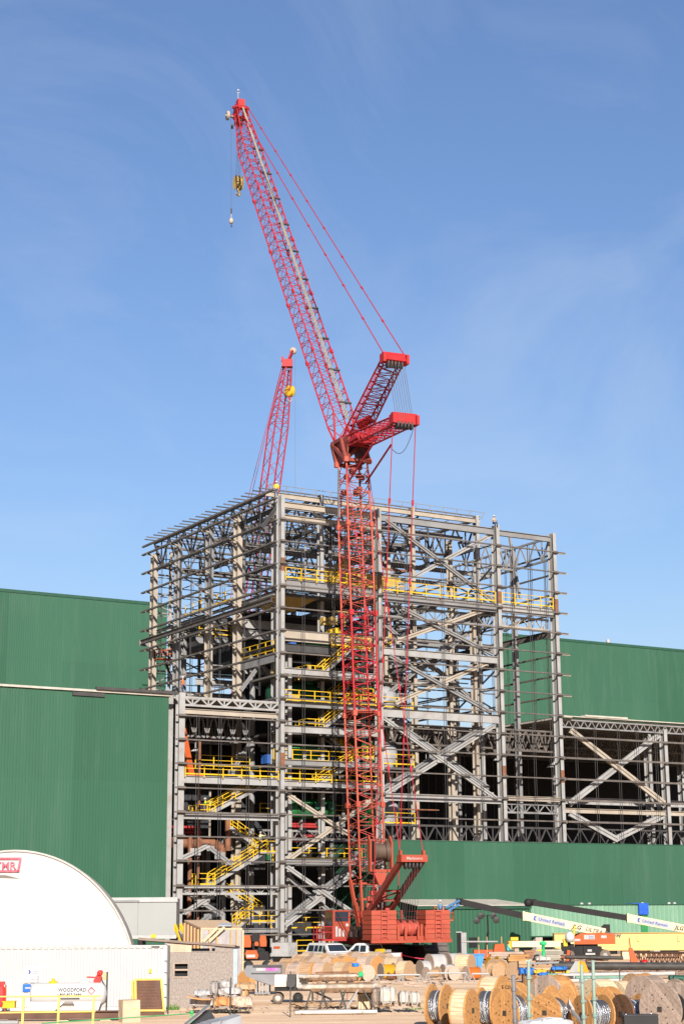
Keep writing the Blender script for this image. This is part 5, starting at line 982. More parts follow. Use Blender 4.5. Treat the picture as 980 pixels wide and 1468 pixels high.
a = P(763, 1294); b = MB(); b.lathe((a.x-.3, -.3, a.z), (0, 1, 0), [(.02, 0), (.4, 0), (.4, .6), (.02, .6)], 12); b.box((a.x, -.25, a.z-.25), (a.x+.5, .25, a.z+.35)); b.build('jib_knuckle', BBLK, t)
# loose pieces around the lift
def at(u, v, d): return W(u, v, d)
def gz(d): return 1307+F*4.6/d
def local(c):
    def P(u, v, d, dy=0): q = W(u, v, d)-c; return V((q.dot(HR), q.dot(HF)+dy, q.z))
    return P
RZ = math.atan2(HR.y, HR.x)
def gthing(name, label, cat, u, d, group=None):
    c = W(u, gz(d), d); c.z = 0; t = thing(name, label, cat, c, RZ, group); return t, local(c)
t, P = gthing('light_tower', 'tall dark floodlight mast with four lamps in front of the green shed', 'light tower', 696, 158)
b = MB(); b.tube(P(694, gz(158), 158), P(699, 1336, 158), .1, 8); b.tube(P(699, 1338, 158), P(698, 1312, 158), .07, 8); b.bar(P(686, 1313, 158), P(710, 1312, 158), .08); b.build('mast', BBLK, t)
for u, v in ((689, 1313), (707, 1313), (683, 1320), (711, 1319)):
    q = P(u, v, 158); b = MB(); b.lathe(q, (.2, -1, -.3), [(.02, -.3), (.18, -.25), (.32, 0), (.3, .03), (.02, .03)], 12); b.build('lamp', DARK, t)
b = MB(); q = P(694, gz(158), 158); b.box((q.x-1, -.6, .3), (q.x+.8, .6, 1.1)); b.build('base_box', LOR, t)
t, P = gthing('trencher', 'small orange ride-on trencher with an operator on it', 'machine', 716, 152)
b = MB(); b.prism([(-.6, -.5, .8), (.5, -.5, .8), (.35, -.5, 1.75), (-.45, -.5, 1.7)], (0, 1, 0)); b.build('hood', LOR, t); b = MB(); b.box((-.5, -.6, .35), (1.3, .6, .8)); b.box((.3, -.4, .8), (.9, .4, 1.0)); b.bar((-.9, -.3, .2), (-.4, -.3, 1.0), .15); b.bar((1.1, 0, .6), (2.0, 0, .2), .2, .3); b.build('chassis', BBLK, t)
for x in (-.35, 1.0):
    for y in (-.75, .55): b = MB(); b.lathe((x, y, .35), (0, 1, 0), [(.02, 0), (.33, 0), (.35, .04), (.35, .18), (.02, .2)], 14); b.build('wheel', TYRE, t)
w_ = t.matrix_world; c = V(t.location)+HR*.75; person('operator in a teal shirt and yellow vest seated on the orange trencher', (c.x, c.y, .12), tow+1.9, 'sit', TEAL, mat('brown_hat', (.2, .08, .03), .6))
t, P = gthing('telehandler_boom', 'pale yellow straight boom resting level in front of the green shed', 'boom', 778, 157)
b = MB(); b.bar(P(733, 1353.5, 157), P(822, 1353, 157), .4, .52); bo = b.build('boom', mat('pale_yellow_paint', (.75, .66, .36), .5), t); b = MB(); q = P(735, 1354, 157); b.box((q.x-.5, -.3, q.z-.35), (q.x, .3, q.z+.3)); b.bar((q.x-.2, 0, q.z+.5), (q.x+.5, 0, q.z+.5), .3); b.build('boom_head', YEL, t)
q = P(743, 1355, 157); text('lettering', '385', .42, BBLK, bo, (q.x, -.206, q.z-.05), (1, 0, 0), (0, 0, 1)); [MB().box((P(u, 1360, 157).x-.2, -.3, 0), (P(u, 1360, 157).x+.2, .3, P(u, 1357, 157).z)).build('cribbing', WG, t) for u in (740, 810)]
t, P = gthing('globe_light', 'silver globe lamp on a dark stand with yellow brackets left of the orange lift', 'light tower', 816, 150)
q = P(816, 1343, 150); b = MB(); b.lathe(q-V((0, 0, .4)), (0, 0, 1), [(.02, -.1), (.3, 0), (.42, .3), (.38, .6), (.2, .8), (.02, .85)], 14); b.build('globe', mat('globe_white', (.5, .5, .5), .3), t); b = MB(); b.bar((q.x, 0, 0), (q.x, 0, q.z-.4), .22); b.box((q.x-.7, -.3, q.z-1.5), (q.x-.1, .3, q.z-.5)); b.box((q.x+.05, -.2, q.z-1.2), (q.x+.4, .3, q.z-.6)); b.build('stand', BBLK, t)
b = MB(); b.box((q.x-.55, -.4, q.z-.8), (q.x-.2, .2, q.z-.2)); b.bar((q.x+.3, -.2, q.z-.5), (q.x+.5, -.2, q.z+.9), .15); b.build('bracket', YEL, t); b = MB(); b.bar((q.x-.3, -.3, .1), (q.x-.1, -.3, 1.2), .28); b.build('lower_arm', LOR, t)
t = thing('box_girder', 'long pale yellow crane box girder lying in front of the pale green enclosure', 'girder', W(795, gz(165), 165)-V((0, 0, 0)), RZ); c = V(t.location); P = local(c)
z0, z1 = P(880, 1362, 165).z, P(880, 1338, 165).z; YG_ = mat('girder_yellow', (.66, .47, .16), .5, var=.05, scale=.3, dirt=(.5, .36, .14), damt=.3)
b = MB(); b.box((0, 0, z0), (24, 1.3, z1)); b.build('web_box', YG_, t); b = MB(); b.box((-.1, -.15, z1), (24, 1.45, z1+.05)); b.box((-.1, -.15, z0-.05), (24, 1.45, z0)); b.build('flange', shade(YG_, .8), t)
for u in (866, 915, 973): q = P(u, 1344, 165); b = MB(); b.box((q.x-.12, -.12, q.z-.35), (q.x+.12, 0, q.z+.2)); b.build('lifting_lug', YG_, t)
b = MB(); [b.box((x, .1, 0), (x+.7, 1.2, z0-.06)) for x in (1, 6.5, 8.2, 12, 14.5, 18, 21)]; b.build('timber_block', shade(WC, 1.1), t)
# left machines
t, P = gthing('mini_lift', 'orange articulated lift folded up behind the plastic covered shed', 'machine', 367, 140)
for nm, (u0, v0, u1, v1), m, dy in (('cover', (349, 1341, 360, 1358), LOR, 0), ('cover', (372, 1341, 382, 1357), LOR, .1), ('cover', (365, 1350, 371, 1356), LOR, -.2), ('cover', (352, 1362, 371, 1374), LOR, -.6), ('mast', (360, 1338, 372, 1350), BBLK, .2), ('mast', (361, 1350, 377, 1362), BBLK, .4), ('chassis', (371, 1364, 386, 1376), BBLK, .1), ('chassis', (349, 1368, 353, 1377), BBLK, .1)):
    a, c = P(u0, v1, 140), P(u1, v0, 140); b = MB(); w_ = c.x-a.x; h_ = c.z-a.z; b.prism([(a.x+.1*w_, dy-.5, a.z), (c.x-.05*w_, dy-.5, a.z), (c.x, dy-.5, a.z+.4*h_), (c.x-.15*w_, dy-.5, c.z), (a.x+.1*w_, dy-.5, c.z), (a.x, dy-.5, a.z+.6*h_)], (0, .9, 0)); b.build(nm, m, t)
b = MB(); [b.lathe((x, -.7, .4), (0, 1, 0), [(.02, 0), (.4, 0), (.4, .3), (.02, .3)], 14) for x in (-.6, .9)]; b.build('wheel', TYRE, t)
b = MB(); q = P(356, 1370, 140); b.box((q.x-.1, -1.115, q.z-.12), (q.x+.6, -1.105, q.z+.1)); b.build('sticker', EQW, t)
t, P = gthing('generator', 'white box generator on a trailer in front of the frame corner', 'generator', 409, 148)
t.rotation_euler.z += -.55; z0 = P(405, 1371, 148).z; z1 = P(405, 1351.5, 148).z
b = MB(); b.box((-.95, -.7, z0), (.75, .7, z1)); g_ = b.build('housing', EQW, t); b = MB(); b.box((-.75, -.72, z1-.5), (-.1, -.702, z1-.3)); b.build('sticker', LOR, g_); b = MB(); [b.box((.751, -.5+k*.18, z0+.2+.2*(k % 3)), (.765, -.4+k*.18, z0+.35+.2*(k % 3))) for k in range(6)]; b.build('vents', GREY, g_)
b = MB(); b.box((-.9, -.6, z0-.5), (.9, .6, z0-.02)); b.bar((.9, 0, z0-.4), (2.0, 0, .3), .12); b.build('trailer', BBLK, t); [wheel(t, s*.0+x, 0, .33) for s, x in ((0, -.8), (0, .8))]
t, P = gthing('grey_hopper', 'grey sloping hopper with a pink and white sign on a legged frame', 'hopper', 376, 98)
D_ = 98; q = lambda u, v: P(u, v, D_); GP = mat('hopper_grey', (.21, .21, .22), .5, var=.12)
b = MB(); pts = [q(350, 1392), q(354, 1384), q(403, 1384), q(403, 1402), q(391, 1412), q(369, 1405), q(354, 1399)]; b.prism([V((x.x, -.8, x.z)) for x in pts], (0, 1.6, 0)); hp_ = b.build('bin', GP, t)
a, c = q(368, 1391.5), q(399, 1387); b = MB(); xs_ = q(381, 1390).x; b.box((a.x, -.83, a.z), (xs_, -.805, c.z)); b.build('sign_white', EQW, hp_); b = MB(); b.box((xs_, -.83, a.z), (c.x, -.805, c.z)); b.build('sign_pink', mat('sign_pink', (.55, .16, .42), .5), hp_)
text('lettering', 'PURE', .19, mat('sign_pale', (.45, .36, .42), .5), hp_, (a.x+.06, -.833, a.z+.02), (1, 0, 0), (0, 0, 1)); text('lettering', 'VERY', .22, mat('sign_purple', (.22, .03, .25), .5), hp_, (xs_+.05, -.833, a.z+.02), (1, 0, 0), (0, 0, 1))
b = MB(); e0, e1_ = q(363, 1385), q(403, 1385); b.bar((e0.x, -.82, e0.z), (e1_.x, -.82, e1_.z), .06, .1); e0, e1_ = q(361, 1395), q(403, 1395); b.bar((e0.x, -.82, e0.z), (e1_.x, -.82, e1_.z), .04, .06); b.build('rim', DARK, hp_)
for u in (368, 373, 377, 382, 385): x = q(u, 1400).x; b = MB(); b.bar((x, -.7, .1), (x, -.7, q(u, 1403).z), .09); b.build('leg', LGREY, t)
b = MB(); [b.bar((q(366, 1400).x, y, .12), (q(388, 1400).x, y, .12), .1) for y in (-.7, .5)]; [b.bar((q(u, 1400).x, .5, .1), (q(u, 1400).x, .5, 1.2), .09) for u in (368, 386)]; b.build('base_frame', GREY, t)
t, P = gthing('mixer_trailer', 'dirty white two wheeled mixer trailer with an open control side', 'trailer', 410, 89)
q = lambda u, v: P(u, v, 89); MW = mat('dirty_white', (.62, .56, .48), .6, var=.15, dirt=(.35, .25, .16), damt=.5, dscale=2)
a, c = q(394, 1414), q(420, 1397); b = MB(); b.prism([(a.x, -.7, a.z), (c.x-.35, -.7, a.z), (c.x-.3, -.7, c.z), (a.x+.02, -.7, c.z)], (0, 1.4, 0)); b.build('cowl', MW, t); b = MB(); b.box((c.x-.3, -.6, a.z-.2), (c.x+.15, .6, c.z-.02)); b.tube((c.x-.1, -.75, a.z+.2), (c.x-.1, -.6, a.z+.2), .25, 12); b.build('pump', DARK, t); b = MB(); b.box((c.x+.2, -.65, a.z-.05), (c.x+.75, .6, c.z)); b.build('tool_box', MW, t)
b = MB(); b.box((a.x, -.6, a.z-.22), (c.x+.9, .6, a.z-.03)); b.bar((c.x+.9, 0, a.z-.2), (c.x+2.0, 0, .15), .1); b.bar((c.x+1.0, 0, .05), (c.x+1.0, 0, .6), .08); b.build('frame', BBLK, t)
x = q(399, 1428).x
for y in (-.85, .65): b = MB(); b.lathe((x, y, .27), (0, 1, 0), [(.16, 0), (.25, 0), (.27, .03), (.27, .17), (.25, .2), (.16, .2)], 18); w_ = b.build('wheel', mat('dusty_tyre', (0, 0, 0)), t); b = MB(); b.lathe((x, y+.02, .27), (0, 1, 0), [(.02, 0), (.16, .01), (.16, .16), (.02, .17)], 14); b.build('rim', MW, w_)
x = q(427, 1428).x; b = MB(); b.lathe((x, -.3, .27), (0, 1, 0), [(.02, 0), (.27, 0), (.27, .2), (.02, .2)], 16); b.build('wheel', TYRE, t)
# ------------------------------------------------------------------ left foreground
WPAINT = mat('container_white', (.68, .675, .66), .5, var=.04, scale=.4, dirt=(.55, .45, .35), damt=.3, dscale=.8)
d = 83.0; zt = W(100, 1356, d).z
t, P = gthing('shipping_container', 'white ribbed shipping container behind the fuel tank', 'container', 238, d)
L = 12.19; ztop = P(100, 1356, d).z
for k in range(10):      # side sheets
    x0 = -L+.12+k*1.195; b = MB(); pr = []
    for j in range(4):
        for f_, h in ((0, 0), (.35, 0), (.45, 1), (.85, 1), (.95, 0)): pr.append((x0+(j+f_)*.29875, h*.036))
    pr.append((x0+1.195, 0)); vs_ = []
    for x, h in pr: vs_ += [(x, h, .2), (x, h, ztop-.16)]
    b.add(vs_, [(2*i, 2*i+2, 2*i+3, 2*i+1) for i in range(len(pr)-1)]); b.build('side_sheet', WPAINT, t)
b = MB(); b.box((-L, -.02, 0), (0, .1, .19)); b.box((-L, -.02, ztop-.15), (0, .1, ztop)); b.box((-.16, -.025, .19), (0, .12, ztop-.15)); b.box((-L, .1, .1), (-.02, 2.4, ztop-.03)); b.box((-.03, .12, .1), (.02, 2.4, ztop-.05)); b.build('frame', WPAINT, t)
b = MB(); [b.box((-.1, -.04, z), (.03, -.024, z+.04)) for z in (2.3, 1.75, 1.2, .6)]; b.box((-.75, -.045, ztop-.12), (-.35, -.022, ztop-.05)); b.build('marks', BOLT, t)
b = MB(); b.box((-.85, -.03, 1.75), (-.72, -.005, 1.95)); b.build('sticker', YEL, t)
b = MB(); [b.box((-L+.4+k*.33, -.035, ztop-.1), (-L+.52+k*.33, -.021, ztop-.07)) for k in range(36)]; b.build('lashing_slots', WG, t)
a, c = P(32, 1409, d), P(58, 1384, d); b = MB(); b.box((a.x, -.06, a.z), (c.x, -.04, c.z)); sg = b.build('sign', mat('sign_white', (.8, .8, .8), .4), t)
SB = mat('sign_blue', (0, 0, 0)); sx = a.x+.26; sz = c.z-.32
b = MB(); b.lathe((sx, -.064, sz), (0, 1, 0), [(.01, 0), (.105, 0), (.105, .004)], 16, False); b.build('emblem_disc', SB, sg); b = MB(); b.lathe((sx-.07, -.068, sz), (0, 1, 0), [(.01, 0), (.1, 0), (.1, .004)], 16, False); b.build('emblem_cut', mat('sign_white', (0, 0, 0)), sg)
text('lettering', 'United\nRentals', .12, mat('sign_grey', (.2, .2, .25), .5), sg, (sx+.14, -.064, sz+.01), (1, 0, 0), (0, 0, 1), .002); text('lettering', '800 UR RENTS', .1, mat('sign_grey', (0, 0, 0)), sg, (a.x+.05, -.064, a.z+.12), (1, 0, 0), (0, 0, 1), .002)
a, c = P(32, 1422, d), P(43.5, 1411, d); b = MB(); b.box((a.x, -.062, a.z), (c.x, -.042, c.z)); s2 = b.build('blue_sign', mat('sign_mid_blue', (.01, .12, .55), .4), t); b = MB(); b.box((a.x+.12, -.066, a.z+.14), (c.x-.0, -.061, a.z+.22)); b.build('sign_bar', EQW, s2)
# dome tent
dT = 100; ctr = W(15, gz(dT), dT); ctr.z = 0; dirv = ray(203, gz(dT)); dirv = V((dirv.x, dirv.y, 0)).normalized()
t = thing('dome_tent', 'big white arched fabric shelter behind the white container', 'tent', ctr, math.atan2(-dirv.x, dirv.y)); H_, Wd = 8.25, 7.35; TENT = mat('tent_fabric', (.68, .67, .65), .6, var=.05, scale=.5, bump=.4, bscale=.9, stretch=(2.5, 1, .4), dirt=(.58, .55, .5), damt=.5, dscale=.35); TENTR = mat('tent_roof_fabric', (.50, .46, .42), .6, var=.15, scale=1.5, bump=.3, bscale=2)
arc = [(Wd*math.cos(math.pi*k/40), H_*math.sin(math.pi*k/40)) for k in range(41)]
b = MB(); pts = [(x*.998, .02, z*.998) for x, z in arc]; b.add(pts, [tuple(range(41))]); b.build('end_wall', TENT, t)
b = MB(); vs_ = []
for k, (x, z) in enumerate(arc):
    for y in range(9): s = 1.0+(.012 if y % 2 else 0)-(.0 if y < 8 else .02); vs_.append((x*s, y*1.8, z*s))
b.add(vs_, [(k*9+y, k*9+y+1, k*9+y+10, k*9+y+9) for k in range(40) for y in range(8)], True); b.build('roof_cover', TENTR, t)
b = MB(); b.path([(x*1.0, -.02, z*1.0) for x, z in arc], .07, 6); b.build('end_rib', TENTR, t)
q = lambda u, v: (lambda w: (w, (w-ctr).dot(V((dirv.y, -dirv.x, 0)))))(W(u, v, dT))
LR = mat('logo_red', (.62, .10, .14), .6, var=.35, scale=6)
x1, z1, z0 = q(28, 1238)[1], q(20, 1228)[0].z, q(20, 1249.5)[0].z
b = MB(); b.hexa([(x1-3.4, .06, z1-.12), (x1, .06, z1-.12), (x1, .1, z1-.12), (x1-3.4, .1, z1-.12), (x1-3.4, .06, z1), (x1, .06, z1), (x1, .1, z1), (x1-3.4, .1, z1)]); b.box((x1-3.4, .06, z0), (x1-.1, .1, z0+.12)); b.hexa([(x1-.24, .06, z0), (x1-.1, .06, z0), (x1-.1, .1, z0), (x1-.24, .1, z0), (x1-.12, .06, z1-.12), (x1, .06, z1-.12), (x1, .1, z1-.12), (x1-.12, .1, z1-.12)]); b.box((x1-3.4, .06, z0+.12), (x1-3.28, .1, z1-.12)); b.v = [(x, y-.14, z) for x, y, z in b.v]; lg = b.build('logo_frame', LR, t)
text('lettering', 'KYMR', .62, LR, lg, (x1-.3, -.07, z0+.17), (1, 0, 0), (0, 0, 1), .004, 'RIGHT', .0)
b = MB(); e = q(29, 1260); b.prism([(x1-4, -.25, e[0].z+.3), (x1-.9, -.25, e[0].z+.25), (x1+.1, .05, e[0].z), (x1-.9, .05, e[0].z+.05), (x1-4, .05, e[0].z+.2)], (0, .03, .05)); b.build('vent_flap', TENT, t)
# OSB shed
dS = 84.5; t, P = gthing('chipboard_shed', 'rough chipboard site shed with a small dark window', 'shed', 239, dS)
OSB = mat('chipboard', (.285, .24, .21), .8, var=.30, scale=16, stretch=(1, 1, .6), dirt=(.25, .19, .15), damt=.6, dscale=5, bump=.3); OSBT = mat('plywood_pale', (.55, .40, .28), .75, var=.14, scale=3, stretch=(1, 1, .2))
a, c, e = P(239, 1352, dS), P(333, 1359, dS), P(239, 1366, dS); W_ = c.x
wn0, wn1 = P(249, 1400, dS), P(268, 1382, dS)
for i, (x0, x1, z0, z1) in enumerate(((0, wn0.x, 0, e.z), (wn0.x, wn1.x, 0, wn0.z), (wn0.x, wn1.x, wn1.z, e.z), (wn1.x, W_, 0, e.z))): b = MB(); b.box((x0, 0, z0), (x1, .05, z1)); b.build('wall_board', OSB, t)
l0, l1 = P(273, 1364, dS), P(307, 1358.5, dS)
for x0, x1, m in ((0, l0.x, OSBT), (l1.x, W_, OSB)): b = MB(); b.hexa([(x0, -.01, e.z+.01), (x1, -.01, e.z+.01), (x1, .05, e.z+.01), (x0, .05, e.z+.01), (x0, -.01, a.z+(c.z-a.z)*x0/W_), (x1, -.01, a.z+(c.z-a.z)*x1/W_), (x1, .05, a.z+(c.z-a.z)*x1/W_), (x0, .05, a.z+(c.z-a.z)*x0/W_)]); b.build('upper_board', m, t)
b = MB(); b.box((l0.x, -.01, e.z+.01), (l1.x, .05, e.z+.05)); b.box((l0.x+.9, .02, e.z+.05), (l1.x-.15, .045, l1.z-.02)); b.build('louvre', OSB, t)
b = MB(); b.box((0, .25, 0), (W_, 4, c.z-.1)); b.build('interior', BLACK, t)
b = MB(); b.box((wn0.x-.04, -.03, wn0.z-.08), (wn1.x+.04, 0, wn0.z)); b.box((wn0.x, -.02, (wn0.z+wn1.z)/2-.03), (wn1.x, .03, (wn0.z+wn1.z)/2+.05)); b.box((wn0.x-.04, -.02, wn0.z), (wn0.x+.02, 0, wn1.z)); b.box((wn0.x-.04, -.025, wn1.z), (wn1.x+.04, -.002, wn1.z+.05)); b.build('window_frame', WG, t)
b = MB(); x0 = P(196, 1346, dS).x; zz0 = P(196, 1346, dS).z; b.hexa([(x0, -.15, zz0-.06), (W_+.1, -.15, c.z+.02), (W_+.1, 4, c.z-.12), (x0, 4, zz0-.2), (x0, -.15, zz0+.06), (W_+.1, -.15, c.z+.13), (W_+.1, 4, c.z-.01), (x0, 4, zz0-.08)]); b.build('roof_board', shade(WG, .55), t)
b = MB(); b.box((W_+.005, -.02, 0), (P(340, 1400, dS).x, .15, c.z-.05)); b.build('corner_post', mat('grey_blue_plastic', (.35, .40, .43), .4), t)
# site cabin, on blocks behind
dC = 140; t, P = gthing('site_cabin', 'pale grey flat sided cabin standing raised in front of the left green wall', 'cabin', 201, dC)
a, c = P(140, 1341, dC), P(251, 1286, dC); CG = mat('cabin_grey', (.30, .31, .30), .5, var=.03, scale=.5)
for x0, x1, dy in ((a.x, P(196, 1300, dC).x-.02, 0), (P(196, 1300, dC).x+.02, c.x, .004)): b = MB(); b.box((x0, dy, a.z), (x1, .1+dy, c.z-.4)); b.build('side_panel', CG, t)
b = MB(); b.box((a.x, .12, a.z), (c.x, 3, c.z-.1)); b.build('cabin_body', CG, t)
b = MB(); b.box((a.x-.1, -.1, c.z-.38), (c.x+.1, .11, c.z)); b.box((a.x-.05, -.04, a.z-.3), (c.x+.05, .1, a.z-.01)); b.build('edge_rail', EQW, t); b = MB(); b.box((P(155, 1291, dC).x, -.13, P(155, 1293, dC).z), (P(198, 1291, dC).x, -.105, P(155, 1290.5, dC).z)); b.build('awning_slot', GREY, t)
b = MB(); [b.box((x, .2, 0), (x+.4, 2.8, a.z-.31)) for x in (a.x, (a.x+c.x)/2, c.x-.5)]; b.build('support', BLACK, t); b = MB(); q = P(219, 1342, dC); b.box((q.x-.2, -.12, q.z-.15), (q.x+.2, -.06, q.z+.15)); b.build('sticker', YEL, t)
t, P = gthing('access_stair', 'small yellow railed stair beside the grey cabin', 'stair', 262, 128)
for y in (-.4, .4):
    b = MB(); 
    for u0, v0, u1, v1 in ((251, 1325, 261, 1352), (259, 1324, 272, 1352)): b.bar(P(u0, v0, 128, y), P(u1, v1, 128, y), .09); b.bar(P(u0, v0+6, 128, y), P(u1, v1+2, 128, y), .07); b.bar(P(u0, v0, 128, y), P(u0, v0+10, 128, y), .08); b.bar(P(u1, v1, 128, y), P(u1, v1+6, 128, y), .08)
    b.build('handrail', YEL, t)
b = MB(); b.bar(P(254, 1336, 128), P(270, 1358, 128), .8, .15); [b.bar((x, 0, 0), (x, 0, P(254, 1345, 128).z), .1) for x in (-.5, .3)]; b.build('flight', DARK, t)
# plywood and plastic shelter
dP = 118; FL_, FR_, BR_, BL_ = [W(u, v, dd) for u, v, dd in ((288, 1330, dP), (347.5, 1330.5, dP), (323, 1319, dP+5), (264, 1319, dP+5))]
t = thing('plastic_shelter', 'plywood roofed shelter with clear plastic sheeting over timber studs', 'shelter', (FL_.x, FL_.y, 0)); O_ = V((FL_.x, FL_.y, 0))
PLY = mat('plywood_tan', (.60, .42, .27), .75, var=.1, scale=2); PLAS = mat('clear_plastic', (.62, .58, .58), .25, var=.25, scale=1.6, stretch=(1, 1, .4), bump=.6, bscale=3, alpha=.72); STUD = mat('timber_stud', (.62, .36, .18), .7, var=.12)  # plywood roof in warm tan, tone varied at random
b = MB(); b.prism([p-O_ for p in (FL_, FR_, BR_, BL_)], (0, 0, -.12)); b.build('roof', PLY, t)
dn = lambda p: V((p.x, p.y, 0))
b = MB(); b.prism([dn(FL_)-O_, dn(FR_)-O_, FR_-O_-V((0, 0, .13)), FL_-O_-V((0, 0, .13))], (HF*.03)); b.build('front_sheet', PLAS, t)
b = MB(); b.prism([dn(BL_)-O_, dn(FL_)-O_, FL_-O_-V((0, 0, .13)), BL_-O_-V((0, 0, .13))], (HR*.03)); b.build('side_board', mat('stained_board', (.34, .20, .13), .8, var=.2, scale=2, stretch=(1, 1, .2)), t)
for f_ in (0, .2, .38, .72, .86, 1): p = FL_.lerp(FR_, f_)-O_; b = MB(); b.bar((p.x, p.y-.06, 0), (p.x, p.y-.06, p.z-.13), .11); b.build('stud', STUD if f_ not in (0, 1) else WC, t)
for f_ in (.1, .3, .5, .7, .9): p = BL_.lerp(FL_, f_)-O_-HR*.08; b = MB(); b.bar(p-V((0, 0, p.z)), p-V((0, 0, .15)), .12); b.build('stud', STUD, t)
b = MB(); q0, q1 = W(292, 1350, dP-.3)-O_, W(312, 1330, dP-.3)-O_; b.bar(q0, q1, .1, .18); q0, q1 = W(300, 1350, dP-.4)-O_, W(322, 1329, dP-.4)-O_; b.bar(q0, q1, .1, .18); b.build('prop', WC, t)
b = MB(); q0, q1 = W(310, 1350, dP-.15)-O_, W(322, 1332, dP-.15)-O_; b.box((min(q0.x, q1.x), q0.y-.03, q0.z), (max(q0.x, q1.x), q0.y, q1.z)); b.build('doorway', GREY, t); b = MB(); q0, q1 = W(313, 1328, dP-.2)-O_, W(324, 1324.5, dP-.2)-O_; b.hexa([q0, q0+HR*.9, q0+HR*.9+HF*1.0+V((0, 0, .16)), q0+HF*1.0+V((0, 0, .16)), q0+V((0, 0, .05)), q0+HR*.9+V((0, 0, .05)), q0+HR*.9+HF+V((0, 0, .22)), q0+HF+V((0, 0, .22))]); b.build('roof_patch', mat('patch_grey', (.4, .42, .45), .4), t)
# fuel tank
dK = 78; t, P = gthing('fuel_tank', 'white cylindrical fuel tank lettered WOODFORD with a diamond hazard sign', 'tank', 89, dK)
r_ = .51; x0, x1 = P(42, 1430, dK).x, P(153, 1430, dK).x; zc = P(89, 1425.5, dK).z; TW = mat('tank_white', (.78, .77, .75), .4, var=.03, dirt=(.6, .45, .38), damt=.3, dscale=.7)
b = MB(); b.lathe((0, 0, zc), (1, 0, 0), [(.02, x0), (r_*.75, x0+.07), (r_, x0+.22), (r_, x1-.22), (r_*.75, x1-.07), (.02, x1)], 36); b.build('shell', TW, t)
b = MB(); b.prism([(x0+.25, -.4, .12), (x0+1.0, -.4, .12), (x0+1.7, -.4, zc-.3), (x0+.1, -.4, zc-.3)], (0, .8, 0)); b.prism([(x1-1.2, -.4, .12), (x1-.4, -.4, .12), (x1-.2, -.4, zc-.3), (x1-1.5, -.4, zc-.3)], (0, .8, 0)); b.box((x0+.15, -.45, 0), (x0+1.15, .45, .12)); b.build('saddle', TW, t)

for s_, sz, u, dz_ in (('WOODFORD', .21, 85, .14), ('1-800-827-3686', .175, 83, -.06)):
    o = text('lettering', s_, sz, BOLT, t, (P(u, 1421, dK).x, 0, zc+dz_), (1, 0, 0), (0, 0, 1), .004)
    for vv in o.data.vertices: vv.co.y = -math.sqrt(max(.05, r_*r_-(vv.co.z-zc)**2))-.045+vv.co.y*.5
b = MB(); b.box((P(89, 1430, dK).x, -r_-.012, zc-.19), (P(116, 1430, dK).x, -r_+.03, zc-.15)); b.build('underline', BOLT, t)
q = P(132.5, 1420, dK); HR_ = mat('hazard_red', (.6, .03, .03), .5); b = MB()
for a_ in range(4): p0, p1 = V((math.cos(a_*math.pi/2), 0, math.sin(a_*math.pi/2)))*.16, V((math.cos((a_+1)*math.pi/2), 0, math.sin((a_+1)*math.pi/2)))*.16; b.bar(V((q.x, -r_-.006, q.z))+p0, V((q.x, -r_-.006, q.z))+p1, .012, .03)
b.build('hazard_diamond', HR_, t)
for u, m, w_ in ((75, YEL, .22), (120, TW, .26)): q = P(u, 1409, dK); b = MB(); b.lathe((q.x, 0, zc+r_-.04), (0, 0, 1), [(w_, 0), (w_*.95, .08), (w_*.4, .12), (.08, .13), (.07, .22), (.01, .23)], 14); b.build('filler_cap', m, t)
b = MB(); q = P(53, 1400, dK); b.tube((q.x, 0, zc+r_-.05), (q.x, 0, zc+r_+.3), .03, 6); b.bar((q.x-.12, 0, zc+r_+.3), (q.x+.12, 0, zc+r_+.3), .04); b.build('vent_pipe', LGREY, t)
q = P(139, 1405, dK); b = MB(); b.lathe((q.x+.1, -.15, q.z+.3), (0, 1, 0), [(.02, 0), (.13, 0), (.13, .25), (.02, .25)], 12); b.prism([(q.x-.2, -.1, q.z-.05), (q.x+.05, -.1, q.z-.35), (q.x+.2, -.1, q.z+.1), (q.x, -.1, q.z+.3)], (0, .2, 0)); b.bar((q.x-.5, 0, q.z+.12), (q.x-.1, 0, q.z+.1), .07); b.build('hand_pump', mat('pump_red', (.55, .03, .03), .4), t); b = MB(); b.tube((q.x+.42, 0, .1), (q.x+.42, 0, q.z+.35), .04, 6); b.tube((q.x+.1, 0, zc+r_-.05), (q.x+.1, 0, q.z+.2), .04, 6); b.path([(q.x+.15, -.1, q.z+.1), (q.x+.35, -.15, q.z-.3), (q.x+.3, -.1, q.z-.5)], .03); b.build('pump_post', BOLT, t); b = MB(); b.box((q.x+.22, -.1, q.z), (q.x+.4, .1, q.z+.3)); b.build('pump_box', STUD, t)
# kerb beam, rail, blocks
dB = 76; t, P = gthing('steel_beam', 'long brown steel channel lying on the ground under the fuel tank', 'beam', 86, dB); a, c = P(-20, 1451, dB), P(172, 1443.5, dB)
b = MB(); b.ibar((a.x, -.55, .26), (c.x, -.55, .26), .34, .3, .04, .04); b.build('channel', mat('weathered_brown_steel', (.12, .06, .04), .7, var=.25), t)
b = MB(); [b.hexa([(x, -.6, 0), (x+.5, -.6, 0), (x+.5, -.3, 0), (x, -.3, 0), (x+.1, -.6, .08), (x+.4, -.6, .08), (x+.4, -.3, .08), (x+.1, -.3, .08)]) for x in (a.x+1, 0, c.x-.8)]; b.build('timber_sleeper', OSBT, t)
dR = 66; t, P = gthing('yellow_guard_rail', 'pale yellow pipe guard rail across the lower left corner', 'railing', 60, dR); PY = mat('pale_rail_yellow', (.74, .55, .14), .5, var=.08)
for u in (-30, 32, 83, 133): x = P(u, 1450, dR).x; b = MB(); b.bar((x, 0, -.0), (x+.01, 0, P(u, 1429, dR).z), .085); b.build('post', PY, t)
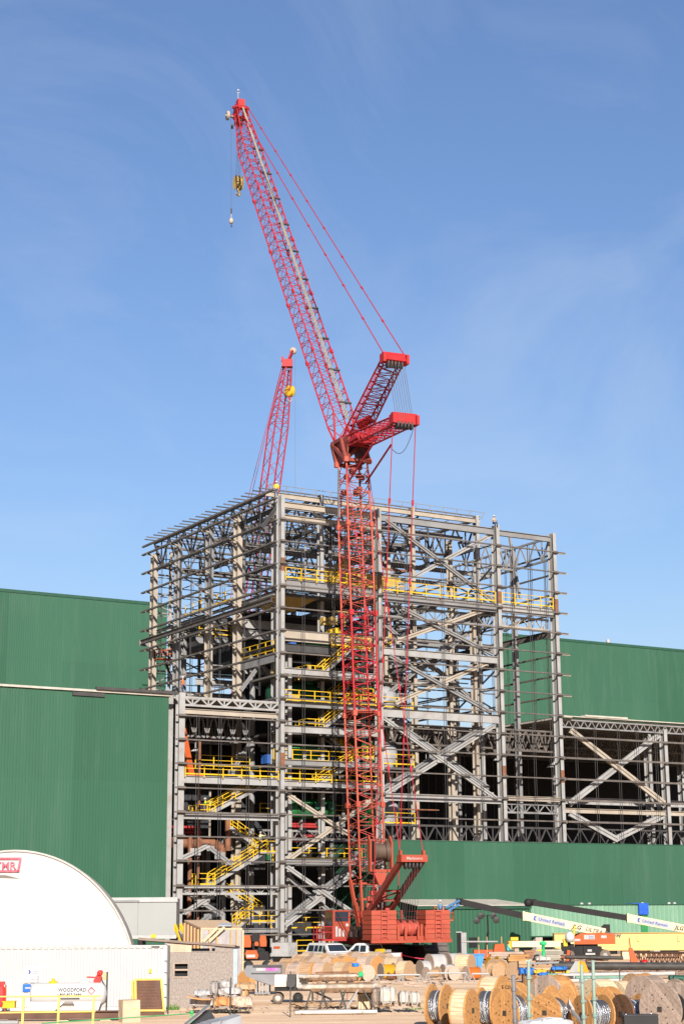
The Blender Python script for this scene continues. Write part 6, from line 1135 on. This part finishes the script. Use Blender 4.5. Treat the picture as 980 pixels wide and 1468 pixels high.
x0, x1 = P(-40, 1429, dR).x, P(151, 1429, dR).x; zr = P(60, 1429, dR).z; b = MB(); b.tube((x0, 0, zr), (x1-.2, 0, zr), .03, 8); b.build('top_rail', PY, t); b = MB(); b.tube((x0, 0, P(60, 1452, dR).z), (x1-.4, 0, P(60, 1451, dR).z), .035, 8); b.build('mid_rail', PY, t)
b = MB(); x = P(133, 1460, dR).x; b.box((x-.3, -.3, 0), (x+.6, .3, .06)); b.build('foot_plate', PY, t)
t, P = gthing('concrete_block', 'yellow stained concrete block in front of the white container', 'block', 185, 74); b = MB(); a, c = P(176, 1457, 74), P(201, 1434, 74); e = P(167, 1434, 74)
b.hexa([(e.x+.05, .5, 0), (a.x, 0, 0), (c.x, .1, 0), (c.x-.3, .8, 0), (e.x, .5, c.z), (a.x, 0, c.z-.02), (c.x-.03, .1, c.z), (c.x-.3, .8, c.z)]); b.build('block_body', mat('stained_block', (.55, .40, .28), .8, var=.15, dirt=(.75, .42, .05), damt=.9, dscale=2.2, bump=.3), t)
for i, (u0, u1, dd, l) in enumerate(((191, 236, 79.5, 'yellow framed expanded metal panel leaning on the white container'), (187, 226, 81.0, 'second yellow framed panel leaning behind the first'))):
    t, P = gthing('mesh_panel', l, 'panel', (u0+u1)/2, dd); a, c = P(u0+6, 1446, dd), P(u1-8, 1405+i*2, dd); x0, x1 = P(u0, 1404, dd).x, P(u1, 1404, dd).x; zt_ = c.z
    cb = [V((x0+.15, -.35, .22)), V((x1, -.35, .22)), V((x1-.25, .5, zt_)), V((x0, .5, zt_))]
    b = MB(); [b.bar(cb[k], cb[(k+1) % 4], .10, .08) for k in range(4)]; b.build('frame', mat('panel_yellow', (.75, .50, .10), .5, dirt=(.45, .3, .15), damt=.5, dscale=3), t); b = MB(); b.prism([p+V((0, .04, 0)) for p in cb], (0, .012, .006)); b.build('backing', mat('mesh_backing', (.10, .07, .06), .8), t); b = MB(); n = 20
    for k in range(n):
        f_ = k/n; b.bar(cb[0].lerp(cb[1], f_), cb[3].lerp(cb[2], min(1, f_+.25)), .016); b.bar(cb[0].lerp(cb[1], f_), cb[3].lerp(cb[2], max(0, f_-.25)), .016)
    o = b.build('expanded_mesh', RUST, t); o['kind'] = 'stuff'; b = MB(); b.box((x0+.1, -.5, 0), (x1, -.25, .16)); b.build('timber_foot', shade(WB, .8), t)
for u, v0, dd, l in ((241, 1403, 80, 'thin dark steel post at the left corner of the chipboard shed'), (330.5, 1402, 79, 'thin dark steel post in front of the wrapped bundles'), (416, 1393, 77, 'thin dark post in front of the white mixer trailer'), (889, 1388, 84, 'thin dark post behind the large grey reel')):
    t, P = gthing('steel_post', l, 'post', u, dd); b = MB(); b.bar((0, 0, 0), (.01, 0, P(u, v0, dd).z), .055); b.build('post', BOLT, t)
t, P = gthing('red_canister', 'red canister standing beside a yellow box at the left edge', 'canister', 1.5, 80.5); b = MB(); b.lathe((0, 0, .35), (0, 0, 1), [(.02, 0), (.22, 0), (.24, .1), (.24, .75), (.1, .95), (.1, 1.0), (.02, 1.0)], 14); b.build('body', mat('pump_red', (0, 0, 0)), t); b = MB(); b.box((-.15, -.1, 1.35), (.15, .1, 1.5)); b.build('cap', mat('pump_red', (0, 0, 0)), t)
t, P = gthing('yellow_box', 'small yellow box beside the red canister', 'box', 13, 80.5); b = MB(); b.box((-.28, -.2, .3), (.3, .2, .58)); b.build('body', YEL, t); b = MB(); b.box((-.3, -.22, .58), (.32, .22, .62)); b.build('lid', YEL, t)
t, P = gthing('marker_pole', 'thin orange marker pole beside the red canister', 'pole', 7.5, 80.4); b = MB(); b.tube((0, 0, 0), (0, 0, P(7, 1412, 80.4).z), .04, 6); b.build('pole', shade(LOR, .9), t)
t = thing('pipe_stack', 'low stack of grey pipes under the yellow rail at the left edge', 'pipes', W(5, 1462, 70), RZ); t.location.z = 0; b = MB(); [b.tube((-3, y, .1+z), (1.2-.3*k, y, .1+z), .09, 8) for k, (y, z) in enumerate(((0, 0), (.2, 0), (.1, .17), (.4, 0), (.3, .17)))]; b.build('pipes', LGREY, t)
def rope(label, pts, m, r=.018): o = MB().path([W(*p) for p in pts], r).build('rope', m); tag(o, label, 'rope'); return o
ROPG = mat('green_rope', (.05, .30, .10), .6)
pts = [W(60, 1467, 62), W(120, 1463, 62.5), W(185, 1459, 63), W(250, 1454.5, 63.5), W(274, 1453, 63.8)]
t = thing('rope', 'green rope stretched to a short green post near the bottom left', 'rope', pts[0]); b = MB(); b.path([p-pts[0] for p in pts], .022); b.build('rope', ROPG, t)
t, P = gthing('fence_post', 'short bright green post holding the green rope', 'post', 277, 63.8); b = MB(); b.bar((0, 0, 0), (-.06, 0, P(276, 1452, 63.8).z), .1, .05); b.lathe((-.06, 0, P(276, 1452, 63.8).z-.03), (0, 0, 1), [(.06, 0), (.09, .05), (.02, .12)], 8); b.build('post', mat('bright_green', (.06, .42, .12), .5), t)
t = thing('steel_channel', 'dark steel channel propped up slanting at the bottom edge', 'beam', G(275, 1475)); a, c = W(266, 1476, 60), W(299, 1449, 60.5); O_ = V(t.location); b = MB(); b.bar(a-O_, c-O_, .34, .05, (0, 0, 1)); b.bar(a-O_, c-O_, .05, .32, (0, 0, 1), os=.17, ou=-.14); b.build('channel', mat('black_channel', (.035, .035, .038), .5), t); b = MB(); b.bar(a-O_+V((0, 0, .18)), c-O_+V((0, 0, .18)), .30, .03); b.build('top_flange', GREY, t)
t = thing('scrap_plates', 'grey metal offcuts heaped at the bottom edge beside the dark channel', 'scrap', G(310, 1482)); O_ = V(t.location)
for k, (u, v, s) in enumerate(((296, 1468, .5), (306, 1466, .6), (318, 1463, .7), (328, 1461, .5), (312, 1470, .7))):
    p = W(u, v, 60)-O_; b = MB(); b.hexa([p+V(x) for x in ((-s*.8, -.2, -.15), (s*.6, -.3, -.2), (s*.7, .3, -.1), (-s*.7, .3, -.15), (-s*.7, -.2, -.05), (s*.7, -.25, .12), (s*.8, .3, .16), (-s*.6, .3, .02))]); b.build('plate', mat('grey_plate', (.28, .29, .31), .5, var=.2), t)
b = MB(); [b.box((x-.3, -.4, 0), (x+.3, .4, .55)) for x in (-.3, .6)]; b.build('pile_base', mat('grey_plate', (0, 0, 0)), t)
def tuft(label, u, v, n=40, h=.35, s=.4):
    c = G(u, v); b = MB(); q = random.Random(int(u))
    for k in range(n): x, y = q.gauss(0, s), q.gauss(0, s*.4); a = q.uniform(0, 6.3); l = q.uniform(.4, 1)*h; dx, dy = math.cos(a)*.04, math.sin(a)*.04; b.add([(x-dx, y-dy, 0), (x+dx, y+dy, 0), (x+q.gauss(0, .1), y+q.gauss(0, .1), l)], [(0, 1, 2)])
    o = b.build('grass_tuft', mat('weed_green', (.09, .22, .03), .7)); o.location = c; tag(o, label, 'grass', kind='stuff')
tuft('green weed tuft below the mesh panel', 244, 1448, 60)
# wrapped bundles, crates and debris by the shed
rb2 = random.Random(5)
WRAP = mat('plastic_wrap', (.66, .60, .56), .35, var=.2, scale=2.5, bump=.9, bscale=5); TIM = mat('timber_orange', (.58, .27, .10), .75, var=.25, scale=1.5, stretch=(.3, 3, 3))
def lump(b, c, s, seed, n=(6, 5)):
    q = random.Random(seed); vs_ = []; m, k = n
    for i in range(k+1):
        th = math.pi*i/k
        for j in range(m*2): ph = math.pi*j/m; e = lambda t_: math.copysign(abs(t_)**.45, t_); w = 1+q.uniform(-.1, .1); vs_.append((c[0]+s[0]*w*e(math.sin(th))*e(math.cos(ph)), c[1]+s[1]*w*e(math.sin(th))*e(math.sin(ph)), c[2]+s[2]*w*e(math.cos(th))))
    M_ = m*2; b.add(vs_, [(i*M_+j, (i+1)*M_+j, (i+1)*M_+(j+1) % M_, i*M_+(j+1) % M_) for i in range(k) for j in range(M_)], False)
def bundle(label, u0, v1, u1, v0, d, m, name='wrapped_bundle', cat='bundle', strap=None, dep=.5):
    P0, P1 = W(u0, v1, d), W(u1, v0, d); c = (P0+P1)/2; t = thing(name, label, cat, (c.x, c.y, P0.z), RZ); w, h = abs((P1-P0).dot(HR))/2, (P1.z-P0.z)/2
    b = MB(); lump(b, (0, dep, h), (w, dep, h), int(u0*7+v0)); b.build('wrapping', m, t); b = MB()
    for f_ in (-.5, .4): b.box((f_*w-.03, -.04, .02), (f_*w+.03, dep*2, h*2+.02))
    b.build('strap', strap or shade(m, .6), t); b = MB(); [b.box((x*w-.05, 0, -.08), (x*w+.05, dep*2, .0)) for x in (-.7, .7)]; b.build('bearer', WB, t); return t
bundle('white wrapped bundle lying lowest, left of the debris heap by the chipboard shed', 272, 1444, 308, 1430, 80, WRAP); bundle('white plastic roll on a curved orange board by the shed', 277, 1428, 303, 1420, 80.3, mat('white_plastic', (.75, .74, .74), .35, bump=.8, bscale=4)); bundle('brownish wrapped cube beside the post by the shed', 300, 1427, 313, 1408, 80.2, shade(WRAP, .75)); bundle('upper white sack on the heap right of the shed window', 313, 1417, 330, 1406, 80.4, WRAP); bundle('long pale package under the upper sack', 313, 1427, 346, 1416, 80.1, WRAP); bundle('orange timber bundle in torn plastic in front of the post', 306, 1443, 334, 1430, 79.5, TIM); bundle('big torn plastic package with orange wood at the right of the heap', 331, 1444, 361, 1429, 79.3, mat('torn_wrap', (.66, .50, .38), .4, var=.4, scale=4, dirt=(.6, .28, .1), damt=.9, dscale=3, bump=.8, bscale=6)); bundle('brown wrapped logs behind the heap, near the hopper', 336, 1420, 366, 1410, 82, shade(WT, 1.2)); bundle('orange crate below the hopper, by the heap', 344, 1430, 356, 1419, 82, STUD)
t, P = gthing('curved_board', 'curved orange plywood board lying on the heap by the shed', 'board', 285, 79.8); b = MB(); pts = [P(u, v, 79.8) for u, v in ((268, 1427), (276, 1430.5), (290, 1432.5), (303, 1432.5))]; [b.bar(p, q, .6, .05) for p, q in zip(pts, pts[1:])]; b.build('board', TIM, t)
def scatter(name, label, cat, u0, u1, v0, v1, n, m, s, seed):
    q = random.Random(seed); b = MB(); c = G((u0+u1)/2, (v0+v1)/2)
    for k in range(n):
        p = G(q.uniform(u0, u1), q.uniform(v0, v1))-c; a = q.uniform(0, 3.1); l = s*q.uniform(.4, 1.4); dx = V((math.cos(a), math.sin(a), q.uniform(-.1, .1)))*l; b.bar(p-dx+V((0, 0, .06+q.random()*.15)), p+dx+V((0, 0, .06+q.random()*.1)), s*q.uniform(.15, .5), s*q.uniform(.12, .3))
    o = b.build(name, m); o.location = c; tag(o, label, cat, kind='stuff'); return o
scatter('wood_debris', 'scattered wood debris at the foot of the chipboard shed', 'debris', 242, 275, 1438, 1444, 26, WT, .3, 1)
scatter('wood_debris', 'splintered wood chips along the row of reels', 'debris', 380, 530, 1404, 1412, 50, WT, .25, 2)
scatter('rubble', 'rubble and timber offcuts between the reels and the green shed', 'debris', 650, 860, 1372, 1381, 150, shade(WG, .9), .5, 3)
scatter('rubble', 'dark mulch and gravel heap before the pipes on the right', 'debris', 845, 990, 1388, 1399, 700, mat('mulch', (.30, .20, .15), .9, var=.4, scale=3), .24, 4)
scatter('rubble', 'rubble mound beside the crane tracks', 'debris', 600, 662, 1372, 1379, 160, WT, .4, 8)
# trestles with long mud caked pipes
CAKE = mat('caked_pipe', (.46, .38, .30), .85, var=.4, scale=3.5, dirt=(.20, .11, .06), damt=.9, dscale=2.5, bump=.8, bscale=6)
def trestle(label, u0, u1, v, d, thick, legs, vb):
    t, P = gthing('pipe_trestle', label, 'trestle', (u0+u1)/2, d); a, c = P(u0, v, d), P(u1, v-1, d); q = random.Random(int(u0))
    for k in range(4): b = MB(); y = -.35+.24*k; b.tube((a.x+q.uniform(-.3, .3), y, a.z+q.uniform(-.02, .05)), (c.x+q.uniform(-.4, .3), y, c.z+q.uniform(-.02, .05)), thick*.5, 8); b.build('pipe', CAKE if k != 1 else EQW, t)
    b = MB(); [lump(b, (a.x+(c.x-a.x)*f_, -.2, a.z-thick*.45), ((c.x-a.x)*w_, .28, thick*(.35+.3*q.random())), int(u1*f_*10), (10, 5)) for f_, w_ in ((.2, .1), (.38, .12), (.6, .13), (.8, .1))]; [b.bar((a.x+q.uniform(0, 1)*(c.x-a.x), q.uniform(-.4, .4), a.z+thick*.6), (a.x+q.uniform(0, 1)*(c.x-a.x), q.uniform(-.4, .4), a.z+thick*.8), .07, .05) for k in range(5)]; b.build('mud', mat('dried_mud', (.22, .13, .075), .95, var=.3, scale=3, bump=.6), t)
    for u, k in legs:
        x = P(u, v, d).x; b = MB(); zf = max(0, P(u, vb, d).z)
        for y in (-.45, .45): b.bar((x-.3*k, y, zf), (x, y, a.z-thick*.4), .07); 
        b.bar((x, -.45, a.z-thick*.5), (x, .45, a.z-thick*.5), .07); b.build('leg', BOLT if k < 2 else LGREY, t)
    return t, P
t, P = trestle('back trestle of pale pipes with a green cap at its end', 432, 522, 1401, 88, .2, ((440, 0), (462, -1), (488, 1), (505, 1)), 1412)
q = P(520, 1397, 87.4); b = MB(); b.lathe(q-V((.2, 0, 0)), (1, -.1, 0), [(.02, 0), (.14, 0), (.16, .12), (.1, .2), (.02, .22)], 14); b.build('end_cap', mat('cap_green', (.02, .5, .17), .4), t)
t, P = trestle('front trestle of long pale mud caked pipes on dark legs', 432, 545, 1416, 80, .24, ((446, 1), (460, -1), (466, 1), (487, -1), (495, 1), (513, 2), (520, -2)), 1448)
t, P = gthing('pipe_bundle', 'low pale pipes lying on the ground under the trestles', 'pipes', 478, 79); b = MB(); a, c = P(424, 1444, 79), P(540, 1443, 79); [b.tube((a.x+.2*k, -.3+.2*k, .1), (c.x-.6*k, -.3+.2*k, .12), .09, 8) for k in range(4)]; b.build('pipes', mat('dusty_pipe', (.60, .54, .48), .6, var=.15), t); b = MB(); [b.box((x, -.4, .0), (x+.2, .5, .05)) for x in (-1.5, 1)]; b.build('bearer', WB, t)
t, P = gthing('steel_rack', 'thin dark steel rack bar above the back trestle', 'rack', 475, 92); b = MB(); a, c = P(452, 1394.5, 92), P(500, 1393.5, 92); b.bar(a, c, .08); [b.bar(V((x, 0, 0)), V((x, 0, a.z)), .06) for x in (a.x+.1, c.x-.1)]; b.build('rack', RUST, t)
t, P = gthing('timber_crate', 'open pale timber crate right of the trestles', 'crate', 523, 80.5); a, c = P(513, 1440, 80.5), P(533, 1422, 80.5)
for k in range(5): b = MB(); x = a.x+(c.x-a.x)*k/5; b.box((x+.01, 0, .05), (x+(c.x-a.x)/5-.01, .04, c.z)); b.build('board', mat('pale_board', (.60, .46, .30), .75, var=.12), t)
b = MB(); b.box((a.x-.05, -.03, c.z-.12), (c.x+.05, 0, c.z-.03)); b.box((a.x-.05, -.03, .05), (c.x+.05, 0, .14)); b.box((a.x, .05, .05), (c.x, .9, c.z-.2)); b.build('batten', WB, t)
for a in (('brown drum of scrap wood right of the pale crate', 531, 1441, 545, 1416, 80, shade(WG, .7)), ('white sack square and bulging, left of the torn sacks', 543, 1440, 567, 1416, 79.6, mat('white_sack', (.74, .68, .60), .6, bump=.7, bscale=4)), ('leaning white sack with a fold, second from the pale crate', 571, 1440, 586, 1422, 79.8, MATS['white_sack']), ('white sack right of the dark gap', 586, 1441, 603, 1423, 79.7, MATS['white_sack'])): bundle(*a)
t, P = gthing('scrap_heap', 'grey scrap and broken boards right of the white sacks', 'scrap', 615, 79.5); q = random.Random(9); b = MB(); [b.bar((q.uniform(-.5, .3), q.uniform(-.3, .3), q.uniform(.05, .5)), (q.uniform(0, .6), q.uniform(-.3, .3), q.uniform(.05, .55)), .12, .06) for k in range(14)]; b.build('boards', WT, t); b = MB(); [b.box((-.2+.2*k, -.3, 0), (.2+.2*k, .2, .15+.05*k)) for k in range(3)]; b.build('blocks', GREY, t)
# right hand middle distance
t, P = gthing('waste_skip', 'open bright blue skip behind the row of reels', 'skip', 678, 138); a, c = P(661, 1383, 138), P(694, 1369, 138); SKB = mat('skip_blue', (.05, .26, .58), .5, var=.15, dirt=(.3, .3, .3)); b = MB(); b.hexa([(a.x+.3, 0, 0), (c.x-.3, 0, 0), (c.x-.3, 1.6, 0), (a.x+.3, 1.6, 0), (a.x, -.1, c.z), (c.x, -.1, c.z), (c.x, 1.7, c.z), (a.x, 1.7, c.z)]); b.build('tub', SKB, t); b = MB(); b.box((a.x-.05, -.15, c.z), (c.x+.05, -.02, c.z+.1)); [b.box((x, -.14, .1), (x+.1, -.05, c.z-.02)) for x in (a.x+.6, 0, c.x-.6)]; b.build('rim', shade(SKB, .8), t)
t, P = gthing('mat_stack', 'stack of dark timber crane mats right of the crawler tracks', 'stack', 632, 157)
for k in range(4): a, c = P(617+k, 1372, 157), P(645, 1372, 157); b = MB(); b.box((a.x, -1.5, .1+k*.48), (c.x-.1*k, 1.5, .52+k*.48)); b.build('mat', mat('mat_timber', (.10, .085, .08), .8, var=.3, scale=1), t)
t, P = gthing('scaffold_rail', 'light scaffold rail with thin uprights in front of the green shed', 'scaffold', 682, 152); b = MB(); a, c = P(661, 1350, 152), P(713, 1350, 152); b.tube(a, c, .08, 6); b.build('rail', LGREY, t)
for u in (686, 698, 719): b = MB(); x = P(u, 1350, 152).x; b.tube((x, 0, 0), (x, 0, P(u, 1343, 152).z), .05, 6); b.build('upright', WT, t)
def planks(label, u0, u1, v0, v1, d, n, m, name='timber_stack', lay=None):
    t, P = gthing(name, label, 'stack', (u0+u1)/2, d); a, c = P(u0, v1, d), P(u1, v0, d); z0 = max(0.02, a.z); h = (c.z-z0)/n
    for k in range(n): b = MB(); b.box((a.x+rb2.uniform(-.15, .2), -.5+rb2.uniform(-.05, .05), z0+k*h), (c.x+rb2.uniform(-.25, .1), .6, z0+(k+.9)*h)); b.build('plank', shade(m, rb2.choice((.8, 1, 1.15))), t)
    b = MB(); [b.box((x, -.4, 0), (x+.15, .5, z0)) for x in (a.x*.7, c.x*.7)]; b.build('bearer', WB, t); return t
planks('thick brown timber baulk pile above the blue and yellow sacks', 741, 789, 1377, 1391, 112, 3, WT); planks('stack of grey green boards in front of the pale green enclosure', 762, 805, 1361, 1376, 146, 6, mat('board_grey', (.34, .31, .25), .8)); planks('low dark plank stack left of the grey green boards', 700, 760, 1364, 1374, 150, 3, WG); planks('brown log pile left end of the grey green boards', 752, 766, 1362, 1376, 144, 4, shade(WB, 1.6)); planks('long brown plank pile behind the trencher', 728, 756, 1368, 1378, 140, 3, WO)
bundle('white bulging sack on top of the brown timber pile', 768, 1378, 789, 1371, 111.5, MATS['white_sack']); 
t, P = gthing('pump_post', 'bright green pump standing on the grey green boards', 'pump', 779, 143); q = P(779, 1366, 143); b = MB(); b.lathe((0, 0, 0), (0, 0, 1), [(.3, 0), (.28, q.z-.9), (.14, q.z-.5), (.14, q.z+.6), (.3, q.z+.65), (.3, q.z+.85), (.05, q.z+.95)], 12); b.build('body', mat('cap_green', (0, 0, 0)), t); b = MB(); b.bar((-.5, 0, q.z+.2), (0, 0, q.z+.2), .12); b.build('handle', YEL, t)
BAGB = mat('bag_blue', (.02, .18, .60), .5, var=.2, scale=2, bump=.7, bscale=4); BAGY = mat('bag_yellow', (.85, .50, .04), .5, var=.2, scale=2, bump=.7, bscale=4)
for i, (u0, v1, u1, v0, m, l) in enumerate(((744, 1397, 752, 1388, BAGB, 'small blue sack beside the last tan reel'), (752, 1398, 767, 1388, BAGB, 'large blue sack, second from the last tan reel'), (764, 1396, 784, 1390, BAGY, 'yellow sheeted pack right of the large blue sack'), (771, 1399, 792, 1394, BAGB, 'low blue sheet in front of the yellow pack'), (788, 1397, 816, 1390, BAGY, 'long yellow pack under blue sheeting'), (790, 1391, 815, 1386, BAGB, 'blue sheeting crumpled over the long yellow pack'))): bundle(l, u0, v1, u1, v0, 104-.3*i, m, 'covered_pack', 'pack')
t, P = gthing('barricade', 'white and orange A-frame barricade board behind the right green posts', 'barricade', 830, 104); a = [P(u, v, 104) for u, v in ((814, 1394), (828, 1394), (829, 1378), (824, 1378))]; b = MB(); b.prism(a, (0, .08, 0)); b.build('white_panel', EQW, t); a = [P(u, v, 104, .1) for u, v in ((836, 1394), (844, 1394), (838, 1379), (831, 1378))]; b = MB(); b.prism(a, (0, .08, 0)); b.build('orange_panel', mat('barricade_orange', (.85, .32, .02), .5), t); a = [P(u, v, 104, .2) for u, v in ((828, 1393), (833, 1393), (832, 1378), (829, 1378))]; b = MB(); b.prism(a, (0, .08, 0)); b.build('middle_panel', BAGY, t)
def pipes(label, u0, v0, u1, v1, d0, d1, n, r, ms, name='pipe_bundle'):
    a, c = W(u0, v0, d0), W(u1, v1, d1); t = thing(name, label, 'pipes', (a.x, a.y, 0)); O_ = V(t.location); q = random.Random(int(u0+v0))
    for k in range(n):
        dy = HF*(k*r*2.1); b = MB(); z = max(r, a.z); b.tube(a-O_+dy+V((0, 0, z-a.z))+HR*q.uniform(-.6, .6), c-O_+dy+V((0, 0, max(r, c.z)-c.z))+HR*q.uniform(-.8, .8), r, 8); b.build('pipe', ms[k % len(ms)], t)
    b = MB(); e = (a+c)/2-O_; b.bar(V((e.x, e.y, .0)), V((e.x, e.y, max(.04, e.z-r))), .15) if e.z > r+.05 else b.box((e.x-.05, e.y-.05, 0), (e.x+.05, e.y+.05, .03)); b.build('bearer', WB, t); return t
GPI = mat('green_pipe', (.16, .30, .22), .5, var=.2); WPI = mat('white_pipe', (.66, .62, .58), .5, var=.1); DPI = mat('dark_pipe', (.05, .045, .04), .5, var=.3)
pipes('large dark pipeline with its sunlit top painted as a pale pipe crossing behind the gravel', 783, 1384.5, 1100, 1386, 116, 116, 2, .26, [DPI, LGREY]); pipes('upper white and green pipes lying behind the reels', 790, 1398.5, 950, 1396, 100, 102, 3, .12, [WPI, GPI, WPI]); pipes('middle grey green pipes lying behind the reels', 812, 1402, 925, 1401, 97, 98, 3, .10, [GPI, WPI, DPI]); pipes('lower pale pipes with a blue joint behind the reels', 812, 1406, 920, 1405, 95, 95.5, 3, .10, [WPI, GPI, DPI]); pipes('dark green pipe ends at the right edge', 968, 1402, 1040, 1404, 96, 96, 5, .13, [mat('bottle_green', (.02, .09, .06), .4)]); pipes('dark rails lying in front of the yellow girder', 800, 1372, 880, 1373.5, 148, 148, 3, .15, [DPI, RUST])  # paler second pipe stands in for the sunlit top of the dark pipeline
t = thing('lattice_boom', 'dark rusty lattice boom section lying on the ground before the yellow girder', 'boom', (0, 0, 0)); a, c = W(912, 1368, 146), W(1050, 1372.5, 141); t.location = (a.x, a.y, 0); O_ = V(t.location); a -= O_; c -= O_; b = MB(); dz, dy = V((0, 0, .9)), HF*.9; a.z = c.z = .15
for o_ in (V((0, 0, 0)), dz, dy, dy+dz): b.tube(a+o_, c+o_, .09, 6)
b.build('chord', mat('rusty_dark', (.07, .035, .025), .7), t); b = MB()
for k in range(18):
    for o_ in (V((0, 0, 0)), dy): p, q, m_ = a.lerp(c, k/18)+o_, a.lerp(c, (k+1)/18)+o_, a.lerp(c, (k+.5)/18)+o_; b.tube(p, m_+dz, .045, 4); b.tube(m_+dz, q, .045, 4)
b.build('lacing', RUST, t)
t, P = gthing('orange_marker', 'orange marker with a thin mast and a red ball beside the lattice boom', 'marker', 909, 143); b = MB(); b.hexa([(-.3, -.2, 0), (.5, -.2, 0), (.5, .2, 0), (-.3, .2, 0), (-.45, -.1, 1.5), (-.15, -.1, 1.5), (-.15, .1, 1.5), (-.45, .1, 1.5)]); b.tube((-.3, 0, 1.4), (-.35, 0, 2.3), .05, 6); b.build('marker_body', LOR, t); b = MB(); b.lathe((.8, -.2, .02), (0, 0, 1), [(.02, 0), (.25, .1), (.3, .3), (.2, .5), (.02, .55)], 12); b.build('ball', REDL, t)
# foreground posts and litter
GPO = mat('pale_green_post', (.30, .42, .36), .5, var=.12); GRO = mat('galvanised_post', (.34, .33, .34), .4, metal=.4)
for u0, u1, v0, m, l in ((735, 739, 1398, GRO, 'grey galvanised foreground post, leftmost of the four'), (757, 758, 1377, GPO, 'green foreground post with a bent arm, second of the four'), (832.5, 837.5, 1383, GPO, 'green foreground post, third of the four, leaning'), (849, 853, 1377, GPO, 'green foreground post, rightmost of the four')):
    dd = 60; t, P = gthing('scaffold_post', l, 'post', u1, dd); a = P(u0, v0, dd); b = MB(); b.tube((0, 0, 0), a, .075 if m is GRO else .06, 8); b.build('tube', m, t)
    for f_ in (.35, .55, .8): p = V((0, 0, 0)).lerp(a, f_); b = MB(); b.tube(p-V((0, 0, .06)), p+V((0, 0, .06)), .095, 8); b.bar(p, p+V((.12, -.05, 0)), .06); b.build('coupler', shade(m, .7), t)
    if u0 == 757: b = MB(); b.bar(a+V((-.1, 0, -.02)), a+V((.1, 0, .02)), .05); b.build('bent_arm', m, t)
t, P = gthing('grey_beam', 'level grey beam behind the second green post', 'beam', 775, 108); a, c = P(757, 1381, 108), P(800, 1379.5, 108); b = MB(); b.bar(a, c, .2, .12); [b.bar((x, 0, 0), (x, 0, a.z), .12) for x in (a.x+.3, c.x-.3)]; b.build('beam', GREY, t)
t = thing('plastic_sheet', 'crumpled white plastic sheet at the bottom edge below the orange reels', 'sheet', G(785, 1492)); O_ = V(t.location); b = MB(); [lump(b, W(u, v, 58)-O_, (s, .4, h), int(u)) for u, v, s, h in ((772, 1471, .7, .2), (786, 1470, .5, .25), (802, 1470, .35, .2))]; b.build('sheet', MATS['white_plastic'], t); b = MB(); b.box((-.8, -.3, 0), (1, .5, .6)); b.build('heap', GREY, t)
t = thing('black_case', 'black equipment case at the bottom edge in front of the large grey reel', 'case', G(918, 1495), RZ); b = MB(); w_ = W(893, 1462, 58), W(944, 1462, 58); L_ = (w_[1]-w_[0]).length/2; b.box((-L_, -.3, 0), (L_, .3, w_[0].z-.03)); b.build('body', mat('case_black', (.015, .015, .016), .5), t); b = MB(); b.box((-L_-.02, -.32, w_[0].z-.03), (L_+.02, .32, w_[0].z)); b.build('lid', DARK, t); [MB().lathe((x, 0, w_[0].z), (0, 0, 1), [(.04, 0), (.04, .03), (.01, .04)], 8).build('latch', CHR, t) for x in (-.5, .4)]
t = thing('grey_rod', 'grey metal bar leaning against the reels between the posts', 'bar', W(845, 1480, 61)); O_ = V(t.location); b = MB(); b.bar(V((0, 0, 0)), W(815, 1444, 62)-O_, .09); b.build('bar', GREY, t); b = MB(); p = W(815.5, 1443, 61.9)-O_; b.prism([p+HR*x+V((0, 0, z)) for x, z in ((-.1, .0), (.12, -.35), (.18, -.1), (-.02, .3))], HF*.02); b.build('tag', EQW, t)
t = thing('tow_strap', 'pink strap lying slack from the pickup to the crane tracks', 'strap', W(545, 1360, 149)); O_ = V(t.location); b = MB(); b.path([W(u, v, dd)-O_ for u, v, dd in ((545, 1360, 149), (560, 1364, 150), (580, 1370, 151), (600, 1374, 151), (618, 1375, 151))], .05); b.build('strap', mat('strap_pink', (.5, .03, .08), .6), t)
t = thing('blue_cloth', 'small bright blue cloth lying on the wooden reels', 'cloth', W(509, 1381, 112)); b = MB(); lump(b, (0, 0, -.1), (.2, .2, .12), 3); b.build('cloth', BAGB, t)

scatter('wood_debris', 'offcuts and litter on the ground round the trestles', 'debris', 420, 560, 1441, 1451, 60, shade(WT, .8), .28, 12)
scatter('rubble', 'scattered stones and chips along the yard road edge', 'debris', 230, 640, 1443, 1456, 160, mat('road_stone', (.34, .24, .17), .9, var=.3, scale=3), .09, 14)
scatter('wood_debris', 'broken pallet boards between the trestles and the reel rows', 'debris', 500, 640, 1404, 1416, 60, WG, .3, 15)
for u, v, l in ((330, 1452, 'weed tuft by the road below the wrapped bundles'), (600, 1447, 'weed tuft beside the scrap heap'), (470, 1452, 'weed tuft in front of the trestle legs')): tuft(l, u, v, 26, .2, .3)

# repeats share a group phrase
_tops = {}
for o in COL.objects:
    if o.parent is None and o.get('category'): _tops.setdefault(o.name.split('.')[0], []).append(o)
for n_, os_ in _tops.items():
    if len(os_) > 1:
        for o in os_:
            if not o.get('group'): o['group'] = n_.replace('_', ' ')+' objects around the building site'
